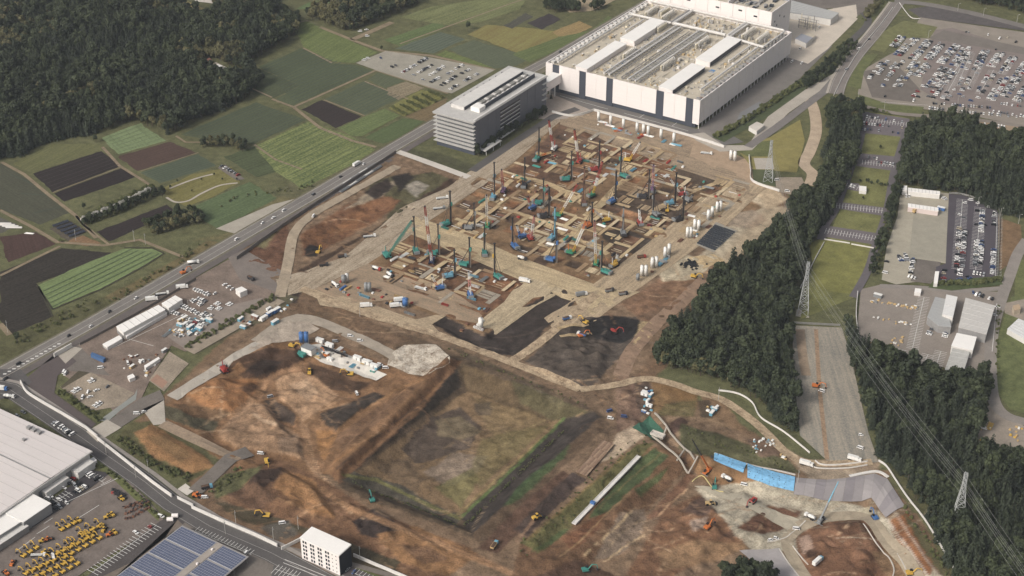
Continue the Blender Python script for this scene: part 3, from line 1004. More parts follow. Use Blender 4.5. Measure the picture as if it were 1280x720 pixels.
# --- asphalt road in the south west
SR = wp('-30,478 12,487 60,519 120,560 180,602 215,630 262,658 340,692 420,735')
ribbon('side_road', SR, 15, 0.40, ASPHALT)
ribbon('footpath', SR, 3.0, 0.46, mat('footpath_grey', (150, 142, 134), 0.12, 9), off=9.5)
lines_mesh('road_markings', [(a, b) for k in (-6.6, 0, 6.6) for a, b in zip(*(lambda r: (r[:-1], r[1:]))([((x[0] + y[0]) / 2, (x[1] + y[1]) / 2) for x, y in zip(*ribbon_pts(SR, 0.2, k))]))], 0.2, 0.45, PAINT_WORN)
_a = [((x[0] + y[0]) / 2, (x[1] + y[1]) / 2) for x, y in zip(*ribbon_pts(HW[:3], 0.2, -2))]
psheet('road_junction', '0,462 26,462 40,478 24,492 0,500', 0.43, ASPHALT)
# zebra-like hatching on the highway before the junction
_h0, _h1 = Vector(P(6, 468)), Vector(P(78, 428))
_hd = (_h1 - _h0).normalized(); _hn = Vector((-_hd.y, _hd.x))
lines_mesh('road_markings', [(tuple(_h0 + _hd * t - _hn * 0.9 + _hd * 0.8), tuple(_h0 + _hd * t + _hn * 0.9 - _hd * 0.8)) for t in np.arange(0, (_h1 - _h0).length, 4.2)], 1.4, 0.44, PAINT)

# --- site office yard between the two roads
psheet('yard', '84,440 130,412 205,370 285,325 345,345 352,366 330,382 232,440 214,432 190,470 176,500 150,525 130,500 80,470', 0.31, mat('yard_asphalt', (126, 110, 98), 0.24, 12))
psheet('yard', '84,440 98,432 138,470 70,462', 0.335, ASPHALT_OLD)
psheet('access_road', '30,476 66,445 82,440 96,452 72,470 68,492 120,530 112,538 60,508', 0.34, mat('dark_yard', (94, 84, 82), 0.1, 20))
psheet('concrete_apron', '68,440 84,432 103,436 82,455', 0.38, CONCRETE)
psheet('gravel_lot', '75,484 114,466 168,492 150,508 116,514', 0.37, GRAVEL_WARM)
psheet('grass_bank', '68,490 75,485 116,514 128,523 124,530', 0.38, GRASS)
psheet('dark_bank', '76,484 98,464 112,466 78,486', 0.385, mat('turf_dark', (86, 78, 60), 0.2, 6))
psheet('concrete_apron', '124,526 168,494 172,486 170,500 150,514 134,528', 0.385, mat('bluish_concrete', (140, 142, 136), 0.08, 12))
psheet('access_road', '128,532 176,498 200,488 206,500 180,516 140,542', 0.36, ASPHALT_OLD)
psheet('concrete_apron', '108,540 134,525 152,535 122,553', 0.42, CONCRETE)
psheet('yard', '186,476 212,440 236,455 222,470 205,490', 0.375, GRAVEL_WARM)
psheet('yard', '188,476 196,468 210,478 203,486', 0.39, mat('red_gravel', (158, 124, 104), 0.1, 8))
psheet('access_road', '178,512 205,500 207,530 192,532', 0.36, CONCRETE)
psheet('yard', '205,418 232,395 330,372 236,440', 0.325, mat('pale_yard', (138, 126, 116), 0.12, 10))
# --- crossroads of the site
psheet('yard', '285,322 305,312 345,335 365,345 352,368 300,350', 0.33, mat('dusty_asphalt', (124, 114, 106), 0.14, 14))
ribbon('access_road', wp('203,530 240,548 280,566 302,572'), 9, 0.6, mat('rutted_concrete', (150, 130, 108), 0.18, 6), drape=True)
ribbon('access_road', wp('244,615 262,599 288,574 312,562'), 11, 0.55, ASPHALT_OLD, drape=True)
psheet('concrete_apron', '222,612 232,605 243,614 234,620', 0.5, CONCRETE_PALE)

# --- haul roads of the site
def haul(s, w, m=DIRT_ROAD, z=0.5):
    return ribbon('haul_road', curve(wp(s), 5), w, z, m, drape=True, step=4)
haul('215,498 292,450 325,431', 11, CONCRETE)
haul('236,440 350,375', 12, mat('plate_grey', (152, 138, 120), 0.12, 8))
psheet('concrete_pad', '300,446 322,428 352,402 380,400 400,412 374,426 340,430 318,442', 0.5, mat('pad_concrete', (164, 150, 134), 0.22, 7), drape=5)
haul('320,428 372,398 440,420 500,450', 10, mat('pad_road', (158, 146, 130), 0.12, 8), 0.42)
psheet('concrete_pad', '488,444 505,432 545,432 563,448 562,460 538,474 510,468 484,456', 0.55, mat('pale_slab', (166, 148, 128), 0.3, 7, rgb2=(186, 176, 160)), drape=5)
haul('377,361 430,383 470,396 505,407 560,424 640,454 700,478 725,488', 8)
haul('725,488 770,482 806,474 840,480 868,490 902,500 935,522 958,542 985,568 1020,580 1090,578', 7)
haul('640,452 670,432 700,408 720,392 745,368', 8, DIRT_ROAD, 0.40)
haul('697,412 720,406 735,402', 3.5, PALE_PLATE, 0.6)
haul('700,422 722,417 740,415', 3.0, PALE_PLATE, 0.6)
haul('776,470 790,440 820,405 850,380 880,350', 12, mat('reddish_track', (142, 116, 94), 0.16, 8), 0.3)
haul('350,372 360,330 368,292 392,268 430,246 470,224 497,208', 9, mat('grey_track', (160, 144, 122), 0.14, 8))
haul('497,190 520,198 548,208 586,222', 8, CONCRETE_PALE, 0.4)
# broad plate roads round the piling ground
psheet('haul_road', '345,350 430,322 500,262 560,232 622,192 640,180 702,140 722,140 730,146 700,152 640,205 585,245 537,276 500,304 460,330 392,362 350,372', 0.30, PLATE_ROAD, drape=8)
psheet('haul_road', '720,140 745,148 870,190 940,212 962,226 958,236 940,246 900,228 820,202 740,168 700,156 700,146', 0.305, mat('north_track', (150, 130, 106), 0.32, 6, .9, streak=(0, 26, 2.4)), drape=8)
psheet('haul_road', '958,232 945,246 905,285 860,318 800,360 745,400 690,410 680,395 720,372 800,312 880,248 920,226', 0.31, mat('east_track', (166, 146, 118), 0.32, 6, .9, streak=(90, 26, 2.4)), drape=8)
psheet('haul_road', '517,270 545,280 600,300 640,318 700,340 760,362 800,365 740,395 722,378 640,346 560,312 505,290', 0.315, mat('mid_plate_road', (176, 156, 122), 0.32, 6, .9, streak=(0, 26, 2.4)), drape=8)
psheet('haul_road', '655,344 705,362 670,380 620,416 602,414 596,404 630,378', 0.325, mat('south_plate_road', (174, 156, 126), 0.32, 6, .9, streak=(90, 26, 2.4)), drape=8)
psheet('haul_road', '392,362 420,350 460,330 505,340 560,362 606,388 598,405 560,398 500,374 440,380', 0.32, mat('west_plate_road', (160, 142, 116), 0.32, 6, .9, streak=(0, 26, 2.4), rgb2=(148, 124, 100)), drape=8)
psheet('haul_road', '400,382 392,362 440,372 520,400 545,394 558,395 540,406 556,424 520,412 440,388', 0.315, mat('tan_track', (166, 146, 118), 0.32, 6, .9, streak=(0, 26, 2.4)), drape=8)
psheet('haul_road', '860,322 892,318 906,326 880,336', 0.34, PALE_PLATE, drape=8)
haul('640,220 690,232 745,262 830,290', 7, PALE_PLATE, 0.34)
haul('680,320 720,288 745,262 775,230 800,215', 6, PALE_PLATE, 0.345)
haul('560,292 640,225', 5, PALE_PLATE, 0.345)
haul('640,262 700,288 760,318', 6, PALE_PLATE, 0.34)
haul('800,282 830,256 870,238 905,226', 5, PALE_PLATE, 0.345)
# site floor near the factory
psheet('factory_road', '690,118 742,139 865,172 892,184 930,178 905,164 872,162 690,113 676,108', 0.30, mat('ring_road', (112, 108, 104), 0.1, 14))
psheet('factory_road', '872,162 890,184 912,166 1000,98 1040,58 1030,50 985,72', 0.31, mat('ring_road_east', (124, 118, 112), 0.1, 14))
ribbon('access_road', wp('590,214 640,180 692,146 722,136'), 9, 0.36, ASPHALT)
psheet('paving', '680,118 690,118 742,139 720,148 690,150 660,148', 0.34, mat('warm_paving', (160, 148, 136), 0.1, 10))
psheet('lawn', '890,172 915,158 1010,92 1040,78 1052,68 1062,60 1055,82 1010,112 960,146 905,178', 0.33, mat('dark_lawn', (76, 84, 54), 0.2, 9))
psheet('concrete_apron', '862,168 880,166 905,182 935,182 960,146 1010,110 1046,90 1050,96 985,142 940,188 900,190 870,176', 0.37, CONCRETE)
ribbon('access_road', wp('935,184 970,160 1030,115 1050,92'), 9, 0.39, mat('ramp_asphalt', (122, 116, 112), 0.1, 12))
psheet('lawn', '921,187 962,172 1000,150 1006,176 996,216 942,212', 0.34, mat('dry_lawn', (136, 126, 72), 0.14, 9))
psheet('lawn', '918,188 938,178 965,176 960,196 935,196', 0.35, GRASS)
psheet('concrete_pad', '942,198 965,198 968,212 945,212', 0.38, CONCRETE)
psheet('lawn', '940,212 968,213 970,234 942,228', 0.36, mat('dark_lawn_strip', (84, 90, 58), 0.15, 9))
ribbon('dirt_track', curve(wp('1012,124 1018,140 1020,165 1012,190 1005,205 1016,218 1012,232')), 11, 0.34, mat('pale_track', (178, 158, 134), 0.14, 9))
psheet('yard', '968,222 1002,222 1010,238 990,244 966,238', 0.33, mat('dusty_yard', (150, 136, 118), 0.16, 8))
psheet('yard', '868,176 910,190 936,200 946,222 960,228 945,232 920,220 880,205 862,196', 0.33, mat('pale_dirt', (166, 142, 116), 0.14, 8))
# back yard of the factory
psheet('yard', '978,40 990,20 1070,6 1072,24 1034,62 1010,80 985,72', 0.335, mat('service_yard', (196, 184, 168), 0.08, 14))
psheet('yard', '980,20 985,-2 1110,-10 1075,18 1068,26 1040,10', 0.33, ASPHALT_OLD)
psheet('lawn', '1070,22 1110,-8 1120,-4 1085,30 1075,26', 0.34, mat('rough_turf', (98, 100, 64), 0.2, 8))
ribbon('access_road', curve(wp('1062,62 1066,50 1082,34 1085,24 1078,16')), 8, 0.36, ASPHALT)
# public road on the east
ER = curve(wp('1045,118 1052,98 1070,70 1092,44 1112,18 1122,4'), 5)
ribbon('main_road', ER, 15, 0.42, mat('east_asphalt', (128, 120, 114), 0.1, 15))
ribbon('main_road', curve(wp('1118,2 1160,6 1220,18 1290,36')), 12, 0.43, mat('north_asphalt', (122, 116, 110), 0.1, 15))
ribbon('footpath', ER, 2.5, 0.46, CONCRETE, off=9)
lines_mesh('road_markings', [(a, b) for k in (-6.6, 0, 6.6) for a, b in zip(*(lambda r: (r[:-1], r[1:]))([((x[0] + y[0]) / 2, (x[1] + y[1]) / 2) for x, y in zip(*ribbon_pts(ER, 0.2, k))]))], 0.3, 0.47, PAINT_WORN)
# large car park in the north east
psheet('embankment', '1135,12 1160,8 1290,32 1290,40 1150,22', 0.40, mat('dark_embankment', (92, 86, 84), 0.15, 8))
psheet('car_park', '1078,88 1120,64 1140,40 1150,22 1290,42 1290,160 1200,142 1110,132 1072,118', 0.36, mat('car_park_gravel', (142, 132, 120), 0.1, 14))
psheet('car_park', '1168,38 1190,35 1290,66 1290,150 1180,130 1150,112', 0.38, mat('car_park_asphalt', (130, 118, 112), 0.1, 14))
psheet('car_park', '1180,38 1290,62 1290,70 1160,48', 0.39, mat('car_park_dark', (120, 112, 104), 0.1, 14))
psheet('lawn', '1088,62 1104,40 1130,26 1172,34 1162,48 1120,48 1105,66', 0.40, mat('weedy_lawn', (112, 112, 70), 0.2, 8))
psheet('lawn', '1058,108 1075,70 1098,68 1080,90 1076,112', 0.40, mat('verge_lawn', (100, 104, 62), 0.2, 8))
psheet('lawn', '1072,118 1110,130 1155,134 1150,146 1110,142 1075,130', 0.41, mat('verge_lawn', (100, 104, 62)))
psheet('bare_ground', '1078,90 1120,80 1150,112 1140,128 1090,122', 0.385, mat('patchy_ground', (112, 104, 96), 0.12, 9))
ribbon('main_road', curve(wp('1075,132 1120,142 1170,146 1220,150 1290,160')), 7, 0.43, mat('lane_asphalt', (136, 126, 116), 0.1, 15))
psheet('yard', '1220,152 1290,160 1290,176 1255,176 1240,164', 0.41, mat('sandy_yard', (160, 138, 112), 0.12, 8))
# terraced car parks and lawns between the two woods
psheet('terrace', '1078,138 1135,148 1130,175 1112,260 1098,300 1068,372 1000,400 1012,345 1048,268 1066,220', 0.33, GRASS_LAWN)
for s in ('1078,140 1137,149 1132,172 1073,166', '1076,192 1118,196 1118,214 1070,208', '1058,228 1074,230 1074,240 1054,236', '1042,252 1106,260 1102,270 1040,260', '1030,282 1097,292 1092,306 1028,296'):
    psheet('car_park', s, 0.40, mat('terrace_asphalt', (112, 104, 106), 0.1, 12))
psheet('lawn', '1012,304 1030,298 1092,308 1088,340 1064,368 1020,362', 0.39, mat('olive_lawn', (122, 120, 64), 0.22, 10))
ribbon('access_road', curve(wp('1082,140 1074,180 1058,225 1046,258 1032,282 1026,300')), 7, 0.42, mat('terrace_road', (104, 98, 100), 0.1, 12))
ribbon('access_road', curve(wp('1132,166 1118,212 1108,265 1094,308 1084,340 1066,372')), 6.5, 0.42, mat('terrace_road', (104, 98, 100)))
# gravel yard and car park on the east
psheet('yard', '1126,236 1186,242 1184,330 1144,324 1150,352 1120,356 1102,350 1108,310 1122,270', 0.37, mat('pale_gravel_yard', (164, 156, 138), 0.1, 16))
psheet('concrete_pad', '1143,258 1186,262 1183,328 1136,322', 0.385, mat('rolled_gravel', (154, 148, 132), 0.08, 10))
psheet('car_park', '1186,243 1202,244 1240,256 1248,266 1246,346 1215,356 1168,356 1170,334 1182,330', 0.40, mat('new_car_park', (84, 78, 84), 0.07, 20))
psheet('car_park', '1146,324 1176,328 1170,356 1138,352', 0.395, ASPHALT_OLD)
psheet('bare_ground', '1248,272 1276,282 1278,310 1262,330 1248,340', 0.36, mat('red_soil', (124, 98, 70), 0.25, 9))
ribbon('main_road', curve(wp('1284,300 1272,318 1262,345 1248,385 1240,420 1238,460 1242,500 1258,520 1290,530')), 9, 0.42, mat('east_lane', (140, 132, 124), 0.1, 12))
psheet('lawn', '1264,372 1290,368 1290,520 1262,512 1246,490 1244,430', 0.38, mat('meadow', (100, 106, 64), 0.24, 7))
psheet('lawn', '1270,330 1290,318 1290,372 1268,372', 0.39, GRASS)
ribbon('access_road', curve(wp('1100,358 1150,360 1200,364 1262,360')), 6, 0.425, mat('east_lane', (140, 132, 124)))
psheet('yard', '1076,362 1102,356 1150,360 1260,366 1240,420 1236,478 1160,470 1120,450 1070,428', 0.37, mat('storage_yard', (140, 130, 120), 0.1, 14))
psheet('grass_bank', '1166,352 1246,346 1254,356 1190,364 1160,360', 0.44, mat('hedge_bank', (78, 88, 52), 0.2, 5))
psheet('yard', '1215,520 1240,505 1290,540 1290,570 1225,560', 0.37, mat('pale_yard_east', (150, 138, 124), 0.12, 10))
psheet('yard', '1254,380 1290,372 1290,405 1256,392', 0.40, mat('pale_yard_east', (150, 138, 124)))
# gravel strip between the woods
psheet('gravel_strip', '990,407 1052,410 1062,440 1085,540 1098,578 1040,582 1000,545 992,470', 0.36, mat('strip_gravel', (144, 140, 130), 0.24, 9, streak=(123, 60, 2.5), rgb2=(150, 140, 124)))
ribbon('dirt_track', curve(wp('1020,412 1024,480 1030,540 1034,575')), 3.0, 0.42, mat('rusty_track', (152, 126, 100), 0.25, 4))
ribbon('dirt_track', curve(wp('1000,412 1004,450 1008,470')), 7.0, 0.415, mat('brownish_gravel', (150, 130, 108), 0.15, 6))
# depot yard, south west
psheet('depot_yard', '-20,735 -20,700 112,612 140,590 160,600 198,640 205,652 95,722 90,735', 0.37, mat('depot_asphalt', (118, 107, 99), 0.16, 9))
psheet('car_park', '50,636 115,588 138,592 75,638 40,660', 0.38, ASPHALT_NEW)
psheet('car_park', '90,735 200,652 225,640 236,650 146,718 130,735', 0.385, mat('lot_asphalt', (84, 78, 76), 0.1, 14))
psheet('paving', '196,688 222,650 228,656 150,716 130,735 100,735', 0.39, mat('brown_paving', (118, 106, 94), 0.12, 9))
psheet('grass_bank', '112,575 118,568 160,604 200,644 198,652 140,598', 0.38, GRASS)
psheet('car_park', '228,652 236,648 345,696 350,720 300,735 160,735', 0.365, ASPHALT_OLD)
psheet('car_park', '336,735 345,695 430,735', 0.375, ASPHALT)
psheet('lawn', '440,708 520,735 430,735', 0.37, GRASS)
psheet('car_park', '425,722 438,708 500,735', 0.39, mat('flat_asphalt', (92, 84, 84), 0.1, 14))
ribbon('side_road', wp('352,690 440,712 520,735'), 4, 0.44, ASPHALT_OLD, off=4)

# dark drill lines in the bright green field and rows in the grey-green ones
def rows(a, b, c, d, n, w, m):
    A, B, C, D = (Vector(P(*q)) for q in (a, b, c, d))
    lines_mesh('crop_rows', [(tuple(A.lerp(D, (k + .5) / n)), tuple(B.lerp(C, (k + .5) / n))) for k in range(n)], w, .33, m)
DKROW = mat('dark_row', (84, 98, 66), .2, 4)
rows((52, 362), (160, 311), (203, 318), (68, 386), 5, 1.1, DKROW)
lines_mesh('field_ditch', [(P(*a), P(*b)) for a, b in (((46, 357), (66, 387)), ((66, 387), (126, 362)), ((126, 362), (182, 332)), ((182, 332), (205, 317)), ((205, 317), (190, 310)), ((190, 310), (155, 310)), ((66, 396), (48, 358)))], 1.6, .34, mat('ditch_dark', (66, 64, 48), .2, 4))
GYROW = mat('grey_row', (66, 78, 66), .2, 4)
rows((230, 167), (320, 129), (382, 150), (318, 179), 14, .9, GYROW)
rows((326, 84), (376, 62), (462, 90), (370, 130), 16, .9, GYROW)
rows((407, 124), (456, 102), (502, 121), (456, 143), 10, .8, GYROW)
rows((180, 216), (246, 193), (269, 207), (202, 228), 8, .7, GYROW)
rows((6, 207), (32, 223), (86, 266), (48, 280), 3, .8, GYROW)
rows((131, 172), (175, 155), (205, 175), (150, 192), 6, .8, mat('pale_row', (98, 114, 80), .2, 4))
rows((44, 217), (126, 190), (150, 207), (68, 239), 6, .7, mat('soil_row', (66, 58, 55), .2, 4))
rows((498, 61), (550, 41), (580, 49), (543, 66), 7, .8, GYROW)
rows((326, 184), (388, 154), (466, 187), (380, 234), 12, .8, mat('meadow_row', (88, 102, 64), .2, 4))
# ---------------------------------------------------------------- buildings
WHITE = mat('white_cladding', (228, 220, 215), 0.03, 30, 0.6, streak=(90, 4, 60))
WHITE_ROOF = mat('white_roof', (232, 228, 222), 0.03, 14, 0.65)
OFFWHITE = mat('offwhite_metal', (206, 202, 196), 0.05, 6, 0.6)
GREY_METAL = mat('grey_metal', (146, 144, 142), 0.1, 6, 0.55)
DARK_CLAD = mat('dark_cladding', (74, 78, 88), 0.06, 10, 0.5)
DARK = mat('dark_opening', (38, 40, 44), 0.05, 4, 0.7)
DECK = mat('cream_roof_deck', (190, 179, 160), 0.1, 9, 0.85)
TANK = mat('cream_tank', (206, 196, 172), 0.06, 5, 0.55)
STEEL = mat('galvanised_steel', (150, 148, 142), 0.1, 3, 0.5, metal=0.3)
GLASS = mat('window_glass', (46, 52, 60), 0.1, 6, 0.15, spec=0.6)
TARP = mat('blue_tarpaulin', (88, 140, 190), 0.1, 3, 0.6)
GREY_ROOF = mat('grey_sheet_roof', (164, 164, 162), 0.08, 6, 0.6, streak=(0, 40, 1.2))
RUST = mat('rusty_steel', (128, 92, 72), 0.2, 2, 0.85)
BLACK = mat('black_rubber', (36, 36, 38), 0.1, 2, 0.8)

# --- the factory hall
fab = empty('factory_hall', (-99, 349, 0), 0, 'huge white factory hall with black vertical strips and crowded pipework roof', 'factory')
FX, FY = -99.0, 349.0
def fpart(name, b, mats, parent=None):
    o = b.build(name, mats, parent or fab)
    if parent is None:
        o.location = (-FX, -FY, 0)
    return o
X0, X1, Y0, Y1, HT = -186.0, -12.0, 349.0, 560.0, 30.0
strips = [(-178.0, -170.2), (-146.6, -139.0), (-115.3, -108.0), (-59.4, -51.2), (-27.0, -19.3)]
fpart('base_wall', MB().box(X0 + 1.2, Y0 + 1.2, 0, X1 - 4.5, Y1 - 1.2, 26), DARK_CLAD)
_e = [X0] + [v for s in strips for v in s] + [X1]
for i in range(0, len(_e), 2):
    a, b_ = _e[i], _e[i + 1]
    k = max(1, round((b_ - a) / 14))
    for j in range(k):
        fpart('wall_panel', MB().box(a + (b_ - a) * j / k + 0.06, Y0, 4.6, a + (b_ - a) * (j + 1) / k - 0.06, Y0 + 1.0, HT), WHITE)
for a, b_ in strips:
    fpart('dark_strip', MB().box(a + 0.05, Y0 + 0.35, 0.1, b_ - 0.05, Y0 + 1.15, HT - 0.6), DARK_CLAD)
_n = 27
for j in range(_n):
    y0 = Y0 + 1 + (Y1 - Y0 - 1) * j / _n
    y1 = Y0 + 1 + (Y1 - Y0 - 1) * (j + 1) / _n
    fpart('wall_panel', MB().box(X1 - 0.9, y0 + 0.28, 5.6, X1 + (0.25 if j % 2 else 0.0), y1 - 0.28, HT), WHITE)
    fpart('column', MB().box(X1 - 1.0, y0 - 0.3, 0, X1 - 0.4, y0 + 0.3, 5.8), OFFWHITE)
fpart('joint_backing', MB().box(X1 - 1.5, Y0 + 1.0, 5.2, X1 - 1.0, Y1, HT - 0.3), mat('shadow_gap_grey', (120, 118, 118), 0.05))
fpart('rear_wall', MB().box(X0, Y1 - 1.0, 0, X1 - 1.6, Y1, HT), WHITE)
for j in range(12):
    fpart('wall_panel', MB().box(X0, Y0 + 1.1 + j * 17.4, 4.6, X0 + 1.0, Y0 + 18.3 + j * 17.4, HT), WHITE)
deck = fpart('roof_deck', MB().box(X0 + 1.05, Y0 + 1.2, 26.05, X1 - 1.55, Y1 - 1.05, 26.8), DECK)
ZD = 26.8
def shed(x0, x1, y0, y1, h, dark_side=False):
    b = MB()
    b.box(x0, y0, ZD, x1, y1, ZD + h - 0.6, 0)
    o = fpart('roof_shed', b, [WHITE])
    r = MB().hull8([(x0 - .4, y0 - .4, ZD + h - .55), (x1 + .4, y0 - .4, ZD + h - .55), (x1 + .4, y1 + .4, ZD + h - .55), (x0 - .4, y1 + .4, ZD + h - .55)],
                   [(x0 - .4, y0 - .4, ZD + h), (x1 + .4, y0 - .4, ZD + h - .2), (x1 + .4, y1 + .4, ZD + h - .2), (x0 - .4, y1 + .4, ZD + h)])
    r.build('shed_roof', WHITE_ROOF, o)
    if dark_side:
        MB().box(x1 + 0.02, y0 + 1, ZD + 0.3, x1 + 0.15, y1 - 1, ZD + h - 0.8).build('dark_side_panel', DARK_CLAD, o)  # dark panel along the east side of the shed
shed(-153, -140, 352.5, 432, 5.6)
shed(-152, -135.5, 441, 508, 6.2)
shed(-59, -44, 352.5, 422, 5.6, True)
shed(-61, -45, 434, 506, 5.8, True)
def duct(x0, y0, x1, y1, z=30.0, r=1.15, m=OFFWHITE, name='duct', feet=True):
    b = MB().tube((x0, y0, z), (x1, y1, z), r, n=8)
    L = math.hypot(x1 - x0, y1 - y0)
    for t in np.arange(2, L, 8.0) if feet else ():
        x, y = x0 + (x1 - x0) * t / L, y0 + (y1 - y0) * t / L
        b.box(x - .25, y - .25, ZD, x + .25, y + .25, z)
    return smooth(fpart(name, b, m)) if r > 0.9 and not feet else fpart(name, b, m)
for x in (-122.5, -116.5, -95.5, -87.0):
    duct(x, 356, x, 509, 30.4, 0.95)
for x in (-119.5, -112.5, -92.0, -102.0, -105.0, -84.0):
    duct(x, 360, x, 505, 28.6, 0.5, GREY_METAL, 'pipe')
duct(-178, 511, -130, 511, 31, 1.3); duct(-126, 512, -66, 512, 31, 1.6); duct(-62, 509, -18, 503, 31, 1.3)
duct(-176, 356, -176, 508, 30.2, 1.1); duct(-161, 468, -161, 508, 29.5, 0.9); duct(-33, 452, -33, 506, 29.5, 0.9); duct(-24, 372, -24, 505, 30.2, 1.0)
duct(-128, 512, -128, 558, 30.5, 1.6); duct(-64, 512, -64, 558, 30.5, 1.6); duct(-131.5, 512, -131.5, 558, 30.5, 1.2, GREY_METAL); duct(-60.5, 510, -60.5, 558, 30.5, 1.2)
duct(-180, 557, -20, 557, 31, 1.3); duct(-19, 505, -19, 556, 30.5, 1.0)
# ladder-like racks between the long ducts
for xa, xb in ((-122, -116), (-95.5, -87.5)):
    for y in np.arange(360, 506, 5.2):
        b = MB()
        b.box(xa, y, 28.9, xb, y + 1.4, 30.2)
        b.box(xa + 1, y + 1.6, ZD, xa + 2.5, y + 2.6, 28.6)
        fpart('pipe_rack', b, STEEL if int(y) % 3 else GREY_METAL)
# scrubber tanks with arched outlet pipes
def tanks(x, y0, n, step=2.9, r=1.05, h=5.4, side=1):
    for i in range(n):
        y = y0 + i * step
        b = MB().tube((x, y, ZD + .6), (x, y, ZD + h), r, n=9)
        b.tube((x, y, ZD + h), (x, y, ZD + h + .5), r, .35, 9)
        o = fpart('scrubber_tank', b, TANK)
        p = MB()
        pts = [(x, y, ZD + h + .4), (x + side * .9, y, ZD + h + 1.6), (x + side * 2.2, y, ZD + h + 1.5), (x + side * 3.0, y, ZD + h), (x + side * 3.0, y, ZD)]
        for a, c in zip(pts[:-1], pts[1:]):
            p.tube(a, c, .42, n=6)
        p.build('outlet_pipe', OFFWHITE, o)
    fr = MB()
    for yy in (y0 - 1.6, y0 + n * step):
        for xx in (x - 1.6, x + 3.6):
            fr.box(xx - .15, yy - .15, ZD, xx + .15, yy + .15, ZD + 4)
    for z in (ZD + 2, ZD + 3.9):
        for xx in (x - 1.6, x + 3.6):
            fr.box(xx - .12, y0 - 1.6, z, xx + .12, y0 + n * step, z + .25)
        for yy in (y0 - 1.6, y0 + n * step):
            fr.box(x - 1.6, yy - .12, z, x + 3.6, yy + .12, z + .25)
    fpart('tank_frame', fr, STEEL)
tanks(-128, 405, 8); tanks(-82, 400, 9); tanks(-79, 470, 9); tanks(-133, 488, 7, side=-1)
tanks(-166, 520, 9); tanks(-145, 518, 9); tanks(-50, 518, 10); tanks(-32, 515, 9); tanks(-152, 530, 7, side=-1)
def clutter(x0, x1, y0, y1, n, seed, zt=(1, 4.5)):
    r = random.Random(seed)
    for i in range(n):
        x, y = r.uniform(x0, x1), r.uniform(y0, y1)
        k = r.random()
        h = r.uniform(*zt)
        m = r.choice([TANK, STEEL, OFFWHITE, GREY_METAL, mat('tan_lagging', (184, 160, 120), .1)])
        b = MB()
        if k < .45:
            b.box(x, y, ZD, x + r.uniform(.8, 3), y + r.uniform(.8, 3.5), ZD + h)
            fpart('roof_unit', b, m)
        elif k < .7:
            b.tube((x, y, ZD), (x, y, ZD + h), r.uniform(.3, .8), n=7)
            fpart('vent_stack', b, m)
        else:
            L = r.uniform(3, 10)
            z = ZD + r.uniform(.5, h)
            if r.random() < .6:
                b.tube((x, y, z), (x, y + L, z), .3, n=6)
            else:
                b.tube((x, y, z), (x + L * .6, y, z), .3, n=6)
            b.box(x - .15, y - .15, ZD, x + .15, y + .15, z)
            fpart('pipe', b, m)
clutter(-124, -68, 516, 554, 90, 1)
for k_, (x0_, x1_, y0_, y1_) in enumerate(((-170, -156, 356, 440), (-138, -126, 358, 400), (-84, -62, 358, 395), (-84, -64, 432, 466), (-134, -126, 436, 484), (-42, -28, 356, 425), (-114, -96, 360, 505))):
    clutter(x0_, x1_, y0_, y1_, 26, 40 + k_, (.3, 1.8))
clutter(-180, -132, 516, 554, 30, 2); clutter(-58, -22, 514, 552, 26, 3)
clutter(-40, -22, 430, 500, 26, 4, (.6, 2.5)); clutter(-174, -156, 440, 505, 24, 5, (.6, 2.0)); clutter(-134, -124, 400, 432, 16, 6)
clutter(-84, -70, 396, 430, 18, 7); clutter(-126, -84, 356, 366, 14, 8, (.4, 1.4)); clutter(-84, -66, 468, 500, 18, 9)
for j in range(24):     # walkway with square hatches on the west edge, plant on the east edge
    y = 356 + j * 8.4
    fpart('roof_hatch', MB().box(-184.6, y, ZD, -180.6, y + 4.4, ZD + 2.6), OFFWHITE)
    if j % 3 == 0:
        fpart('roof_unit', MB().box(-180, y + 2, ZD, -178.6, y + 7, ZD + 1.8), STEEL)
    fpart('roof_unit', MB().box(-20, y, ZD, -15.5, y + 2.6, ZD + 1.9 + (j % 3) * .4), GREY_METAL)
    fpart('roof_unit', MB().box(-18.5, y + 3.4, ZD, -14.5, y + 5.0, ZD + 1.5), RUST if j % 4 == 0 else STEEL)
for x, y, w, h in ((-127, 391, 7, 9), (-41, 424, 5, 6), (-156, 446, 4, 3)):
    fpart('blue_tarpaulin', MB().box(x, y, ZD, x + w, y + h, ZD + .25), TARP)
for x, y in ((-134, 357), (-62, 356), (-118, 440)):
    fpart('roof_mast', MB().tube((x, y, ZD), (x, y, ZD + 9), .22, .1, 6), STEEL)

# --- taller block behind it
rear = empty('rear_hall', (-115, 600, 0), 0, 'taller white hall behind the main factory roof', 'factory')
def rpart(name, b, m):
    o = b.build(name, m, rear); o.location = (115, -600, 0); return o
for j in range(10):
    rpart('wall_panel', MB().box(-190 + j * 15.1, 566, 0, -175 + j * 15.1 - .15, 567, 44), WHITE)
for j in range(4):
    rpart('wall_panel', MB().box(-40, 567.1 + j * 12, 4.5, -39, 567.1 + j * 12 + 11.8, 44), WHITE)
rpart('inner_wall', MB().box(-189, 567.2, 0, -41.2, 615, 40), OFFWHITE)
rpart('roof_deck', MB().box(-188.5, 568, 40.1, -41.5, 614, 40.8), DECK)
rpart('parapet', MB().box(-92, 567.3, 40.9, -91, 612, 45.5), WHITE)
rpart('canopy', MB().box(-39, 566, 5.5, -31, 580, 6.3), OFFWHITE)
for x, z in ((-168, 38), (-140, 37), (-105, 36), (-78, 38), (-60, 35), (-128, 41)):
    rpart('louvre', MB().box(x, 565.8, z, x + 4.2, 566.05, z + 1.6), DARK)
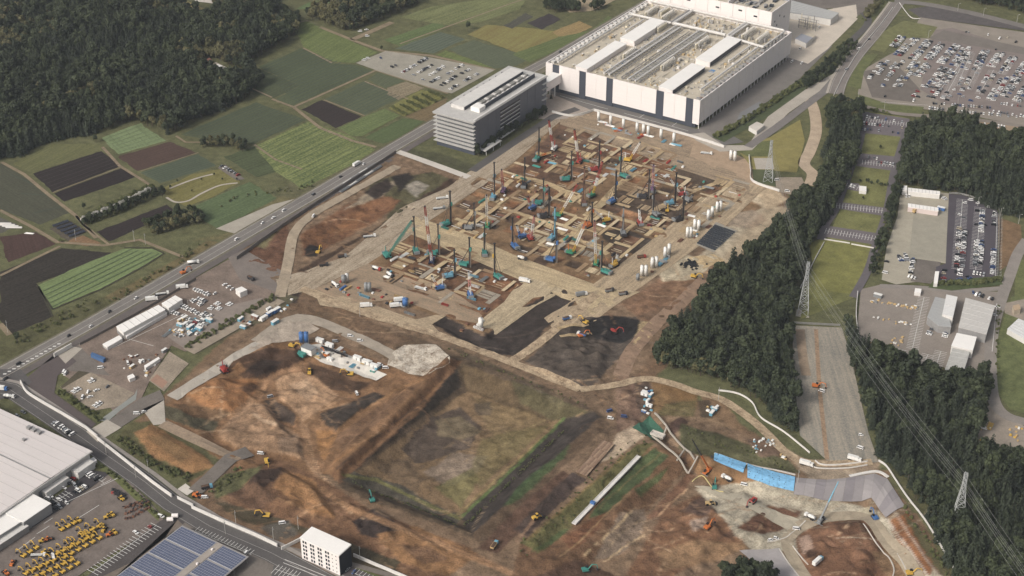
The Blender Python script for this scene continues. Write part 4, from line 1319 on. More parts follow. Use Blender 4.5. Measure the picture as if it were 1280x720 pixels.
for y, z in ((574, 30), (580, 24), (586, 33), (598, 28)):
    rpart('louvre', MB().box(-39.02, y, z, -38.8, y + 1.6, z + 2), DARK)
for i in range(26):
    x, y = random.uniform(-88, -50), random.uniform(572, 604)
    rpart('roof_unit', MB().box(x, y, 40.8, x + random.uniform(2, 5), y + random.uniform(3, 9), 40.8 + random.uniform(1, 3.5)), random.choice([GREY_METAL, STEEL, GLASS]))

# --- office block
OX, OY = -183.5, 246.0
OFF_CLAD = mat('office_cladding', (110, 113, 121), .06, 10, .5)
off = empty('office_block', (OX, OY, 0), 0, 'eight-storey office block with white sun-shade slabs beside the factory', 'office building')
def opart(name, b, m, parent=None):
    o = b.build(name, m, parent or off)
    if parent is None: o.location = (-OX, -OY, 0)
    return o
ax0, ax1, ay0, ay1, ah = -204.0, -161.0, 186.0, 310.0, 33.0
opart('core_wall', MB().box(ax0, ay0, 0, ax1 - .6, ay1, ah), mat('office_glazing', (74, 80, 88), .1, 6, .3, spec=.5))
opart('podium', MB().box(ax0 - .3, ay0 - 2, 0, ax1 - .2, ay0 - .1, 4.6), DARK_CLAD)
slab_m = mat('white_slab', (188, 185, 180), .04, 10, .7)
for i in range(8):
    z = 5.0 + i * 3.95
    opart('sun_shade', MB().box(ax0 - 2.6, ay0 - 4.2, z, ax1 + .3, ay0 - .05, z + .38), slab_m)
    opart('sun_shade', MB().box(ax0 - 2.6, ay0, z, ax0 - .05, ay1, z + .38), slab_m)
    if i < 7:
        opart('spandrel', MB().box(ax0 - .25, ay0 - .9, z + .56, ax1 - .8, ay0 - .06, z + 1.6), mat('grey_spandrel', (118, 120, 122), .08))
        for k in range(12):
            x = ax0 + 1 + k * 3.5
            opart('mullion', MB().box(x, ay0 - .62, z + 1.62, x + .3, ay0 - .06, z + 3.9), OFFWHITE)
# east face: dark panels with window bands
edges = list(np.linspace(ay0, ay1, 19))
for k in range(18):
    y0_, y1_ = edges[k] + .1, edges[k + 1] - .1
    if 6 <= k < 11:
        for i in range(8):
            z = 1 + i * 4.0
            opart('cladding_panel', MB().box(ax1 - .55, y0_, z, ax1, y1_, z + (1.9 if 2 <= i < 7 else 3.9)), OFF_CLAD)
            if 2 <= i < 7:
                w = opart('window', MB().box(ax1 - .5, y0_ + .05, z + 1.95, ax1 - .15, y1_ - .05, z + 3.85), GLASS)
                MB().box(ax1 - .15, y0_, z + 1.75, ax1 + .7, y1_, z + 1.95).build('sun_louvre', OFFWHITE, w)
    else:
        opart('cladding_panel', MB().box(ax1 - .55, y0_, 4.6, ax1 + (.12 if k % 2 else 0), y1_, ah), OFF_CLAD)
for k in range(15):
    for i in range(4):
        if k > 11:
            opart('balcony', MB().box(ax1 + .15, ay1 - 9 + (k - 12) * 3, 12 + i * 5.6, ax1 + 2.4, ay1 - 6.6 + (k - 12) * 3, 12.5 + i * 5.6), slab_m)
opart('canopy', MB().box(ax1 + .2, 188, 4.6, ax1 + 9.5, 216, 5.1), slab_m)
opart('canopy', MB().box(ax1 + .2, 221, 4.2, ax1 + 6, 244, 4.7), slab_m)
for y in (190, 202, 214):
    opart('canopy_post', MB().box(ax1 + 8.6, y, 0, ax1 + 9, y + .4, 4.6), OFFWHITE)
opart('roof', MB().box(ax0 - 2.9, ay0 - 4.5, ah + .65, ax1 + .6, ay1 + 2.5, ah + 1.3), mat('office_roof', (184, 181, 176), .08, 6))
opart('roof_edge', MB().box(ax1 - 2.2, ay0, ah + 1.32, ax1 - .4, ay1, ah + 2.2), OFFWHITE)
pent = opart('penthouse', MB().box(-198, 200, ah + 1.3, -183.5, 303, ah + 4.6), OFFWHITE)
MB().box(-183.4, 200.5, ah + 1.32, -183.1, 302, ah + 4.3).build('dark_side_panel', DARK_CLAD, pent)
opart('plant_screen', MB().box(-170.2, 214, ah + 1.3, -169.4, 302, ah + 5.2), DARK_CLAD)
opart('stair_head', MB().box(-178, 203, ah + 1.3, -168, 213, ah + 5.6), WHITE_ROOF)
for j in range(20):
    y = 216 + j * 4.3
    opart('cooling_unit', MB().box(-180.5, y, ah + 1.32, -176.5, y + 3, ah + 3.6), STEEL if j % 3 else OFFWHITE)
    if j % 2 == 0:
        opart('cooling_unit', MB().box(-174.5, y, ah + 1.32, -171.5, y + 3, ah + 3.2), OFFWHITE)
for j in range(9):
    opart('roof_vent', MB().box(-203, 205 + j * 11, ah + 1.32, -201.2, 207 + j * 11, ah + 2.2), GREY_METAL)

# --- skybridge from office to factory
br = empty('skybridge', (-172, 330, 0), 0, 'white enclosed footbridge joining the office block to the factory', 'bridge')
MB().box(-5, -17.5, 12, 4.4, 18.6, 21).build('bridge_box', WHITE, br)
MB().box(-5.2, -17.6, 21.05, 4.6, 18.7, 21.5).build('bridge_roof', WHITE_ROOF, br)
for y in (-8, 9):
    MB().box(-3.5, y, 0, -2.5, y + 1, 12).build('bridge_pillar', OFFWHITE, br)
    MB().box(2.2, y, 0, 3.2, y + 1, 12).build('bridge_pillar', OFFWHITE, br)

# --- white apartment block by the south road
apt = empty('apartment_block', (84.7, -341.2, 0), 0, 'white five-storey apartment block with black end wall by the south road', 'building')
MB().box(-15.2, -5.6, 0, 15.0, 5.6, 16.2).build('wall', WHITE, apt)
MB().box(15.02, -5.7, 0, 15.5, 5.7, 16.6).build('end_wall', mat('black_end_wall', (42, 45, 54), .08, 5), apt)
MB().hull8([(-15.5, -6, 16.22), (15.6, -6, 16.22), (15.6, 6, 16.22), (-15.5, 6, 16.22)], [(-15.5, -6, 16.9), (15.6, -6, 16.9), (15.6, 6, 17.3), (-15.5, 6, 17.3)]).build('roof', WHITE_ROOF, apt)
for r_ in range(5):
    for c in range(4):
        x, z = -13.6 + c * 5.9, 1.2 + r_ * 3.05
        dark = r_ == 4 or (r_, c) in ((1, 2), (3, 1))
        for d in (0, 1.9):
            w = MB().box(x + d, -5.72, z, x + d + 1.25, -5.62, z + 1.75).build('window', DARK if dark else GLASS, apt)
            MB().box(x + d - .12, -5.8, z - .16, x + d + 1.37, -5.62, z - .02).build('sill', OFFWHITE, w)
    for c in range(2):
        x, z = 9.4 + c * 2.9, 1.9 + r_ * 3.05
        MB().box(x, -5.72, z, x + .5, -5.62, z + .8).build('vent', DARK, apt)

# --- buildings traced by their roofs
def rooms(name, label, roof, h, wall_m, roof_m, cat='building', eave=.4, seams=0, doors=0, group=None, lift=.35):
    pts = [P(x, y, h) for x, y in px(roof)]
    cx, cy = sum(p[0] for p in pts) / len(pts), sum(p[1] for p in pts) / len(pts)
    g = hz(cx, cy)
    root = empty(name, (cx, cy, g), 0, label, cat, group)
    loc = [(p[0] - cx, p[1] - cy) for p in pts]
    hh = h - g
    MB().prism([(x * .985, y * .985) for x, y in loc], 0, hh - lift).build('wall', wall_m, root)
    r = MB().prism(loc, hh - lift + .02, hh).build('roof', roof_m, root)
    if seams:
        a, b_, c, d = [Vector(q) for q in loc[:4]]
        for k in range(1, seams):
            t = k / seams
            p, q = a.lerp(b_, t), d.lerp(c, t)
            s = MB(); s.bar((p.x, p.y, hh + .04), (q.x, q.y, hh + .04), .3); s.build('roof_seam', mat('seam_grey', (188, 186, 182), .05), r)
    if doors:
        a, b_ = Vector(loc[0]), Vector(loc[-1])
        d = (b_ - a); n = Vector((d.y, -d.x)).normalized()
        if n.dot((a + b_) / 2) < 0: n = -n
        for k in range(doors):
            t = (k + .5) / doors
            p = (a + d * t) * .987 + n * .06
            u = d.normalized() * min(2.2, d.length / doors * .3)
            m_ = MB().hull8([(p.x - u.x, p.y - u.y, 0.1), (p.x + u.x, p.y + u.y, .1), (p.x + u.x + n.x * .1, p.y + u.y + n.y * .1, .1), (p.x - u.x + n.x * .1, p.y - u.y + n.y * .1, .1)],
                            [(p.x - u.x, p.y - u.y, hh * .55), (p.x + u.x, p.y + u.y, hh * .55), (p.x + u.x + n.x * .1, p.y + u.y + n.y * .1, hh * .55), (p.x - u.x + n.x * .1, p.y - u.y + n.y * .1, hh * .55)])
            m_.build('door', GREY_METAL, root)
    return root

# big warehouse at the south-west corner
wh = empty('warehouse', (-190, -420, 0), 0, 'big pale low-pitched warehouse roof at the lower corner beside the side road', 'warehouse')
def wpart(name, b, m, parent=None):
    o = b.build(name, m, parent or wh)
    if parent is None: o.location = (190, 420, 0)
    return o
WR = mat('pale_ribbed_roof', (208, 200, 196), .03, 30, .6, streak=(0, 60, 1.5))
wpart('wall', MB().box(-279, -499, 0, -113, -348.5, 8.6), OFFWHITE)
for k, (ya, yb) in enumerate(((-500, -384.2), (-383.9, -347))):
    za, zb = (9.0, 10.2) if k == 0 else (10.2, 9.6)
    r = MB().hull8([(-280, ya, za - .3), (-112, ya, za - .3), (-112, yb, zb - .3), (-280, yb, zb - .3)], [(-280, ya, za), (-112, ya, za), (-112, yb, zb), (-280, yb, zb)])
    wpart('roof', r, WR)
for y in np.arange(-494, -350, 7.5):
    z = 9.0 + 1.2 * (y + 500) / 116 if y < -384 else 10.2 - .6 * (y + 384) / 37
    wpart('roof_seam', MB().box(-280, y, z + .02, -112, y + .25, z + .12), mat('seam_line', (182, 176, 172), .05))
for y in (-470, -440, -410, -365):
    for x in (-250, -205, -160):
        wpart('roof_vent', MB().box(x, y, 9.2, x + 2.2, y + 2.2, 11.2), GREY_METAL)
wpart('ridge_cap', MB().box(-280, -384.6, 10.25, -112, -383.6, 10.45), GREY_METAL)
wpart('gutter', MB().box(-111.9, -500, 8.5, -111.3, -347, 9.6), OFFWHITE)
for y in np.arange(-490, -350, 12):
    wpart('shutter', MB().box(-112.9, y, 0, -112.6, y + 6, 5), GREY_METAL)
wpart('loading_bay', MB().box(-112.4, -366, 0, -106, -351, 5.5), OFFWHITE)
wpart('loading_bay', MB().box(-112.4, -392, 0, -108, -372, 5.0), OFFWHITE)
for j in range(3):
    wpart('roof_unit', MB().box(-168 + j * 5, -354, 9.9, -165 + j * 5, -351, 11.5), GREY_METAL)
rooms('depot_office', 'white-roofed two-storey depot office beside the warehouse', '39,616 64,629 29,653 4,640', 8, mat('grey_wall', (150, 150, 150), .06), WHITE_ROOF, seams=0)
rooms('depot_workshop', 'white-roofed depot workshop at the left edge above the yellow machines', '-30,630 6,638 28,651 -30,688', 7.5, mat('grey_wall', (150, 150, 150)), WHITE_ROOF)
rooms('depot_canopy', 'long pale canopy along the depot workshop front', '28,653 36,657 -20,694 -24,688', 5, GREY_METAL, OFFWHITE)
rooms('pump_house', 'small white cube building on the verge by the warehouse corner', '112,574 117,571 121,575 116,579', 3.2, WHITE, WHITE_ROOF)

# solar canopy
SOLAR = mat('solar_glass', (94, 101, 124), .08, 3, .25, spec=.5)
sc_ = empty('solar_canopy', (18, -420, 0), 0, 'steel car-park canopy roofed with blue solar arrays and a central walkway', 'canopy')
def spart(name, b, m, parent=None):
    o = b.build(name, m, parent or sc_)
    if parent is None: o.location = (-18, 420, 0)
    return o
spart('roof_sheet', MB().box(-10, -470, 5.4, 45.5, -368.5, 5.8), mat('canopy_sheet', (150, 146, 144), .06, 6))
for xa, xb, ncol in ((-9.2, 19.6, 18), (25.6, 44.6, 12)):
    for j in range(6):
        ya = -369.8 - j * 15.4
        arr = spart('solar_array', MB().box(xa - .1, ya - 13.9, 5.82, xb + .1, ya + .1, 6.0), mat('array_frame', (176, 178, 184), .05))
        b = MB()
        w, h = (xb - xa) / ncol, 13.8 / 7
        for c in range(ncol):
            for r_ in range(7):
                b.box(xa + c * w + .07, ya - (r_ + 1) * h + .1, 6.01, xa + (c + 1) * w - .07, ya - r_ * h - .1, 6.07)
        mo = b.build('solar_modules', SOLAR, arr)
        mo['kind'] = 'stuff'
spart('walkway', MB().box(20.3, -470, 5.85, 25.0, -369, 6.15), mat('walkway_grey', (160, 150, 140), .08))
for x in (-8, 20, 44):
    for y in np.arange(-465, -368, 12):
        spart('post', MB().box(x - .2, y - .2, .3, x + .2, y + .2, 5.4), STEEL)
for x, y in ((22, -377), (23.5, -392)):
    spart('inverter_box', MB().box(x, y, 6.2, x + 1.2, y + 1.2, 7.2), WHITE)

# storage tanks by the canopy
for i, (x, y) in enumerate(((213, 652), (219, 647.5))):
    p = at(x, y, .4)
    t = empty('storage_tank', p, 0, ('white rounded tank beside the solar canopy, nearer the canopy', 'white rounded tank beside the solar canopy, nearer the road')[i], 'tank', 'tanks by the solar canopy')
    MB().tube((-1.6, -1.2, 1.6), (1.6, 1.2, 1.6), 1.45, n=12).build('shell', WHITE, t)
    MB().box(-1.4, -1.3, 0, -.9, -.8, 1).build('foot', STEEL, t)
    MB().box(.9, .5, 0, 1.4, 1.0, 1).build('foot', STEEL, t)

# site offices
PRE = mat('prefab_wall', (216, 212, 206), .05, 4)
rooms('site_office', 'long white two-storey site office along the highway fence', '145,408 198,381 207,387 154,416', 6.2, PRE, WHITE_ROOF, seams=7, doors=8)
rooms('site_office', 'shorter white site office at the upper end of the office row', '202,379 219,369 228,374 211,385', 6.2, PRE, WHITE_ROOF, seams=3, doors=3)
rooms('site_office', 'low white single-storey hut at the lower end of the office row', '128,430 149,419 153,423 134,434', 3.2, PRE, WHITE_ROOF, doors=3)
rooms('site_office', 'narrow white lean-to along the long site office', '156,418 207,389 209,391 158,421', 3, PRE, WHITE_ROOF)
rooms('guard_hut', 'small white guard hut at the end of the office car park', '294,361 302,358 309,362 300,366', 5, PRE, WHITE_ROOF)
rooms('gate_hut', 'thin white gate hut beside the weighbridge', '180,457 198,446 200,448 182,460', 3, PRE, WHITE_ROOF)
rooms('gate_hut', 'small white double cabin on the yard below the weighbridge', '159,470 166,467 169,471 162,474', 3.2, PRE, WHITE_ROOF)
rooms('storage_container', 'blue container hut on the yard near the gate', '115,440 132,447 129,450 113,443', 3, mat('blue_paint', (72, 104, 146), .08), mat('blue_paint', (72, 104, 146)))
# prefab rows on the eastern gravel yard
rooms('prefab_hut', 'small white prefab hut at the corner of the eastern gravel yard', '1126,232 1134,232 1134,238 1126,238', 5, PRE, WHITE_ROOF)
rooms('prefab_row', 'long white prefab row at the top of the eastern gravel yard', '1135,234.5 1175,239 1175,243 1135,239', 5, PRE, WHITE_ROOF, seams=9)
rooms('prefab_row', 'long pinkish-white prefab row standing in the eastern gravel yard', '1135,254 1173,259.5 1173,264 1135,258.5', 5, mat('pink_prefab', (206, 190, 184), .05), WHITE_ROOF, seams=8)
rooms('white_trailer', 'tall white trailer box parked at the end of the eastern car park', '1169,339 1174,339 1172,354 1167,354', 4, PRE, WHITE_ROOF, cat='trailer')
rooms('yard_hut', 'small white hut beside the lane above the storage yard', '1144,360 1152,361 1151,366 1143,365', 3.5, PRE, WHITE_ROOF)
# storage yard sheds
rooms('metal_shed', 'grey sheet-roofed shed at the left of the storage yard buildings', '1159,396 1169,371 1184,374 1189,409 1173,407', 7, GREY_METAL, GREY_ROOF)
rooms('metal_shed', 'bright ridged shed roof overlapping the grey shed', '1178,392 1183,368 1197,371 1191,397', 9.5, OFFWHITE, mat('bright_sheet_roof', (214, 212, 208), .05, 4, .6, streak=(60, 30, 1)), seams=2)
rooms('metal_shed', 'large pale shed roof with a rusty patch in the storage yard', '1198,409 1207,372 1244,382 1233,418', 8.5, GREY_METAL, mat('patched_roof', (190, 186, 180), .08, 7, .6, streak=(75, 40, 1.4)), seams=6)
rooms('metal_shed', 'clean white flat-roofed shed in the middle of the storage yard', '1189,432 1196,416 1221,421 1216,438', 7.5, OFFWHITE, WHITE_ROOF)
rooms('metal_shed', 'weathered grey shed roof next to the trees', '1181,462 1191,434 1213,438 1204,466', 6, GREY_METAL, mat('weathered_roof', (176, 174, 168), .12, 5, .7, streak=(75, 40, 1.4)), seams=5)
rooms('greenhouse', 'white ribbed greenhouse at the right edge by the lane', '1259,411 1273,398 1298,408 1296,432', 5, OFFWHITE, mat('greenhouse_roof', (206, 206, 204), .06, 4), seams=6)
rooms('farm_house', 'small pale house above the greenhouse by the lane', '1266,382 1274,380 1276,386 1268,388', 5, mat('beige_wall', (188, 172, 150), .08), mat('tan_roof', (176, 152, 124), .1))
rooms('service_building', 'long grey-roofed service building behind the factory yard', '978,14 981,-2 1049,16 1039,24', 8, OFFWHITE, GREY_ROOF, seams=7)
rooms('substation_hut', 'grey-roofed plant hut in the factory back yard', '994,48 1002,42 1016,47 1008,54', 6, OFFWHITE, mat('slate_roof', (150, 152, 160), .06))
rooms('substation_hut', 'white box plant beside the plant hut in the back yard', '1006,43 1012,40 1020,44 1014,49', 4.5, OFFWHITE, DECK)
rooms('farm_house', 'small red-roofed house in the clearing of the north-west wood', '242,82 262,72 265,75 246,85', 4, mat('brown_wall', (120, 100, 84), .1), mat('red_tile', (142, 96, 82), .12))
for i, q in enumerate(('272,80 278,82 276,85 270,83', '280,83 290,87 288,91 279,87', '292,88 300,92 298,95 291,92')):
    rooms('farm_shed', ('small white shed nearest the red-roofed house in the wood clearing', 'longer white shed in the middle of the wood clearing', 'white shed at the lower end of the wood clearing')[i], q, 3.5, OFFWHITE, WHITE_ROOF)
rooms('bus_shelter', 'long grey roof over the bicycle shelter east of the factory', '921,150 925,141 949,127 954,130 934,146', 3.5, GREY_METAL, mat('shelter_roof', (124, 124, 124), .06))
rooms('gate_canopy', 'white flat canopy over the factory east gate', '936,158 946,152 956,156 946,164', 4.5, OFFWHITE, CONCRETE_PALE)
rooms('terrace_hut', 'small white hut on the terraced car park', '1074,232 1083,233 1083,239 1074,238', 3.5, PRE, WHITE_ROOF)
# back-yard pipe tower
pt = empty('pipe_tower', at(1010, 36, .3), 0, 'open steel pipe tower in the factory back yard', 'pipe tower')
for i in range(9):
    x, y = (i % 5) * 5 - 10, (i // 5) * 6 - 3
    MB().tube((x, y, 0), (x, y, 10 + (i % 3) * 2.5), .5, n=6).build('stack', TANK if i % 2 else STEEL, pt)
for z in (3, 7, 10):
    MB().box(-11, -4, z, 11, -3.5, z + .4).box(-11, 3, z + .01, 11, 3.5, z + .41).build('frame', STEEL, pt)
# ---------------------------------------------------------------- trees
def foliage(name, rgb, rgb2, hue=0.2):
    """leaf colour varies from tree to tree and from clump to clump"""
    m = bpy.data.materials.new(name)
    m.use_nodes = True
    nt = m.node_tree
    b = nt.nodes['Principled BSDF']
    b.inputs['Roughness'].default_value = 0.7
    b.inputs['Specular IOR Level'].default_value = 0.2
    oi = nt.nodes.new('ShaderNodeObjectInfo')
    g = nt.nodes.new('ShaderNodeNewGeometry')
    n = nt.nodes.new('ShaderNodeTexNoise')
    n.inputs['Scale'].default_value = 0.35
    n.inputs['Detail'].default_value = 3
    nt.links.new(g.outputs['Position'], n.inputs['Vector'])
    n3 = nt.nodes.new('ShaderNodeTexNoise')
    n3.inputs['Scale'].default_value = 0.022
    n3.inputs['Detail'].default_value = 3
    nt.links.new(g.outputs['Position'], n3.inputs['Vector'])
    s = nt.nodes.new('ShaderNodeMath'); s.operation = 'MULTIPLY_ADD'; s.inputs[1].default_value = 0.45
    nt.links.new(oi.outputs['Random'], s.inputs[0]); nt.links.new(n.outputs['Fac'], s.inputs[2])
    s2 = nt.nodes.new('ShaderNodeMath'); s2.operation = 'MULTIPLY_ADD'; s2.inputs[1].default_value = 0.9
    nt.links.new(n3.outputs['Fac'], s2.inputs[0]); nt.links.new(s.outputs[0], s2.inputs[2])
    r = nt.nodes.new('ShaderNodeMapRange')
    r.inputs['From Min'].default_value = 0.7; r.inputs['From Max'].default_value = 1.65
    nt.links.new(s2.outputs[0], r.inputs['Value'])
    mx = nt.nodes.new('ShaderNodeMix'); mx.data_type = 'RGBA'
    mx.inputs[6].default_value = (*lin(*rgb), 1); mx.inputs[7].default_value = (*lin(*rgb2), 1)
    nt.links.new(r.outputs[0], mx.inputs[0]); nt.links.new(mx.outputs[2], b.inputs['Base Color'])
    _mats[name] = m
    return m

BARK = mat('bark', (84, 72, 60), 0.2, 1.0, 0.95)
LEAF_CEDAR = foliage('cedar_needles', (37, 45, 36), (66, 74, 54))
LEAF_BROAD = foliage('broad_leaves', (38, 47, 35), (77, 85, 57))
LEAF_OLIVE = foliage('olive_leaves', (74, 75, 50), (122, 116, 78))
LEAF_SHRUB = foliage('shrub_leaves', (72, 80, 48), (116, 118, 70))
LEAF_WHITE = foliage('white_blossom', (150, 148, 138), (206, 202, 194))

def quads_mesh(name, C, N, S, R, m):
    """leaf clumps: centres, normals, sizes -> slightly folded quads"""
    n = len(C)
    a = np.cross(N, R.normal(size=(n, 3)))
    a /= np.linalg.norm(a, axis=1)[:, None] + 1e-9
    b = np.cross(N, a)
    s = S[:, None]
    k = R.uniform(0.65, 1.25, (n, 2))
    V = np.stack([C - a * s * k[:, :1] - b * s * 0.5, C + a * s * 0.55 - b * s * k[:, 1:], C + a * s * k[:, 1:] + b * s * 0.55, C - a * s * 0.5 + b * s * k[:, :1]], 1)
    V[:, 1] += N * s * 0.25
    V[:, 3] -= N * s * 0.2
    me = bpy.data.meshes.new(name)
    me.from_pydata(V.reshape(-1, 3).tolist(), [], [(4 * i, 4 * i + 1, 4 * i + 2, 4 * i + 3) for i in range(n)])
    me.materials.append(m)
    return me

def broad_crown(name, seed, m, R0=3.3, h0=4.0, H=11.0, nl=15, per=40, leaf=0.68):
    R = np.random.default_rng(seed)
    C, N, S = [], [], []
    for i in range(nl):
        t = R.uniform(0.1, 1)
        rr = R0 * (1.05 - 0.75 * abs(t - 0.4)) * R.uniform(0.25, 0.8)
        th = R.uniform(0, 2 * np.pi)
        c = np.array([rr * np.cos(th), rr * np.sin(th), h0 + (H - h0) * (0.12 + 0.72 * t)])
        lr = R0 * R.uniform(0.3, 0.5)
        d = R.normal(size=(per, 3))
        d[:, 2] = d[:, 2] * 0.8 + 0.35
        d /= np.linalg.norm(d, axis=1)[:, None]
        C.append(c + d * lr * R.uniform(0.75, 1.1, (per, 1)))
        nn = d + R.normal(scale=0.45, size=(per, 3))
        N.append(nn / np.linalg.norm(nn, axis=1)[:, None])
        S.append(R.uniform(0.6, 1.15, per) * leaf)
    return quads_mesh(name, np.concatenate(C), np.concatenate(N), np.concatenate(S), R, m)

def cedar_crown(name, seed, m, R0=2.5, h0=3.5, H=15.0, levels=13, leaf=0.72):
    R = np.random.default_rng(seed)
    C, N, S = [], [], []
    for i in range(levels):
        t = i / (levels - 1)
        z = h0 + (H - h0) * t
        r = R0 * (1 - t) ** 0.75 + 0.25
        k = max(3, int(9 * (1 - t) + 2))
        for j in range(k):
            th = 2 * np.pi * (j + R.uniform(-.3, .3)) / k + i * 0.7
            L = r * R.uniform(0.7, 1.15)
            for u in ((0.35, 0.65, 0.95) if t < 0.8 else (0.5, 0.95)):
                c = np.array([np.cos(th) * L * u, np.sin(th) * L * u, z - 0.45 * L * u + R.normal() * 0.15])
                C.append(c + R.normal(size=3) * 0.15)
                nn = np.array([np.cos(th) * 0.55, np.sin(th) * 0.55, 0.85]) + R.normal(size=3) * 0.3
                N.append(nn / np.linalg.norm(nn))
                S.append(leaf * R.uniform(0.65, 1.15) * (1.0 - 0.4 * t))
    return quads_mesh(name, np.array(C), np.array(N), np.array(S), R, m)

def trunk_mesh(name, seed, h, r, limbs, spread):
    q = random.Random(seed)
    b = MB()
    b.tube((0, 0, -0.3), (0, 0, h * 0.55), r, r * 0.7, 6).tube((0, 0, h * 0.55), (q.uniform(-.2, .2), q.uniform(-.2, .2), h), r * 0.7, r * 0.15, 6)
    for i in range(limbs):
        z = h * q.uniform(0.35, 0.8)
        th = q.uniform(0, 6.28)
        L = spread * q.uniform(0.5, 0.9)
        b.tube((0, 0, z), (math.cos(th) * L, math.sin(th) * L, z + L * 0.7), r * 0.4, r * 0.1, 5)
    return b.mesh(name, BARK)

TREES = []   # (kind, trunk mesh, crown mesh)
for k in range(3):
    TREES.append(('cedar', trunk_mesh('trunk', 10 + k, 11.0 + k, .22, 3, 1.2), cedar_crown('crown', 20 + k, LEAF_CEDAR, 2.7 + .3 * k, 2.5, 11.5 + 1.3 * k)))
for k in range(4):
    TREES.append(('broadleaf', trunk_mesh('trunk', 30 + k, 9.5, .28, 5, 2.6), broad_crown('crown', 40 + k, LEAF_BROAD, 3.1 + .3 * k, 3.4, 11.0 + k * .8)))
for k in range(3):
    TREES.append(('olive', trunk_mesh('trunk', 50 + k, 8.5, .2, 4, 2.0), broad_crown('crown', 60 + k, LEAF_OLIVE, 2.8 + .3 * k, 2.6, 10.0 + k * .6)))
for k in range(3):
    TREES.append(('shrub', trunk_mesh('trunk', 70 + k, 1.8, .08, 4, .9), broad_crown('crown', 80 + k, LEAF_SHRUB, 1.5 + .2 * k, .3, 2.7 + .4 * k, 9, 30, .42)))
TREES.append(('blossom', trunk_mesh('trunk', 90, 2.8, .1, 4, 1.2), broad_crown('crown', 91, LEAF_WHITE, 1.7, .8, 4.2, 9, 30, .42)))
KIND_ID = {k: [i for i, t in enumerate(TREES) if t[0] == k] for k in ('cedar', 'broadleaf', 'olive', 'shrub', 'blossom')}

# prototypes for the massed woods (referenced by geometry nodes, not placed themselves)
pcol = bpy.data.collections.new('tree_kinds')
for i, (k, tm, cm) in enumerate(TREES):
    b = bmesh.new(); b.from_mesh(tm); b.from_mesh(cm)
    nt_ = len(tm.polygons)
    me = bpy.data.meshes.new('whole_tree')
    b.faces.ensure_lookup_table()
    for f in b.faces:
        f.material_index = 0 if f.index < nt_ else 1
    b.to_mesh(me); b.free()
    me.materials.append(BARK); me.materials.append(cm.materials[0])
    o = bpy.data.objects.new('%02d_whole_tree' % i, me)
    pcol.objects.link(o)

def gn_group():
    ng = bpy.data.node_groups.new('scatter_trees', 'GeometryNodeTree')
    ng.interface.new_socket('Geometry', in_out='INPUT', socket_type='NodeSocketGeometry')
    ng.interface.new_socket('Geometry', in_out='OUTPUT', socket_type='NodeSocketGeometry')
    N, L = ng.nodes, ng.links
    gi, go = N.new('NodeGroupInput'), N.new('NodeGroupOutput')
    ci = N.new('GeometryNodeCollectionInfo')
    ci.inputs['Collection'].default_value = pcol
    ci.inputs['Separate Children'].default_value = True
    ci.inputs['Reset Children'].default_value = True
    ip = N.new('GeometryNodeInstanceOnPoints')
    ip.inputs['Pick Instance'].default_value = True
    def attr(nm, t):
        a = N.new('GeometryNodeInputNamedAttribute'); a.data_type = t; a.inputs['Name'].default_value = nm
        return a.outputs[0]
    rot = N.new('ShaderNodeCombineXYZ')
    L.new(attr('turn', 'FLOAT'), rot.inputs['Z'])
    L.new(gi.outputs[0], ip.inputs['Points'])
    L.new(ci.outputs[0], ip.inputs['Instance'])
    L.new(attr('kind_index', 'INT'), ip.inputs['Instance Index'])
    L.new(rot.outputs[0], ip.inputs['Rotation'])
    L.new(attr('size', 'FLOAT_VECTOR'), ip.inputs['Scale'])
    L.new(ip.outputs[0], go.inputs[0])
    return ng
GN = gn_group()

def scatter(name, label, pts):
    """pts: list of (x, y, z, kind index, turn, scale)"""
    if not pts:
        return
    a = np.array(pts, float)
    me = bpy.data.meshes.new(name)
    me.vertices.add(len(a))
    me.vertices.foreach_set('co', a[:, :3].ravel())
    me.attributes.new('kind_index', 'INT', 'POINT').data.foreach_set('value', a[:, 3].astype(np.int32))
    me.attributes.new('turn', 'FLOAT', 'POINT').data.foreach_set('value', a[:, 4])
    sz = np.stack([a[:, 5] * np.random.default_rng(1).uniform(.9, 1.15, len(a)), a[:, 5], a[:, 5] * np.random.default_rng(2).uniform(.8, 1.2, len(a))], -1)
    me.attributes.new('size', 'FLOAT_VECTOR', 'POINT').data.foreach_set('vector', sz.ravel())
    o = link(name, me)
    md = o.modifiers.new('scatter', 'NODES')
    md.node_group = GN
    return tag(o, label, 'woodland', None, 'stuff')

def fill(poly, spacing, kinds, seed, exclude=(), smin=.6, smax=1.3, keep=1.0, z=0.0):
    """jittered grid inside a survey outline; kinds: list of (kind, weight); stands of one kind cluster by noise"""
    R = np.random.default_rng(seed)
    w = wp(poly)
    xs, ys = [p[0] for p in w], [p[1] for p in w]
    gx, gy = np.meshgrid(np.arange(min(xs), max(xs), spacing), np.arange(min(ys), max(ys), spacing))
    gx = gx.ravel() + R.uniform(-.45, .45, gx.size) * spacing
    gy = gy.ravel() + R.uniform(-.45, .45, gy.size) * spacing
    ok = pip(gx, gy, w) & (R.random(gx.size) < keep)
    for e in exclude:
        ok &= ~pip(gx, gy, wp(e))
    gx, gy = gx[ok], gy[ok]
    f = np.clip(0.5 + 0.75 * fbm(gx, gy, 55, seed + 5) + R.normal(scale=.12, size=gx.size), 0, 0.999)
    cw = np.cumsum([k[1] for k in kinds]) / sum(k[1] for k in kinds)
    out = []
    for x, y, t in zip(gx, gy, f):
        k = kinds[int(np.searchsorted(cw, t))][0]
        out.append((x, y, hz(x, y), int(R.choice(KIND_ID[k])), R.uniform(0, 6.28), R.uniform(smin, smax) * (1.3 if R.random() < .14 else 1.0)))
    return out

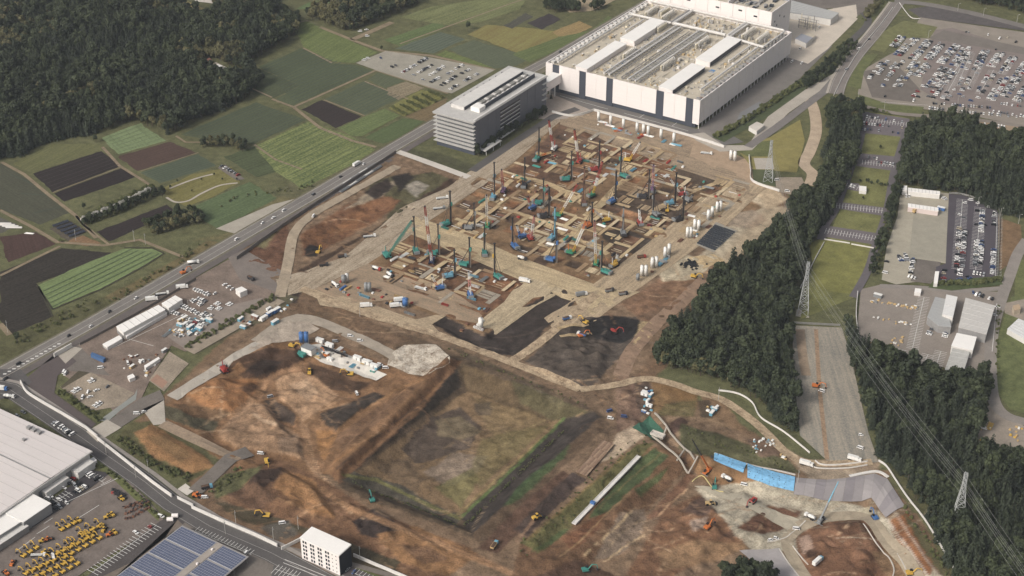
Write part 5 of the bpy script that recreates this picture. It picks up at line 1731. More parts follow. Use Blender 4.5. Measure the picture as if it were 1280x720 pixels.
MIX_NW = [('cedar', 1.6), ('broadleaf', 4.5), ('olive', 1.7)]
woods = {
 'nw': ('dense dark mixed wood covering the north-west corner', fill('-60,-40 340,-40 345,8 372,28 374,44 352,56 322,72 305,86 318,96 330,105 300,129 238,156 216,168 205,166 182,157 165,151 120,168 60,178 28,194 0,199 -60,225', 4.6, MIX_NW, 1,
        ('232,-10 272,-10 270,8 268,20 258,24 215,12 220,0', '236,86 262,72 310,94 300,102 262,92'))),
 'nw2': ('strip of olive trees behind the pale green field', fill('383,17 420,0 430,-30 530,-30 522,6 480,24 440,40 425,38 385,24', 5.2, [('broadleaf', 2), ('olive', 2)], 2)),
 'mid': ('long dark cedar wood along the east side of the site', fill('1040,132 1072,138 1076,162 1066,215 1046,255 1026,285 1008,320 996,362 986,402 990,470 998,538 985,540 960,512 935,496 895,476 850,466 812,455 830,432 862,394 885,366 892,346 915,338 945,318 975,290 990,252 1015,243 1030,224 1030,200 1038,170 1032,148', 4.0, [('cedar', 2.2), ('broadleaf', 5), ('olive', .6)], 3)),
 'ne': ('dark wood behind the eastern gravel yard', fill('1132,170 1150,157 1200,152 1235,172 1300,180 1300,262 1282,274 1250,266 1205,243 1130,233 1120,230', 4.3, [('cedar', 2), ('broadleaf', 4), ('olive', .5)], 4)),
 'se': ('dark wood on the valley side in the south-east corner', fill('1056,398 1072,432 1100,440 1112,452 1160,470 1175,476 1215,478 1236,484 1232,512 1215,562 1300,577 1300,760 1205,760 1160,652 1125,592 1098,570 1085,530 1062,440', 4.1, [('cedar', 2.2), ('broadleaf', 5), ('olive', .7)], 5)),
 'far': ('wood along the far road at the upper right edge', fill('1180,-12 1320,-40 1320,26 1260,14 1210,4', 5.5, [('broadleaf', 3), ('cedar', 1)], 6)),
 'near': ('small clump of trees at the bottom edge above the grey slab', fill('888,740 905,712 940,704 966,712 978,740', 4.0, [('cedar', 3), ('broadleaf', 1)], 7)),
}
allt = []
for key, (lab, pts) in woods.items():
    for p in pts:
        ux, uy = Qa(np.array(p[0]), np.array(p[1]), np.array(p[2] + 6))
        vis = -5 < ux < 1285 and 0 < uy < 728
        d = math.dist(p[:3], CAM)
        allt.append((d if vis else 1e9, key, p))
allt.sort(key=lambda t: t[0])
NIND = 230
LAB_IND = {('se', 'cedar'): ('dark conifer in the south-east valley wood', 'conifers in the south-east wood'), ('se', 'broadleaf'): ('round-crowned dark green tree in the south-east valley wood', 'broadleaf trees in the south-east wood'),
           ('se', 'olive'): ('yellowish tree in the south-east valley wood', 'olive trees in the south-east wood'),
           ('near', 'cedar'): ('dark conifer in the clump at the bottom edge', 'conifers in the bottom clump'), ('near', 'broadleaf'): ('round dark green tree in the clump at the bottom edge', 'broadleaf trees in the bottom clump'),
           ('mid', 'cedar'): ('dark conifer in the long wood east of the site', 'conifers in the middle wood'), ('mid', 'broadleaf'): ('round-crowned tree in the long wood east of the site', 'broadleaf trees in the middle wood'),
           ('mid', 'olive'): ('yellowish tree in the long wood east of the site', 'olive trees in the middle wood')}
def tree(p, label, group, name=None):
    kind, tm, cm = TREES[p[3]]
    nm = name or {'cedar': 'cedar_tree', 'broadleaf': 'broadleaf_tree', 'olive': 'olive_tree', 'shrub': 'shrub', 'blossom': 'blossom_shrub'}[kind]
    r = empty(nm, p[:3], p[4], label, 'shrub' if kind in ('shrub', 'blossom') else 'tree', group)
    r.scale = (p[5],) * 3
    link('trunk', tm, r)
    link('crown', cm, r)
    return r
rest = {k: [] for k in woods}
for i, (d, key, p) in enumerate(allt):
    kk = (key, TREES[p[3]][0])
    if i < NIND and kk in LAB_IND:
        tree(p, *LAB_IND[kk])
    else:
        rest[key].append(p)
for key, (lab, _) in woods.items():
    scatter('woodland', lab, rest[key])

# hedges and belts that read as one mass
def belt(line, width, spacing, kinds, seed, label, name='hedge', s=(.7, 1.2)):
    w = curve(wp(line), 4)
    R = np.random.default_rng(seed)
    out = []
    for a, b in zip(w[:-1], w[1:]):
        L = math.hypot(b[0] - a[0], b[1] - a[1])
        n = max(1, int(L * width / spacing ** 2))
        for _ in range(n):
            t, o = R.random(), R.uniform(-.5, .5) * width
            x = a[0] + (b[0] - a[0]) * t - (b[1] - a[1]) / L * o
            y = a[1] + (b[1] - a[1]) * t + (b[0] - a[0]) / L * o
            out.append((x, y, hz(x, y), int(R.choice(KIND_ID[kinds[R.integers(len(kinds))]])), R.uniform(0, 6.28), R.uniform(*s)))
    return scatter(name, label, out)
belt('104,281 150,264 204,240', 7, 2.2, ['broadleaf', 'shrub'], 11, 'tall dark hedge below the blossoming row', s=(.42, .7))
belt('108,273 150,254 190,236', 4, 2.2, ['shrub'], 12, 'dark clipped hedge above the blossoming row', s=(1.0, 1.5))
belt('103,277 150,259 188,240', 2.5, 1.4, ['blossom'], 13, 'row of white flowering shrubs between two hedges', 'blossom_row', s=(.8, 1.2))
belt('186,290 215,280 252,272', 22, 3.4, ['olive', 'broadleaf'], 14, 'rounded copse beside the farm track', 'copse', s=(.55, .85))
belt('256,186 275,180 308,188', 14, 3.6, ['broadleaf', 'olive'], 15, 'small copse between the cabbage fields', 'copse', s=(.5, .85))
belt('688,15 705,10 727,12', 22, 4, ['broadleaf'], 16, 'dark copse at the corner of the ochre field', 'copse', s=(.7, 1.0))
belt('738,14 752,8', 10, 4, ['broadleaf'], 17, 'pair of dark trees beside the far yard', 'copse', s=(.7, 1.0))
belt('895,172 940,146 1000,106 1040,84', 6, 2.6, ['shrub'], 18, 'dark hedge on the lawn east of the factory', s=(.9, 1.4))
belt('1000,110 1030,92 1052,72 1064,56', 16, 3.2, ['shrub', 'broadleaf'], 19, 'shrubs on the bank below the factory back yard', 'shrub_belt', s=(.4, .8))
belt('1078,26 1092,12 1104,0', 9, 3.4, ['olive', 'shrub'], 20, 'yellowish shrubs beside the back road', 'shrub_belt', s=(.5, .9))
belt('596,196 640,166 684,140', 5, 2.4, ['shrub', 'broadleaf'], 21, 'dark planting along the office foot', 'shrub_belt', s=(.35, .9))
belt('232,437 280,408 322,384 345,372', 6, 2.6, ['shrub'], 22, 'weedy hedge below the office car park', 'hedge', s=(.6, 1.0))
belt('72,490 100,508 126,526', 5, 2.2, ['shrub'], 23, 'hedge along the gravel car park', 'hedge', s=(.6, .9))
belt('150,548 190,580 240,600', 7, 2.6, ['shrub'], 24, 'rank green verge below the orange tongue of soil', 'hedge', s=(.5, .9))
belt('268,618 284,602 304,588', 9, 2.8, ['shrub'], 25, 'green bank beside the tarred ramp', 'hedge', s=(.4, .8))
belt('115,578 160,608 198,648', 3, 2.4, ['shrub'], 26, 'grass verge shrubs along the depot fence', 'hedge', s=(.4, .7))
belt('1122,236 1112,270 1100,310 1090,345', 8, 3.0, ['shrub', 'broadleaf'], 27, 'shrubs between the terrace road and the gravel yard', 'shrub_belt', s=(.4, .8))
belt('1168,356 1210,356 1252,350', 4, 2.0, ['shrub'], 28, 'clipped hedge below the eastern car park', 'hedge', s=(.8, 1.1))
belt('1075,228 1112,234', 2.5, 2.4, ['broadleaf'], 29, 'row of small dark trees on the terraces', 'tree_row', s=(.3, .42))
belt('1076,136 1112,144', 3, 2.4, ['shrub'], 30, 'low hedge at the top of the terraces', 'hedge', s=(.8, 1.2))
belt('1250,385 1246,420 1248,470', 3, 3, ['shrub'], 31, 'weeds beside the eastern lane', 'hedge', s=(.4, .7))
belt('20,430 70,402 120,376', 14, 5, ['shrub'], 32, 'scrub on the verge between highway and dark field', 'scrub', s=(.4, .9))
belt('140,378 200,340 255,305', 10, 5, ['shrub'], 33, 'scrub on the verge below the bright green field', 'scrub', s=(.4, .9))
belt('280,260 312,244 370,238 395,228', 8, 5, ['shrub'], 34, 'scrub between the green fields and the highway', 'scrub', s=(.4, .9))
belt('650,690 700,645 790,560 815,548', 12, 4.5, ['shrub'], 35, 'weeds on the grassy bank beside the white chute', 'scrub', s=(.25, .5))
belt('560,436 640,470 735,508', 6, 4.5, ['shrub'], 36, 'weeds on the slope below the southern haul road', 'scrub', s=(.25, .5))
belt('855,538 920,562 985,582', 9, 4, ['shrub'], 37, 'weeds on the slope above the blue sheets', 'scrub', s=(.25, .5))
belt('440,598 500,614 572,648', 3, 1.5, ['shrub'], 38, 'reeds along the foot of the basin bank', 'scrub', s=(.16, .34))
belt('578,646 640,588 704,526', 3, 1.5, ['shrub'], 39, 'green reeds along the east foot of the basin', 'scrub', s=(.16, .34))
belt('1128,630 1150,665 1185,720', 4, 3, ['shrub'], 40, 'scrub on the strip outside the slope fence', 'scrub', s=(.4, .8))
# orchard rows in the small field
_r = random.Random(5)
for j in range(6):
    a, b = (490 + j * 9, 136 - j * 4.2), (509 + j * 9, 145 - j * 4.2)
    for i in range(7):
        t = (i + .5) / 7
        q = at(a[0] + (b[0] - a[0]) * t + _r.uniform(-.6, .6), a[1] + (b[1] - a[1]) * t)
        tree((q.x, q.y, q.z, _r.choice(KIND_ID['shrub']), _r.uniform(0, 6), _r.uniform(.8, 1.25)), 'small sapling in the %s orchard row near the office' % ('first', 'second', 'third', 'fourth', 'fifth', 'sixth')[j], 'orchard saplings')
# single trees
for x, y, k, s, lab in ((22, 428, 'broadleaf', .8, 'round dark tree alone on the highway verge at the left edge'), (120, 178, 'broadleaf', .75, 'round tree at the edge of the pale green field'), (210, 168, 'cedar', .9, 'tall tree at the wood edge above the pale field'),
                        (585, 38, 'broadleaf', .95, 'dark round tree alone between the ochre and blue-green fields'), (477, 63, 'broadleaf', .5, 'small dark tree at the corner of the northern car park'), (689, 124, 'cedar', .55, 'dark tree at the office corner beneath the footbridge'),
                        (1079, 250, 'broadleaf', .35, 'small tree on the second terrace lawn'), (1100, 187, 'broadleaf', .45, 'small tree on the upper terrace lawn'), (203, 246, 'broadleaf', .95, 'tall dark tree at the park end of the hedge'), (105, 262, 'broadleaf', .6, 'dark tree at the lower end of the blossoming row'),
                        (240, 240, 'olive', .3, 'sapling in the middle of the little park'), (252, 226, 'olive', .3, 'sapling near the upper park path'), (268, 220, 'broadleaf', .3, 'sapling by the park car park'), (213, 236, 'broadleaf', .35, 'small tree at the western park gate'),
                        (278, 226, 'broadleaf', .3, 'sapling below the park car park'), (296, 226, 'broadleaf', .3, 'small tree at the corner of the park road'), (222, 228, 'broadleaf', .28, 'sapling at the upper park edge'), (75, 303, 'shrub', 1.2, 'round bush at the farm track bend')):
    q = at(x, y)
    tree((q.x, q.y, q.z, KIND_ID[k][0], x % 6, s), lab, None)
# ---------------------------------------------------------------- parked cars
PAINTS = {'white': mat('car_white', (232, 230, 226), 0, rough=.35, spec=.5), 'silver': mat('car_silver', (176, 178, 180), 0, rough=.35, metal=.3, spec=.5), 'black': mat('car_black', (34, 35, 38), 0, rough=.3, spec=.5),
          'grey': mat('car_grey', (98, 100, 104), 0, rough=.35, spec=.5), 'red': mat('car_red', (150, 44, 40), 0, rough=.35, spec=.5), 'blue': mat('car_blue', (58, 84, 134), 0, rough=.35, spec=.5),
          'beige': mat('car_beige', (190, 178, 154), 0, rough=.4, spec=.5), 'yellow': mat('car_yellow', (186, 170, 70), 0, rough=.4, spec=.5)}
CARGLASS = mat('car_glass', (38, 42, 48), 0, rough=.15, spec=.6)
TYRE = mat('tyre', (30, 30, 31), 0, rough=.9)
LAMP = mat('car_lamp', (200, 196, 180), 0, rough=.3)

def car_shape(kind):
    b = MB()
    if kind == 'sedan':
        L, W, Hc = 4.55, 1.76, 1.46; hood, boot, z1 = 1.15, 0.8, .88
    elif kind == 'minivan':
        L, W, Hc = 4.7, 1.78, 1.86; hood, boot, z1 = .85, 0.1, 1.02
    elif kind == 'van':
        L, W, Hc = 4.7, 1.7, 1.98; hood, boot, z1 = .35, 0.08, 1.1
    else:
        L, W, Hc = 3.4, 1.48, 1.72; hood, boot, z1 = .7, 0.08, .98
    x0, x1, w = -L / 2, L / 2, W / 2
    # body
    b.hull8([(x0, -w * .96, .28), (x1, -w * .94, .3), (x1, w * .94, .3), (x0, w * .96, .28)], [(x0 + .06, -w, z1), (x1 - .12, -w * .94, z1 - .14), (x1 - .12, w * .94, z1 - .14), (x0 + .06, w, z1)], 0)
    # glasshouse and roof
    c0, c1 = x0 + boot, x1 - hood
    sl = .55 if kind != 'van' else .3
    b.hull8([(c0, -w * .95, z1 - .02), (c1, -w * .93, z1 - .06), (c1, w * .93, z1 - .06), (c0, w * .95, z1 - .02)], [(c0 + (.4 if kind == 'sedan' else .12), -w * .8, Hc - .09), (c1 - sl, -w * .8, Hc - .09), (c1 - sl, w * .8, Hc - .09), (c0 + (.4 if kind == 'sedan' else .12), w * .8, Hc - .09)], 1)
    r0, r1 = c0 + (.36 if kind == 'sedan' else .1), c1 - sl + .04
    b.hull8([(r0, -w * .82, Hc - .1), (r1, -w * .82, Hc - .1), (r1, w * .82, Hc - .1), (r0, w * .82, Hc - .1)], [(r0 + .1, -w * .74, Hc), (r1 - .12, -w * .74, Hc - .02), (r1 - .12, w * .74, Hc - .02), (r0 + .1, w * .74, Hc)], 0)
    for sx in (-.31, .31):
        for sy in (-1, 1):
            b.tube((L * sx, sy * (w - .2), .31), (L * sx, sy * (w + .01), .31), .31, n=8, mi=2)
    for sy in (-1, 1):
        b.box(x1 - .1, sy * w * .62 - .16, .58, x1 + .01, sy * w * .62 + .16, .72, 3)
    return b
CARMESH = {}
for k_ in ('sedan', 'minivan', 'van', 'compact'):
    s_ = car_shape(k_)
    for c_ in PAINTS:
        CARMESH[(k_, c_)] = s_.mesh('car', [PAINTS[c_], CARGLASS, TYRE, LAMP])

CARS = []     # (x, y, z, angle, kind, colour, lot)
CR = random.Random(21)
def pick_colour():
    return CR.choices(['white', 'silver', 'black', 'grey', 'red', 'blue', 'beige'], [44, 15, 20, 9, 3, 6, 3])[0]
def car_at(x, y, ang, lot, z=None, white=None, kind=None):
    k = kind or CR.choices(['sedan', 'minivan', 'van', 'compact'], [30, 28, 10, 32])[0]
    c = white or pick_colour()
    CARS.append((x, y, hz(x, y) + (.4 if z is None else z), ang + CR.uniform(-.012, .012) + (math.pi if CR.random() < .5 else 0), k, c, lot))
def row(a, b, lot, fill=.9, pitch=2.6, double=True, white=None, gap=2.75, z=None, turn=0.0):
    """cars stand side by side from survey pixel a to b; double = two back-to-back ranks"""
    pa, pb = Vector(P(*a)), Vector(P(*b))
    d = pb - pa
    n = max(1, int(d.length / pitch))
    u = d.normalized(); v = Vector((-u.y, u.x))
    ang = math.atan2(v.y, v.x) + turn
    for i in range(n):
        for s in ((-1, 1) if double else (0,)):
            if CR.random() < fill:
                q = pa + u * (i + .5) * pitch + v * s * gap
                car_at(q.x, q.y, ang, lot, z, white if white and CR.random() < .8 else None)

NE = 'the large north-east car park'
for a, b, f in (((1116, 60), (1128, 46), .8), ((1121, 70), (1146, 48), .85), ((1140, 75), (1162, 51), .95), ((1159, 76), (1178, 54), .95), ((1175, 80), (1197, 56), .95), ((1192, 83), (1209, 59), .7),
                ((1089, 100), (1108, 75), .7), ((1105, 98), (1127, 76), .5), ((1120, 110), (1146, 78), .7), ((1144, 97), (1162, 80), .9), ((1160, 111), (1181, 84), .75), ((1172, 113), (1193, 87), .85), ((1144, 122), (1158, 108), .3), ((1100, 118), (1112, 100), .15),
                ((1195, 108), (1214, 66), .18), ((1208, 112), (1228, 72), .4), ((1222, 80), (1232, 64), .8), ((1224, 118), (1240, 92), .5), ((1238, 84), (1252, 66), .85), ((1252, 93), (1268, 70), .85), ((1268, 100), (1284, 78), .85), ((1238, 126), (1256, 97), .7), ((1255, 122), (1272, 98), .8), ((1270, 128), (1290, 100), .7),
                ((1200, 122), (1216, 100), .25), ((1216, 128), (1230, 106), .25), ((1162, 124), (1176, 108), .3), ((1180, 126), (1194, 106), .3)):
    row(a, b, NE, f * .8, gap=2.5)
for a, b, f in (((1165, 130), (1240, 136), .5), ((1160, 136), (1280, 148), .45), ((1240, 140), (1290, 148), .7), ((1240, 62), (1290, 70), .35), ((1245, 48), (1290, 58), .3), ((1200, 40), (1280, 50), .12), ((1250, 130), (1290, 136), .7), ((1085, 118), (1150, 128), .15)):
    row(a, b, NE, f, double=False)
row((1222, 156), (1258, 160), 'the sandy yard below the north-east car park', .6, double=False, white='white'); row((1240, 166), (1270, 172), 'the sandy yard below the north-east car park', .6, double=False, white='white')
NL = 'the gravel car park north of the office'
for a, b, f in (((467, 76), (478, 73), .6), ((487, 86), (504, 79), .8), ((502, 92), (535, 73), .95), ((516, 95), (541, 82), .9), ((528, 101), (556, 83), .6), ((538, 104), (552, 96), .9), ((555, 96), (580, 81), .9), ((549, 109), (568, 98), .6), ((566, 98), (590, 86), .5), ((560, 114), (597, 93), .8)):
    row(a, b, NL, f * .85, double=False)
for x, y in ((450, 40), (458, 38), (459, 46), (455, 76), (460, 74)):
    p = at(x, y); car_at(p.x, p.y, .6, NL, white='white')
row((276, 208), (300, 221), 'the little park car park', .4, double=False)
OL = 'the site office car park'
for a, b, f in (((242, 362), (264, 371), .95), ((250, 365), (262, 370), .3), ((239, 376), (258, 385), .9), ((246, 374), (260, 379), .6), ((225, 383), (250, 394), .95), ((215, 391), (240, 401), .95), ((280, 356), (292, 364), .7), ((284, 383), (292, 378), .8), ((265, 366), (280, 375), .5)):
    row(a, b, OL, f, double=False, white='white', turn=.05)
for a, b, f in (((278, 380), (262, 391), .5), ((262, 393), (246, 402), .6), ((255, 402), (240, 412), .7), ((238, 408), (220, 422), .6)):
    row(a, b, OL, f, double=True, white='white')
GL = 'the gravel lot by the gate'
for a, b, f in (((110, 479), (122, 474), .95), ((90, 492), (104, 484), .9), ((108, 491), (124, 493), .5), ((120, 488), (122, 490), .9), ((101, 498), (104, 498), .9), ((117, 510), (131, 502), .95), ((133, 484), (135, 485), .95), ((112, 496), (115, 500), .8)):
    row(a, b, GL, f, double=False, white='white')
EL = 'the marked eastern car park'
for x, y0, y1, f in ((1200, 262, 300, .05), (1206, 252, 282, .1), (1206, 282, 336, .7), (1199, 286, 336, .7), (1222, 262, 300, .12), (1228, 262, 292, .75), (1221, 302, 334, .9), (1227, 302, 334, .85), (1243, 266, 284, .7), (1242, 312, 344, .75), (1200, 338, 354, .7), (1180, 338, 354, .6)):
    row((x, y0), (x - (y1 - y0) * .07, y1), EL, f, double=False, z=.42)
row((1192, 340), (1202, 341), EL, .8, double=False); row((1215, 342), (1232, 345), EL, .8, double=False); row((1208, 346), (1214, 350), EL, .9, double=False)
for x, y in ((1213, 251), (1222, 255), (1236, 260), (1230, 282)):
    p = at(x, y); car_at(p.x, p.y, .3, EL, white='white' if x != 1230 else None)
YL = 'the eastern gravel yard'
row((1123, 320), (1128, 329), YL, .9, double=False); row((1131, 318), (1134, 328), YL, .95, double=False); row((1141, 324), (1138, 344), YL, .95, double=False); row((1134, 346), (1148, 350), YL, .8, double=False); row((1127, 246), (1146, 247), YL, .5, double=False, white='white'); row((1179, 248), (1184, 252), YL, .9, double=False, white='white')
for x, y in ((1108, 328), (1106, 342)):
    p = at(x, y); car_at(p.x, p.y, .2, YL, white='black' if x == 1108 else 'white')
TL = 'the terraced car parks'
row((1082, 147), (1134, 154), TL, .6, double=False); row((1078, 155), (1132, 161), TL, .6, double=False); row((1076, 162), (1130, 168), TL, .4, double=False); row((1080, 197), (1100, 200), TL, .3, double=False); row((1093, 203), (1118, 207), TL, .55, double=False)
row((1062, 233), (1072, 235), TL, .7, double=False, white='white')
SL = 'the storage yard'
row((1172, 395), (1166, 412), SL, .8, double=False); row((1165, 412), (1160, 420), SL, .8, double=False, white='white'); row((1188, 400), (1180, 424), SL, .85, double=False, white='white'); row((1218, 369), (1245, 376), SL, .5, double=False); row((1210, 366), (1230, 368), SL, .4, double=False)
row((1247, 384), (1241, 400), SL, .7, double=False, white='white')
DL = 'the depot car park'
for a, b, f in (((104, 590), (128, 604), .8), ((84, 607), (94, 598), .8), ((78, 612), (90, 603), .9), ((92, 618), (108, 608), .95), ((82, 612), (104, 604), .2), ((54, 628), (68, 618), .9), ((60, 634), (80, 622), .85), ((68, 638), (88, 628), .8)):
    row(a, b, DL, f, double=False)
WL = 'the warehouse roadside bays'
row((64, 527), (96, 548), WL, .7, double=False); row((20, 522), (32, 515), WL, .6, double=False)
row((182, 664), (192, 657), 'the striped lot beside the depot', .5, double=False); row((168, 668), (174, 664), 'the striped lot beside the depot', .6, double=False, white='white'); row((197, 651), (205, 643), 'the striped lot beside the depot', .7, double=False)
row((296, 690), (312, 695), 'the bays at the solar canopy end', .4, double=False)
row((432, 712), (470, 730), 'the bays behind the apartment block', .4, double=False)
ML = 'the factory back yard'
for x, y in ((1000, 62), (1024, 35), (990, 78), (1002, 80)):
    p = at(x, y); car_at(p.x, p.y, 1.57, ML, white='white', kind='van')
# moving traffic on the highway
for x, y, c in ((114, 409, 'white'), (170, 374, 'white'), (137, 391, 'black'), (86, 421, 'black'), (24, 456, 'black'), (7, 475, 'black'), (328, 280, 'white'), (355, 264, 'white'), (342, 273, 'white'), (426, 222, 'black'), (296, 300, 'white'), (392, 244, 'grey'), (455, 206, 'white'), (610, 116, 'silver'), (700, 66, 'black'), (738, 47, 'white'),
                (1058, 88, 'silver'), (1074, 62, 'white'), (1086, 50, 'black')):
    p = at(x, y); car_at(p.x, p.y, math.pi / 2 if x < 1000 else 1.1, 'the highway' if x < 1000 else 'the eastern road', white=c)
# cars and vans scattered over the works
for x, y, c, k, t in ((126, 461, 'white', 'van', .4), (160, 455, 'white', 'van', 1.2), (177, 453, 'white', 'minivan', .2), (80, 466, 'white', 'van', 1.0), (82, 468, 'white', 'van', 1.0), (171, 518, 'white', 'van', .3), (180, 516, 'white', 'compact', .6), (256, 623, 'white', 'van', .3), (353, 655, 'white', 'van', .4), (446, 493, 'white', 'van', 1.2),
                      (338, 497, 'silver', 'van', .5), (326, 568, 'white', 'van', .2), (438, 421, 'white', 'minivan', .2), (450, 427, 'white', 'minivan', .3), (419, 428, 'silver', 'van', .3), (475, 457, 'white', 'minivan', .1), (482, 461, 'white', 'van', .3), (392, 271, 'white', 'van', .9), (780, 522, 'blue', 'van', .2), (762, 515, 'blue', 'van', .5), (763, 524, 'white', 'minivan', .1),
                      (995, 662, 'white', 'van', .2), (963, 676, 'white', 'compact', .4), (970, 674, 'white', 'compact', .1), (930, 607, 'white', 'van', .1), (1075, 561, 'white', 'van', 1.5), (1027, 490, 'white', 'van', 1.5), (1076, 545, 'white', 'compact', .2), (984, 240, 'white', 'minivan', .2), (971, 226, 'white', 'van', .4), (812, 283, 'red', 'minivan', .3)):
    p = at(x, y)
    CARS.append((p.x, p.y, p.z + .4, t * math.pi / 1.5, k, c, 'the works'))

_drop = []
_used = {}
def far_enough(x, y):
    k = (int(x // 5), int(y // 5))
    for i in (-1, 0, 1):
        for j in (-1, 0, 1):
            for q in _used.get((k[0] + i, k[1] + j), ()):
                if (q[0] - x) ** 2 + (q[1] - y) ** 2 < 2.2 ** 2:
                    return False
    _used.setdefault(k, []).append((x, y))
    return True
CARS = [c for c in CARS if far_enough(c[0], c[1])]
def _vis(c):
    u, v = Qa(np.array(c[0]), np.array(c[1]), np.array(c[2]))
    return 0 < u < 1280 and 0 < v < 720
CARS = [c for c in CARS if _vis(c)]
CARS.sort(key=lambda c: math.dist(c[:3], CAM))
VERB = {'the highway': 'driving on', 'the eastern road': 'driving on', 'the works': 'standing on the bare earth of'}
for x, y, z, a, k, c, lot in CARS[:300]:
    o = link('delivery_van' if k == 'van' else 'parked_car', CARMESH[(k, c)])
    o.location = (x, y, z)
    o.rotation_euler = (0, 0, a)
    tag(o, '%s %s %s %s' % (c, {'sedan': 'saloon car', 'minivan': 'tall family car', 'van': 'van', 'compact': 'compact car'}[k], VERB.get(lot, 'parked in'), lot), 'van' if k == 'van' else 'car', 'cars in ' + lot)
# the remaining, smallest ones as one mass
def merged(name, items, label, cat):
    """items: (mesh, x, y, z, angle)"""
    V, F, MI, mats_ = [], [], [], []
    k0 = 0
    for me, x, y, z, a in items:
        co = np.array([v.co for v in me.vertices])
        c, s = math.cos(a), math.sin(a)
        V.append(np.stack([co[:, 0] * c - co[:, 1] * s + x, co[:, 0] * s + co[:, 1] * c + y, co[:, 2] + z], -1))
        base = []
        for m_ in me.materials:
            if m_ not in mats_:
                mats_.append(m_)
            base.append(mats_.index(m_))
        for p in me.polygons:
            F.append([i + k0 for i in p.vertices]); MI.append(base[p.material_index])
        k0 += len(co)
    me = bpy.data.meshes.new(name)
    me.from_pydata(np.concatenate(V).tolist(), [], F)
    for m_ in mats_:
        me.materials.append(m_)
    me.polygons.foreach_set('material_index', MI)
    return tag(link(name, me), label, cat, None, 'stuff')
merged('distant_traffic', [(CARMESH[(k, c)], x, y, z, a) for x, y, z, a, k, c, lot in CARS[300:]], 'hundreds of tiny cars filling the far car parks', 'cars')
# ---------------------------------------------------------------- machines
MC = {'teal': (62, 138, 126), 'green': (58, 140, 104), 'blue': (66, 110, 168), 'skyblue': (104, 160, 182), 'navy': (44, 52, 84), 'red': (168, 62, 54), 'orange': (204, 112, 50), 'yellow': (206, 164, 62), 'white': (222, 220, 214),
      'grey': (132, 134, 134), 'dark': (58, 56, 58), 'purple': (120, 92, 122), 'tan': (190, 160, 110), 'pink': (196, 130, 122), 'brown': (120, 84, 66)}
MM = {k: mat('machine_' + k, v, .08, 1.5, .5, spec=.35) for k, v in MC.items()}
STEELDK = mat('dark_mast_steel', (62, 58, 56), .12, 2, .6)
TRK = mat('crawler_track', (58, 52, 48), .15, 1, .9)
DIRTY = mat('dusty_steel', (130, 120, 108), .12, 1, .8)

def rise(x, yb, yt):
    """height in metres of something whose foot is at pixel (x, yb) and top at row yt"""
    p = at(x, yb)
    h = 5.0
    for _ in range(12):
        u, v = Qa(np.array(p.x), np.array(p.y), np.array(p.z + h))
        u0, v0 = Qa(np.array(p.x), np.array(p.y), np.array(p.z))
        h *= (yb - yt) / max(.1, float(v0 - v))
    return h

def crawler(root, L=5.6, W=3.4, tw=.8, h=1.1):
    for s in (-1, 1):
        y0, y1 = s * W / 2 - tw / 2, s * W / 2 + tw / 2
        b = MB()
        prof = [(-L / 2 + .35, 0), (L / 2 - .35, 0), (L / 2, h * .5), (L / 2 - .35, h), (-L / 2 + .35, h), (-L / 2, h * .5)]
        n = len(prof)
        b.add([(x, y0, z) for x, z in prof] + [(x, y1, z) for x, z in prof], [tuple(range(n))[::-1] if s else 0, tuple(range(n, 2 * n))] + [(i, (i + 1) % n, n + (i + 1) % n, n + i) for i in range(n)])
        b.build('crawler_track', TRK, root)

def lattice(b, p0, p1, w, mi=0, step=2.2, r=.11):
    a, c = Vector(p0), Vector(p1)
    d = c - a
    L = d.length
    d.normalize()
    u = d.cross(Vector((0, 0, 1)) if abs(d.z) < .98 else Vector((1, 0, 0))).normalized()
    v = d.cross(u)
    cor = [(u * i + v * j) * (w / 2) for i, j in ((1, 1), (1, -1), (-1, -1), (-1, 1))]
    for k in cor:
        b.bar(a + k, c + k, r * 2, mi)
    n = max(1, int(L / step))
    for i in range(n):
        q0, q1 = a + d * (L * i / n), a + d * (L * (i + 1) / n)
        for j in range(4):
            b.bar(q0 + cor[j], q1 + cor[(j + 1) % 4], r * 1.3, mi)

def upper(root, col, s=1.0, z=1.1):
    m = MM[col]
    up = MB()
    up.hull8([(-3.2 * s, -1.6 * s, z), (2.0 * s, -1.6 * s, z), (2.0 * s, 1.6 * s, z), (-3.2 * s, 1.6 * s, z)], [(-3.0 * s, -1.5 * s, z + 1.7 * s), (1.9 * s, -1.5 * s, z + 1.5 * s), (1.9 * s, 1.5 * s, z + 1.5 * s), (-3.0 * s, 1.5 * s, z + 1.7 * s)])
    up.build('machine_house', m, root)
    cb = MB().hull8([(1.0 * s, .55 * s, z + .3), (2.9 * s, .6 * s, z + .3), (2.9 * s, 1.65 * s, z + .3), (1.0 * s, 1.65 * s, z + .3)], [(1.0 * s, .6 * s, z + 2.2 * s), (2.5 * s, .65 * s, z + 2.2 * s), (2.5 * s, 1.6 * s, z + 2.2 * s), (1.0 * s, 1.6 * s, z + 2.2 * s)]).build('cab', m, root)
    MB().hull8([(2.0 * s, .62 * s, z + .9 * s), (2.93 * s, .64 * s, z + .9 * s), (2.93 * s, 1.6 * s, z + .9 * s), (2.0 * s, 1.7 * s, z + .9 * s)], [(2.0 * s, .66 * s, z + 1.95 * s), (2.62 * s, .68 * s, z + 1.95 * s), (2.62 * s, 1.58 * s, z + 1.95 * s), (2.0 * s, 1.68 * s, z + 1.95 * s)]).build('cab_window', CARGLASS, cb)
    MB().box(-4.3 * s, -1.7 * s, z - .1, -3.22 * s, 1.7 * s, z + 1.6 * s).build('counterweight', MM['grey'] if col not in ('grey',) else MM['dark'], root)

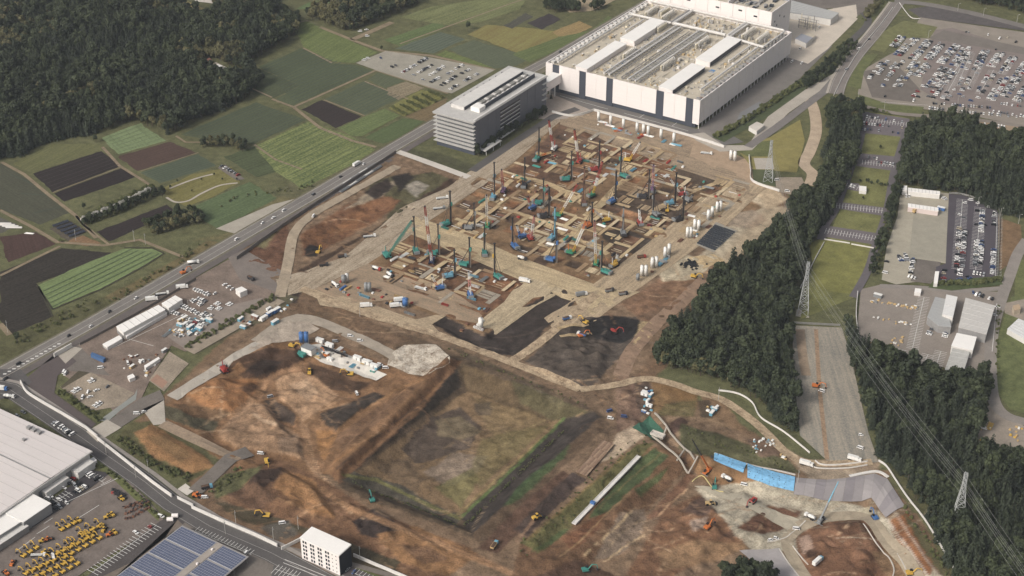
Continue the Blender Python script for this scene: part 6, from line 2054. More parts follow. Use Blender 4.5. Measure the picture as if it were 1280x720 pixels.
def piling_rig(x, yb, yt, col, heading, label, mast='dark', drive=None):
    p = at(x, yb, .35)
    h = rise(x, yb, yt)
    r = empty('piling_rig', p, heading, label, 'piling rig', 'piling rigs on the foundation ground')
    crawler(r, 7.0, 4.6, 1.0, 1.3)
    upper(r, col, 1.35, 1.3)
    mx = 4.4
    b = MB()
    b.box(mx - .5, -.5, .2, mx + .5, .5, h * .98)
    ma = b.build('mast', STEELDK if mast == 'dark' else MM[mast], r)
    MB().box(mx - 1.0, -.9, h * .98, mx + 1.0, .9, h).build('mast_head', STEELDK, ma)
    MB().tube((mx + .9, 0, 0), (mx + .9, 0, h * .55), .42, n=7).build('auger', DIRTY, ma)
    MB().box(mx + .3, -1.0, h * .55, mx + 1.7, 1.0, h * .55 + 3.2).build('rotary_drive', MM[drive or col], ma)
    for s in (-1, 1):
        MB().tube((-3.2, s * 1.7, 2.6), (mx - .4, s * .3, h * .62), .2, n=5).build('back_stay', STEELDK, r)
    return r

def crawler_crane(x, yb, tx, ty, col, bands, label, s=1.25, slope=.38, wdt=1.7):
    """bands: boom colours from foot to tip"""
    p = at(x, yb, .35)
    best = None
    for h in np.arange(8, 75, .5):
        q = P(tx, ty, p.z + h)
        d = math.hypot(q[0] - p.x, q[1] - p.y)
        e = abs(d / h - slope)
        if best is None or e < best[0]:
            best = (e, h, q, d)
    _, h, q, d = best
    az = math.atan2(q[1] - p.y, q[0] - p.x)
    r = empty('crawler_crane', p, az, label, 'crane', 'crawler cranes on the foundation ground')
    crawler(r, 6.6, 4.4, 1.0, 1.25)
    upper(r, col, s, 1.25)
    foot, tip = Vector((1.2, 0, 2.0)), Vector((d, 0, h))
    bo = None
    n = len(bands)
    for i, c in enumerate(bands):
        b = MB()
        lattice(b, foot.lerp(tip, i / n), foot.lerp(tip, (i + 1) / n), wdt * (.75 if i in (0, n - 1) else 1), 0, 2.0, .15)
        b.build('boom_section', MM[c], r)
    MB().box(tip.x - .5, -.6, tip.z - .6, tip.x + .7, .6, tip.z + .6).build('boom_head', MM['dark'], r)
    MB().bar((-2.6, 0, 3.0), (-3.0, 0, 9.0), .5).build('gantry_mast', MM[bands[-1]], r)
    for sd in (-.5, .5):
        MB().bar((-3.0, sd, 9.0), (tip.x, sd, tip.z), .1).build('pendant_line', MM['dark'], r)
    hk = MB().bar((tip.x + .6, 0, tip.z), (tip.x + .6, 0, tip.z * .3), .09)
    hk.box(tip.x + .3, -.35, tip.z * .3 - 1.1, tip.x + .9, .35, tip.z * .3)
    hk.build('hook_block', MM['dark'], r)
    return r

T = 'piling rig with a tall dark mast '
PR = [(520, 316, 274, 'teal', 2.4, 'teal ' + T + 'nearest the western haul road'), (542, 319, 280, 'teal', .4, 'teal ' + T + 'beside the red and white crane'), (581, 333, 296, 'teal', .2, 'teal ' + T + 'above the white-boomed blue crane'),
      (622.5, 348, 307, 'teal', 2.8, 'teal ' + T + 'carrying a yellow drive', 'dark', 'yellow'), (558, 282, 241, 'teal', 1.2, 'teal ' + T + 'next to the parked lorries'), (586.5, 287, 254, 'grey', .5, 'grey-green ' + T + 'left of the yellow-booted crane'),
      (616.5, 249, 206, 'skyblue', 1.9, 'pale blue ' + T + 'at the western road edge'), (643.5, 310, 275, 'blue', 2.6, 'blue ' + T + 'on the plate road crossing'), (671, 201, 162, 'teal', 1.7, 'teal ' + T + 'in front of the office canopy'),
      (743, 214, 177, 'red', .9, 'red ' + T + 'among white pipe bundles'), (730, 256, 212, 'brown', 2.2, 'brown ' + T + 'with a rusty drive in the middle', 'brown'), (673, 256, 223, 'teal', .3, 'teal ' + T + 'left of the twin in the middle'), (680, 272, 235, 'dark', .9, 'black ' + T + 'right of its teal twin'),
      (780, 222, 187, 'teal', 2.9, 'bright teal ' + T + 'in the northern block'), (804, 248, 212, 'dark', .5, 'black ' + T + 'on the tan plates'), (838, 256, 217, 'skyblue', 1.0, 'pale blue ' + T + 'beside the red and blue crane'), (779, 294, 262, 'grey', 2.2, 'grey ' + T + 'at the dark muddy patch', 'grey'),
      (689, 327, 285, 'blue', .1, 'dark blue ' + T + 'with long raking stays'), (757, 342, 304, 'teal', 3.0, 'teal ' + T + 'in the south-east corner of the piling ground'), (735, 284, 255, 'orange', 1.3, 'orange ' + T + 'behind the white lattice boom'), (690, 300, 262, 'skyblue', 1.6, 'pale blue ' + T + 'with a pale blue mast head', 'skyblue')]
PR += [(655, 234, 200, 'dark', 2.0, 'black ' + T + 'between the office and the middle block'), (708, 226, 190, 'teal', .7, 'teal ' + T + 'behind the tan planks of the northern block'), (765, 254, 217, 'blue', 1.4, 'blue ' + T + 'on the dark soil of the eastern block'),
       (820, 270, 237, 'grey', 2.7, 'grey ' + T + 'beside the muddy eastern patch'), (562, 347, 314, 'skyblue', .9, 'pale blue ' + T + 'in the southern block'), (606, 319, 285, 'teal', 2.2, 'teal ' + T + 'on the edge of the middle plate road'), (848, 276, 243, 'dark', 1.1, 'black ' + T + 'nearest the east road silos')]
for q in PR:
    piling_rig(*q)
CC = [(540, 329, 531, 258, 'navy', ['white', 'red', 'white', 'red', 'white', 'red'], 'navy crawler crane with a tall red and white boom'),
      (609, 285, 608, 244, 'green', ['yellow', 'white', 'white'], 'green crawler crane with yellow gantry and white boom'),
      (484, 322, 515, 276, 'teal', ['teal', 'teal', 'teal'], 'teal crawler crane with a teal boom by the haul road', 1.4, .9),
      (549, 362, 540, 345, 'blue', ['orange', 'white'], 'blue crawler crane with a short orange boom'), (588, 371, 586, 340, 'blue', ['white', 'pink', 'white'], 'blue and white crawler crane in the southern block'),
      (745, 332, 743, 276, 'green', ['yellow', 'white', 'white', 'pink'], 'green crawler crane with white boom in the south-east block'), (714, 318, 733, 276, 'green', ['yellow', 'white', 'white', 'orange'], 'green and yellow crane whose boom leans to the right'),
      (698, 271, 722, 230, 'green', ['yellow', 'white', 'white', 'red'], 'yellow crane with a white boom tipped red in the middle'), (757, 277, 738, 258, 'yellow', ['white', 'white'], 'yellow and green crane with a short white boom'),
      (740, 246, 753, 202, 'green', ['yellow', 'white', 'red', 'red'], 'green crawler crane with a red upper boom'), (692, 188, 686, 150, 'white', ['white', 'red', 'white', 'red'], 'white crawler crane with red and white boom near the office'),
      (724, 204, 718, 162, 'red', ['red', 'white', 'red'], 'red crawler crane among pipe stacks in the north'), (800, 281, 799, 262, 'red', ['white', 'white'], 'small red crane with a white boom at the muddy patch'),
      (852, 245, 838, 224, 'red', ['white', 'white'], 'red and blue crane with a white boom near the tan plates'), (816, 240, 817, 206, 'purple', ['purple', 'pink', 'purple'], 'purple-boomed crane in the northern block'),
      (785, 202, 800, 178, 'yellow', ['yellow', 'white', 'white'], 'yellow crane with a pale boom leaning to the north road'), (663, 300, 668, 270, 'red', ['pink', 'white', 'pink'], 'red crane beside a blue machine on the middle road'), (652, 298, 646, 282, 'blue', ['blue', 'white'], 'small blue crane on the middle road'),
      (665, 262, 660, 246, 'blue', ['grey', 'red'], 'blue crane with a stub boom in the middle block'), (629, 241, 627, 212, 'purple', ['purple', 'red', 'pink'], 'purple and red crane at the western road'), (768, 333, 772, 318, 'yellow', ['yellow', 'white'], 'yellow crane in the south-east corner'),
      (676, 196, 690, 190, 'tan', ['orange', 'tan'], 'tan crane with a low orange boom'), (860, 252, 866, 244, 'grey', ['grey', 'grey'], 'grey crane beside stacked sections near the east road'), (281, 465, 283, 457, 'red', ['red', 'red'], 'little red crane at the edge of the western dig')]
for q in CC:
    crawler_crane(*q)

# --- excavators
def excavator_mesh(col, s=1.0, boom_up=1.0):
    root_parts = {}
    b = MB()
    for sd in (-1, 1):
        b.hull8([(-1.9, sd * 1.15 - .3, 0), (1.9, sd * 1.15 - .3, 0), (1.9, sd * 1.15 + .3, 0), (-1.9, sd * 1.15 + .3, 0)], [(-2.2, sd * 1.15 - .3, .85), (2.2, sd * 1.15 - .3, .85), (2.2, sd * 1.15 + .3, .85), (-2.2, sd * 1.15 + .3, .85)])
    root_parts['crawler_tracks'] = (b, TRK)
    b = MB()
    b.hull8([(-2.5, -1.35, .95), (1.4, -1.35, .95), (1.4, 1.35, .95), (-2.5, 1.35, .95)], [(-2.6, -1.3, 2.2), (.6, -1.3, 2.0), (.6, 1.3, 2.0), (-2.6, 1.3, 2.2)])
    root_parts['body'] = (b, MM[col])
    b = MB()
    b.hull8([(-.4, .35, 1.9), (1.4, .35, 1.4), (1.4, 1.3, 1.4), (-.4, 1.3, 1.9)], [(-.3, .4, 3.0), (1.0, .4, 3.0), (1.0, 1.25, 3.0), (-.3, 1.25, 3.0)])
    root_parts['cab'] = (b, CARGLASS)
    k = boom_up
    b = MB()
    b.tube((1.0, -.2, 1.6), (3.0, -.2, 1.6 + 2.8 * k), .34, .32, 6).tube((3.0, -.2, 1.6 + 2.8 * k), (5.6, -.2, 1.6 + 2.2 * k), .32, .26, 6)
    root_parts['boom'] = (b, MM[col])
    b = MB().tube((5.6, -.2, 1.6 + 2.2 * k), (6.3, -.2, 1.0), .25, .2, 6)
    root_parts['dipper_arm'] = (b, MM[col])
    b = MB().hull8([(5.6, -.8, .1), (6.6, -.8, .2), (6.6, .4, .2), (5.6, .4, .1)], [(5.4, -.75, 1.0), (6.4, -.75, 1.2), (6.4, .35, 1.2), (5.4, .35, 1.0)])
    root_parts['bucket'] = (b, MM['dark'])
    return {n: v[0].mesh(n, v[1]) for n, v in root_parts.items()}
EXM = {c: excavator_mesh(c) for c in ('yellow', 'orange', 'teal', 'red', 'blue', 'tan')}
def excavator(x, y, col, heading, label, group=None, s=1.15, dz=.1, cat='excavator'):
    r = empty('excavator', at(x, y, dz), heading, label, cat, group)
    r.scale = (s, s, s)
    for n, me in EXM[col].items():
        link(n, me, r)
    return r
EXL = 'excavator '
for q in ((398, 316, 'yellow', 1.9, 'yellow excavator digging the dark hole beside the highway'), (366, 434, 'yellow', .2, 'yellow excavator at the left end of the batching plant'), (407, 445, 'orange', 2.8, 'orange excavator in the middle of the batching plant'), (437, 469, 'yellow', 3.6, 'yellow excavator below the batching plant hall'),
          (731, 404, 'yellow', 3.0, 'yellow excavator in the black soil pit'), (768, 415, 'red', .4, 'red excavator in the black soil pit'), (334, 579, 'yellow', 5.6, 'yellow excavator at the end of the tarred ramp'), (332, 646, 'yellow', 3.6, 'yellow excavator above the south road wall'),
          (733, 714, 'teal', .8, 'teal excavator at the bottom edge'), (885, 660, 'orange', 1.4, 'orange excavator by the rubble patch'), (941, 628, 'red', 4.6, 'red excavator at the edge of the concrete road'), (465, 626, 'teal', 2.5, 'teal excavator on the long haul track'), (1093, 648, 'blue', 2.4, 'blue excavator at the foot of the grey slope'),
          (1020, 484, 'orange', .3, 'orange excavator on the gravel strip between the woods'), (868, 347, 'yellow', .2, 'yellow excavator by the heap of black bags'), (834, 264, 'yellow', 2.0, 'yellow excavator in the muddy northern corner'), (727, 421, 'orange', 1.0, 'orange excavator loading a truck at the soil pit'), (1138, 718, 'yellow', .6, 'yellow excavator at the lower right work road'),
          (230, 342, 'orange', 1.3, 'orange excavator parked by the highway fence'), (893, 610, 'teal', 2.0, 'small teal excavator beside the concrete mixer')):
    excavator(*q)

# --- bulldozer / wheel loader
def loader(x, y, col, heading, label, dz=.1, group=None, s=1.2):
    r = empty('wheel_loader', at(x, y, dz), heading, label, 'loader', group)
    r.scale = (s, s, s)
    MB().hull8([(-2.8, -1.1, .7), (.2, -1.1, .7), (.2, 1.1, .7), (-2.8, 1.1, .7)], [(-2.7, -1, 1.9), (.1, -1, 1.8), (.1, 1, 1.8), (-2.7, 1, 1.9)]).build('body', MM[col], r)
    MB().hull8([(-.6, -.7, 1.8), (.8, -.7, 1.6), (.8, .7, 1.6), (-.6, .7, 1.8)], [(-.5, -.65, 3.1), (.5, -.65, 3.1), (.5, .65, 3.1), (-.5, .65, 3.1)]).build('cab', CARGLASS, r)
    MB().box(-.6, -.75, 3.11, .6, .75, 3.25).build('cab_roof', MM[col], r)
    for sx in (-1.8, 1.3):
        for sy in (-1.2, 1.2):
            MB().tube((sx, sy - .3, .75), (sx, sy + .3, .75), .75, n=10).build('wheel', TYRE, r)
    MB().bar((.6, -.5, 1.4), (3.0, -.5, .7), .35).bar((.6, .5, 1.4), (3.0, .5, .7), .35).build('lift_arm', MM[col], r)
    MB().hull8([(2.8, -1.4, .1), (4.0, -1.4, .1), (4.0, 1.4, .1), (2.8, 1.4, .1)], [(2.7, -1.4, 1.3), (3.4, -1.4, 1.0), (3.4, 1.4, 1.0), (2.7, 1.4, 1.3)]).build('bucket', MM['dark'], r)
for q in ((387, 466, 'yellow', 2.2, 'yellow wheel loader on the bare orange ground below the batching plant'), (671, 648, 'yellow', 1.1, 'yellow dozer beside the grassy bank'), (888, 630, 'tan', .6, 'tan dozer on the brown mound'), (247, 621, 'orange', .4, 'orange loader by the ramp gate')):
    loader(*q)

# --- trucks
def truck(x, y, heading, kind, cab, bed, label, group=None, s=1.0, dz=.35):
    nm = {'dump': 'dump_truck', 'mixer': 'concrete_mixer_truck', 'box': 'box_lorry', 'flat': 'flatbed_lorry', 'tanker': 'tanker_lorry'}[kind]
    r = empty(nm, at(x, y, dz), heading, label, 'truck', group)
    r.scale = (s, s, s)
    L = {'dump': 7.6, 'mixer': 8.0, 'box': 9.5, 'flat': 11.0, 'tanker': 9.5}[kind]
    MB().box(-L / 2, -1.0, .65, L / 2, 1.0, .95).build('chassis', MM['dark'], r)
    cb = MB().hull8([(L / 2 - 2.0, -1.2, .9), (L / 2 + .05, -1.2, .7), (L / 2 + .05, 1.2, .7), (L / 2 - 2.0, 1.2, .9)], [(L / 2 - 2.0, -1.15, 2.9), (L / 2 - .2, -1.15, 2.8), (L / 2 - .2, 1.15, 2.8), (L / 2 - 2.0, 1.15, 2.9)]).build('cab', MM[cab], r)
    MB().hull8([(L / 2 - .1, -1.1, 1.7), (L / 2 + .04, -1.1, 1.7), (L / 2 + .04, 1.1, 1.7), (L / 2 - .1, 1.1, 1.7)], [(L / 2 - .2, -1.1, 2.6), (L / 2 - .1, -1.1, 2.6), (L / 2 - .1, 1.1, 2.6), (L / 2 - .2, 1.1, 2.6)]).build('windscreen', CARGLASS, cb)
    for sx in (-L / 2 + 1.2, -L / 2 + 2.5, L / 2 - 1.3):
        for sy in (-1.0, 1.0):
            MB().tube((sx, sy - .22, .5), (sx, sy + .22, .5), .5, n=8).build('wheel', TYRE, r)
    b0, b1 = -L / 2 - .1, L / 2 - 2.2
    if kind == 'dump':
        b = MB().hull8([(b0 + .4, -1.1, .97), (b1, -1.1, .97), (b1, 1.1, .97), (b0 + .4, 1.1, .97)], [(b0, -1.25, 2.5), (b1 + .1, -1.25, 2.7), (b1 + .1, 1.25, 2.7), (b0, 1.25, 2.5)])
        tb = b.build('tipper_body', MM[bed], r)
        MB().hull8([(b0 + .2, -1.1, 2.52), (b1 - .1, -1.1, 2.72), (b1 - .1, 1.1, 2.72), (b0 + .2, 1.1, 2.52)], [(b0 + .6, -.7, 2.8), (b1 - .6, -.6, 3.1), (b1 - .6, .6, 3.1), (b0 + .6, .7, 2.8)]).build('soil_load', mat('load_soil', (92, 70, 54), .2, 1), tb)
    elif kind == 'mixer':
        d = MB().tube((b0 + .2, 0, 2.5), (b0 + 2.4, 0, 2.4), .75, 1.25, 10).tube((b0 + 2.4, 0, 2.4), (b1 - 1.0, 0, 2.05), 1.25, 1.2, 10).tube((b1 - 1.0, 0, 2.05), (b1 - .1, 0, 1.9), 1.2, .6, 10)
        smooth(d.build('drum', MM[bed], r))
        MB().box(b0 - .4, -.5, 1.6, b0 + .3, .5, 3.3).build('hopper', MM['grey'], r)
    elif kind == 'box':
        MB().box(b0, -1.22, .97, b1, 1.22, 3.6).build('cargo_box', MM[bed], r)
    elif kind == 'tanker':
        smooth(MB().tube((b0, 0, 2.1), (b1, 0, 2.1), 1.15, n=12).build('tank', MM[bed], r))
    else:
        MB().box(b0, -1.22, .97, b1, 1.22, 1.2).build('flat_bed', MM[bed], r)
        for k in range(4):
            MB().tube((b0 + .5, -.9 + k * .6, 1.5), (b1 - .5, -.9 + k * .6, 1.5), .28, n=6).build('pipe_load', MM['white'] if k % 2 else MM['grey'], r)
    return r
TR = [(405, 333, .75, 'dump', 'dark', 'dark', 'dark dump truck driving up the western haul road, lower of two'), (428, 322, .75, 'dump', 'grey', 'dark', 'dark dump truck driving up the western haul road, upper of two'),
      (471, 338, .1, 'mixer', 'red', 'white', 'white concrete mixer with a red cab'), (488, 346, -.2, 'mixer', 'dark', 'white', 'white concrete mixer with a dark cab'), (419, 358, -.3, 'mixer', 'white', 'white', 'white concrete mixer beside the grey silo'),
      (462, 297, .8, 'flat', 'white', 'grey', 'long white flatbed lorry on the haul road bank'), (553, 249, .8, 'flat', 'white', 'white', 'flatbed lorry with white pipes, upper of the pair by the rig'), (549, 262, .8, 'flat', 'grey', 'grey', 'flatbed lorry with grey pipes, lower of the pair by the rig'),
      (709, 400, 1.0, 'dump', 'white', 'blue', 'blue tipper truck on the plate road to the soil pit'), (727, 420, 3.2, 'dump', 'white', 'blue', 'blue and white tipper being loaded at the soil pit'), (802, 323, .8, 'dump', 'red', 'brown', 'red-brown dump truck on the east track'),
      (653, 325, .2, 'mixer', 'dark', 'white', 'white mixer on the middle plate road'), (259, 611, .9, 'dump', 'skyblue', 'dark', 'pale blue dump truck on the tarred ramp'), (242, 330, .8, 'tanker', 'white', 'white', 'white tanker lorry on the frontage road'), (228, 361, .8, 'box', 'white', 'white', 'white box lorry beside the site office end'),
      (203, 369, .8, 'flat', 'white', 'dark', 'car carrier lorry by the highway fence'), (190, 376, .8, 'box', 'white', 'white', 'white box lorry by the highway fence'), (314, 350, -.2, 'dump', 'dark', 'dark', 'dark truck at the site crossroads'), (446, 207, 1.57, 'box', 'white', 'white', 'white lorry driving on the highway below the farmland'),
      (2, 488, .4, 'box', 'blue', 'white', 'blue-cabbed lorry at the left edge'), (12, 498, .5, 'mixer', 'white', 'white', 'white mixer waiting at the road junction'), (908, 600, 2.9, 'mixer', 'white', 'white', 'white concrete mixer below the blue sheets'), (1012, 648, 2.9, 'mixer', 'white', 'white', 'white mixer at the foot of the grey slope'),
      (1022, 704, 1.4, 'box', 'skyblue', 'white', 'pale blue and white truck in the walled bay'), (618, 684, 1.7, 'dump', 'skyblue', 'tan', 'pale blue dump truck at the end of the haul track'), (762, 365, .9, 'dump', 'dark', 'grey', 'dark truck at the eastern crossroads'), (779, 369, .8, 'dump', 'dark', 'grey', 'dark dump truck beside the pale silos'),
      (727, 370, .9, 'box', 'white', 'grey', 'grey truck stopped on the mid plate road'), (656, 353, .2, 'box', 'white', 'white', 'white truck at the lower end of the plate road'), (1068, 576, .1, 'box', 'white', 'white', 'long white coach behind the curved wall'), (1145, 265, 1.4, 'box', 'white', 'tan', 'small lorry in the eastern gravel yard'),
      (883, 193, .3, 'flat', 'white', 'white', 'flatbed with white sections near the factory corner'), (526, 362, .1, 'flat', 'white', 'white', 'flatbed lorry beside the blue crane'), (458, 384, .7, 'box', 'white', 'white', 'white truck in the batching bay, upper'), (500, 377, .8, 'box', 'white', 'white', 'white truck beside the blue silo'), (495, 384, .8, 'box', 'white', 'white', 'white truck below the blue silo'),
      (1008, 582, .1, 'box', 'white', 'white', 'white lorry on the slope-top road')]
for q in TR:
    truck(*q)

# --- orange rough-terrain crane with black boom, blue concrete pump
def mobile_crane(x, y, tx, ty, slope, body, boom, label):
    p = at(x, y, .35)
    best = min(((abs(math.hypot(P(tx, ty, p.z + h)[0] - p.x, P(tx, ty, p.z + h)[1] - p.y) / h - slope), h) for h in np.arange(6, 60, .5)))
    h = best[1]; q = P(tx, ty, p.z + h)
    d = math.hypot(q[0] - p.x, q[1] - p.y)
    r = empty('mobile_crane', p, math.atan2(q[1] - p.y, q[0] - p.x), label, 'crane')
    MB().box(-4, -1.3, .8, 4, 1.3, 1.6).build('carrier', MM[body], r)
    MB().hull8([(1, -1.2, 1.6), (3, -1.2, 1.6), (3, -.1, 1.6), (1, -.1, 1.6)], [(1.1, -1.15, 3.0), (2.6, -1.15, 3.0), (2.6, -.1, 3.0), (1.1, -.1, 3.0)]).build('cab', CARGLASS, r)
    MB().box(-3.4, -1.2, 1.61, 0, 1.2, 2.8).build('turntable', MM[body], r)
    for sx in (-2.8, -1.2, 1.4, 2.9):
        for sy in (-1.2, 1.2):
            MB().tube((sx, sy - .3, .65), (sx, sy + .3, .65), .65, n=9).build('wheel', TYRE, r)
    f, t = Vector((-1.5, 0, 2.6)), Vector((d, 0, h))
    MB().bar(f, f.lerp(t, .45), 1.0).build('boom_section', MM[body], r)
    MB().bar(f.lerp(t, .43), f.lerp(t, .75), .75).build('boom_section', MM[boom], r)
    MB().bar(f.lerp(t, .73), t, .55).build('boom_section', MM[boom], r)
    for sx in (-3.6, 3.6):
        MB().box(sx - .2, -3.0, .1, sx + .2, 3.0, .35).build('outrigger', MM['grey'], r)
mobile_crane(884, 591, 865, 549, .55, 'orange', 'dark', 'orange rough-terrain crane with black boom below the blue sheets')
mobile_crane(1026, 652, 1048, 602, 1.1, 'grey', 'skyblue', 'grey pump truck whose pale blue arm leans over the slope')

# --- silos
def silo(x, y, h, r_, col, label, group, legs=True):
    r = empty('silo', at(x, y, .35), 0, label, 'silo', group)
    z0 = 2.0 if legs else .1
    m = MM[col] if col in MM else PAINTS[col]
    sh = MB().tube((0, 0, z0), (0, 0, h - .5), r_, n=14).tube((0, 0, h - .5), (0, 0, h), r_, r_ * .55, 14)
    smooth(sh.build('shell', m, r))
    MB().tube((0, 0, .8), (0, 0, z0), r_ * .3, r_ * .98, 10).build('discharge_cone', m, r)
    for a in range(4):
        x_, y_ = math.cos(a * 1.571 + .78) * r_ * .9, math.sin(a * 1.571 + .78) * r_ * .9
        MB().box(x_ - .12, y_ - .12, 0, x_ + .12, y_ + .12, z0 + .6).build('leg', STEEL, r)
    MB().tube((r_ * .3, 0, h - .1), (r_ * .3, 0, h + .7), .35, n=7).build('filter', MM['grey'], r)
    MB().bar((r_ + .1, .2, .5), (r_ + .1, .2, h - .4), .16).bar((r_ + .1, -.2, .5), (r_ + .1, -.2, h - .4), .16).build('ladder', STEEL, r)
NS = ['westernmost', 'second', 'third', 'fourth', 'fifth', 'sixth', 'seventh', 'easternmost']
for i, (x, y) in enumerate(((748, 152), (763, 157), (779, 161), (796, 166), (804, 168), (810, 170), (826, 174), (842, 179))):
    silo(x, y, 10.5, 1.45, 'white', '%s white silo along the fence before the factory' % NS[i], 'silos along the factory fence')
ES = [((896, 266), (900, 265)), ((885, 276), (890, 272)), ((868, 288), (873, 289)), ((859, 298), (863, 298)), ((831, 323), (836, 319)), ((815, 336), (820, 335)), ((802, 346), (807, 346)), ((913, 201), (918, 202))]
EN = ['at the far end of the east road', 'second from the far end of the east road', 'above the dark slab stacks', 'beside the dark slab stacks', 'opposite the black bag heap', 'next to the light blue tray', 'at the near end of the east road', 'at the north-east corner by the lawn']
for (a, b), n in zip(ES, EN):
    silo(*a, 10.5, 1.45, 'white', 'left silo of the white pair ' + n, 'silo pairs along the east road')
    silo(*b, 10.5, 1.45, 'white', 'right silo of the white pair ' + n, 'silo pairs along the east road')
silo(797, 352, 7, 1.5, 'grey', 'short grey-green silo at the near end of the east road', None)
for x, y, h, rr, c, lab in ((430, 355, 8, 2.0, 'grey', 'pale grey silo at the west batching bay'), (434, 353, 8, 1.6, 'white', 'whitish silo touching the pale grey one'), (458, 366, 9, 1.7, 'grey', 'grey-green silo in the west batching bay, left'), (462, 366, 9, 1.7, 'grey', 'grey-green silo in the west batching bay, right'),
                            (507, 384, 8, 2.4, 'blue', 'stout blue silo near the southern haul road'), (601, 411, 9.5, 2.0, 'white', 'single white silo at the corner above the dark soil'), (377.5, 430, 10.5, 1.9, 'blue', 'left blue silo of the batching plant'), (383.5, 430, 10.5, 1.9, 'blue', 'right blue silo of the batching plant')):
    silo(x, y, h, rr, c, lab, None)

# --- depot yard machines
DY = []
def yard_row(a, b, n, h=math.pi, name='in the yard'):
    for i in range(n):
        t = i / max(1, n - 1)
        DY.append((a[0] + (b[0] - a[0]) * t, a[1] + (b[1] - a[1]) * t, h, name))
yard_row((77, 663), (92, 655), 3, name='short upper rank below the yard lines'); yard_row((29, 696), (45, 686), 3, name='short rank at the left of the yard'); yard_row((70, 694), (114, 672), 6, name='long middle rank'); yard_row((80, 698), (124, 674), 6, name='rank along the middle of the yard'); yard_row((92, 681), (108, 674), 2, name='pair above the long middle rank'); yard_row((32, 718), (66, 702), 5, name='upper of the three lower ranks'); yard_row((44, 722), (88, 702), 6, name='middle of the three lower ranks'); yard_row((60, 726), (96, 706), 5, name='lowest rank by the bottom edge'); yard_row((104, 668), (126, 658), 3, name='rank beside the crowded loaders')
for i, (x, y, h, nm_) in enumerate(DY):
    excavator(x, y, 'yellow', h + random.uniform(-.12, .12), 'yellow excavator in the ' + nm_, 'excavators ranked in the depot yard', .95, .38)
for x, y, c, lab in ((98, 652, 'yellow', 'yellow loader at the end of the short excavator rank'), (135, 648, 'yellow', 'yellow loader alone in the upper depot yard'), (140, 645, 'yellow', 'yellow loader behind the lone upper depot loader'), (126, 660, 'yellow', 'yellow loader at the top of the long rank'), (143, 667, 'yellow', 'yellow loader at the depot fence'), (54, 678, 'yellow', 'yellow loader in the left depot rank'),
                     (60, 676, 'orange', 'orange loader in the left depot rank'), (16, 706, 'orange', 'orange machine in the left corner of the depot'), (8, 718, 'orange', 'orange machine at the lower left edge of the depot'), (57, 692, 'yellow', 'small yellow machine beside the white van in the depot'), (130, 664, 'yellow', 'yellow loader among the long rank'), (138, 670, 'orange', 'orange-red loader near the depot fence'),
                     (114, 668, 'yellow', 'yellow loader beside the rank head'), (108, 672, 'yellow', 'yellow loader in the crowded rank'), (152, 625, 'yellow', 'round yellow roller by the heap of dark implements')):
    loader(x, y, c, 1.0 + x % 3, lab, .38, None, .95)
truck(48, 696, .6, 'flat', 'white', 'dark', 'white-cabbed flatbed among the yellow machines', None, .9)
truck(67, 698, 2.5, 'box', 'white', 'white', 'small white lorry among the yellow machines', None, .7)
IM = random.Random(3)
def implement(x, y, c):
    """rusty attachment: bucket with arms"""
    r = empty('machine_attachment', at(x, y, .4), IM.uniform(0, 6), 'rusty digger attachment laid out in the depot yard' if c == 'brown' else 'dark farm implement laid out at the head of the depot yard', 'attachment', 'attachments in the depot yard' if c == 'brown' else 'dark implements in the depot yard')
    MB().hull8([(-1, -.8, 0), (1, -.8, 0), (1, .8, 0), (-1, .8, 0)], [(-.7, -.8, 1.1), (.4, -.8, 1.2), (.4, .8, 1.2), (-.7, .8, 1.1)]).build('bucket', MM[c], r)
    MB().bar((.3, -.3, 1.1), (2.0, -.3, 1.5), .3).bar((.3, .3, 1.1), (2.0, .3, 1.5), .3).build('arm', MM['dark'], r)
for i in range(16):
    implement(158 + (i % 8) * 4 + IM.uniform(-1, 1), 646 - (i % 8) * 2.0 + (i // 8) * 7 + IM.uniform(-1, 1) - 3, 'brown')
for i in range(10):
    implement(157 + i * 3 + IM.uniform(-1, 1), 634 - i * .8 + IM.uniform(-1.5, 1.5), 'brown')
for i in range(12):
    implement(141 + (i % 6) * 3 + IM.uniform(-1, 1), 613 + (i % 6) * 1.4 + (i // 6) * 4 + IM.uniform(-.5, .5), IM.choice(['dark', 'dark', 'red']) if i > 3 else 'dark')
# ---------------------------------------------------------------- walls, fences, slopes, poles, pylons and site clutter
def wall_run(name, s, h, th, m, label, cat, z0=0.0, posts=False):
    w = curve(wp(s), 5) if len(px(s)) > 2 else wp(s)
    ln = [w[0]]
    for a, b in zip(w[:-1], w[1:]):
        k = max(1, int(math.hypot(b[0] - a[0], b[1] - a[1]) / 6))
        ln += [(a[0] + (b[0] - a[0]) * t / k, a[1] + (b[1] - a[1]) * t / k) for t in range(1, k + 1)]
    L, R = ribbon_pts(ln, th)
    ox, oy = ln[0]
    root = empty(name, (ox, oy, 0), 0, label, cat)
    b = MB()
    for i in range(len(ln) - 1):
        z = [hz(*ln[i]) + z0, hz(*ln[i + 1]) + z0]
        q = [(L[i], z[0]), (R[i], z[0]), (R[i + 1], z[1]), (L[i + 1], z[1])]
        b.hull8([(p[0] - ox, p[1] - oy, zz) for p, zz in q], [(p[0] - ox, p[1] - oy, zz + h) for p, zz in q])
    b.build('barrier', m, root)
    if posts:
        for i in range(0, len(ln), 2):
            MB().cbox(ln[i][0] - ox, ln[i][1] - oy, hz(*ln[i]) + z0, .25, .25, h + .3).build('post', STEEL, root)
    return root
HOARD = mat('white_hoarding', (212, 207, 200), .07, 5, .7)
wall_run('hoarding', '26,479 34,492 54,505 80,520 107,536', 2.6, .7, HOARD, 'white hoarding curving along the side road from the junction', 'hoarding', .3)
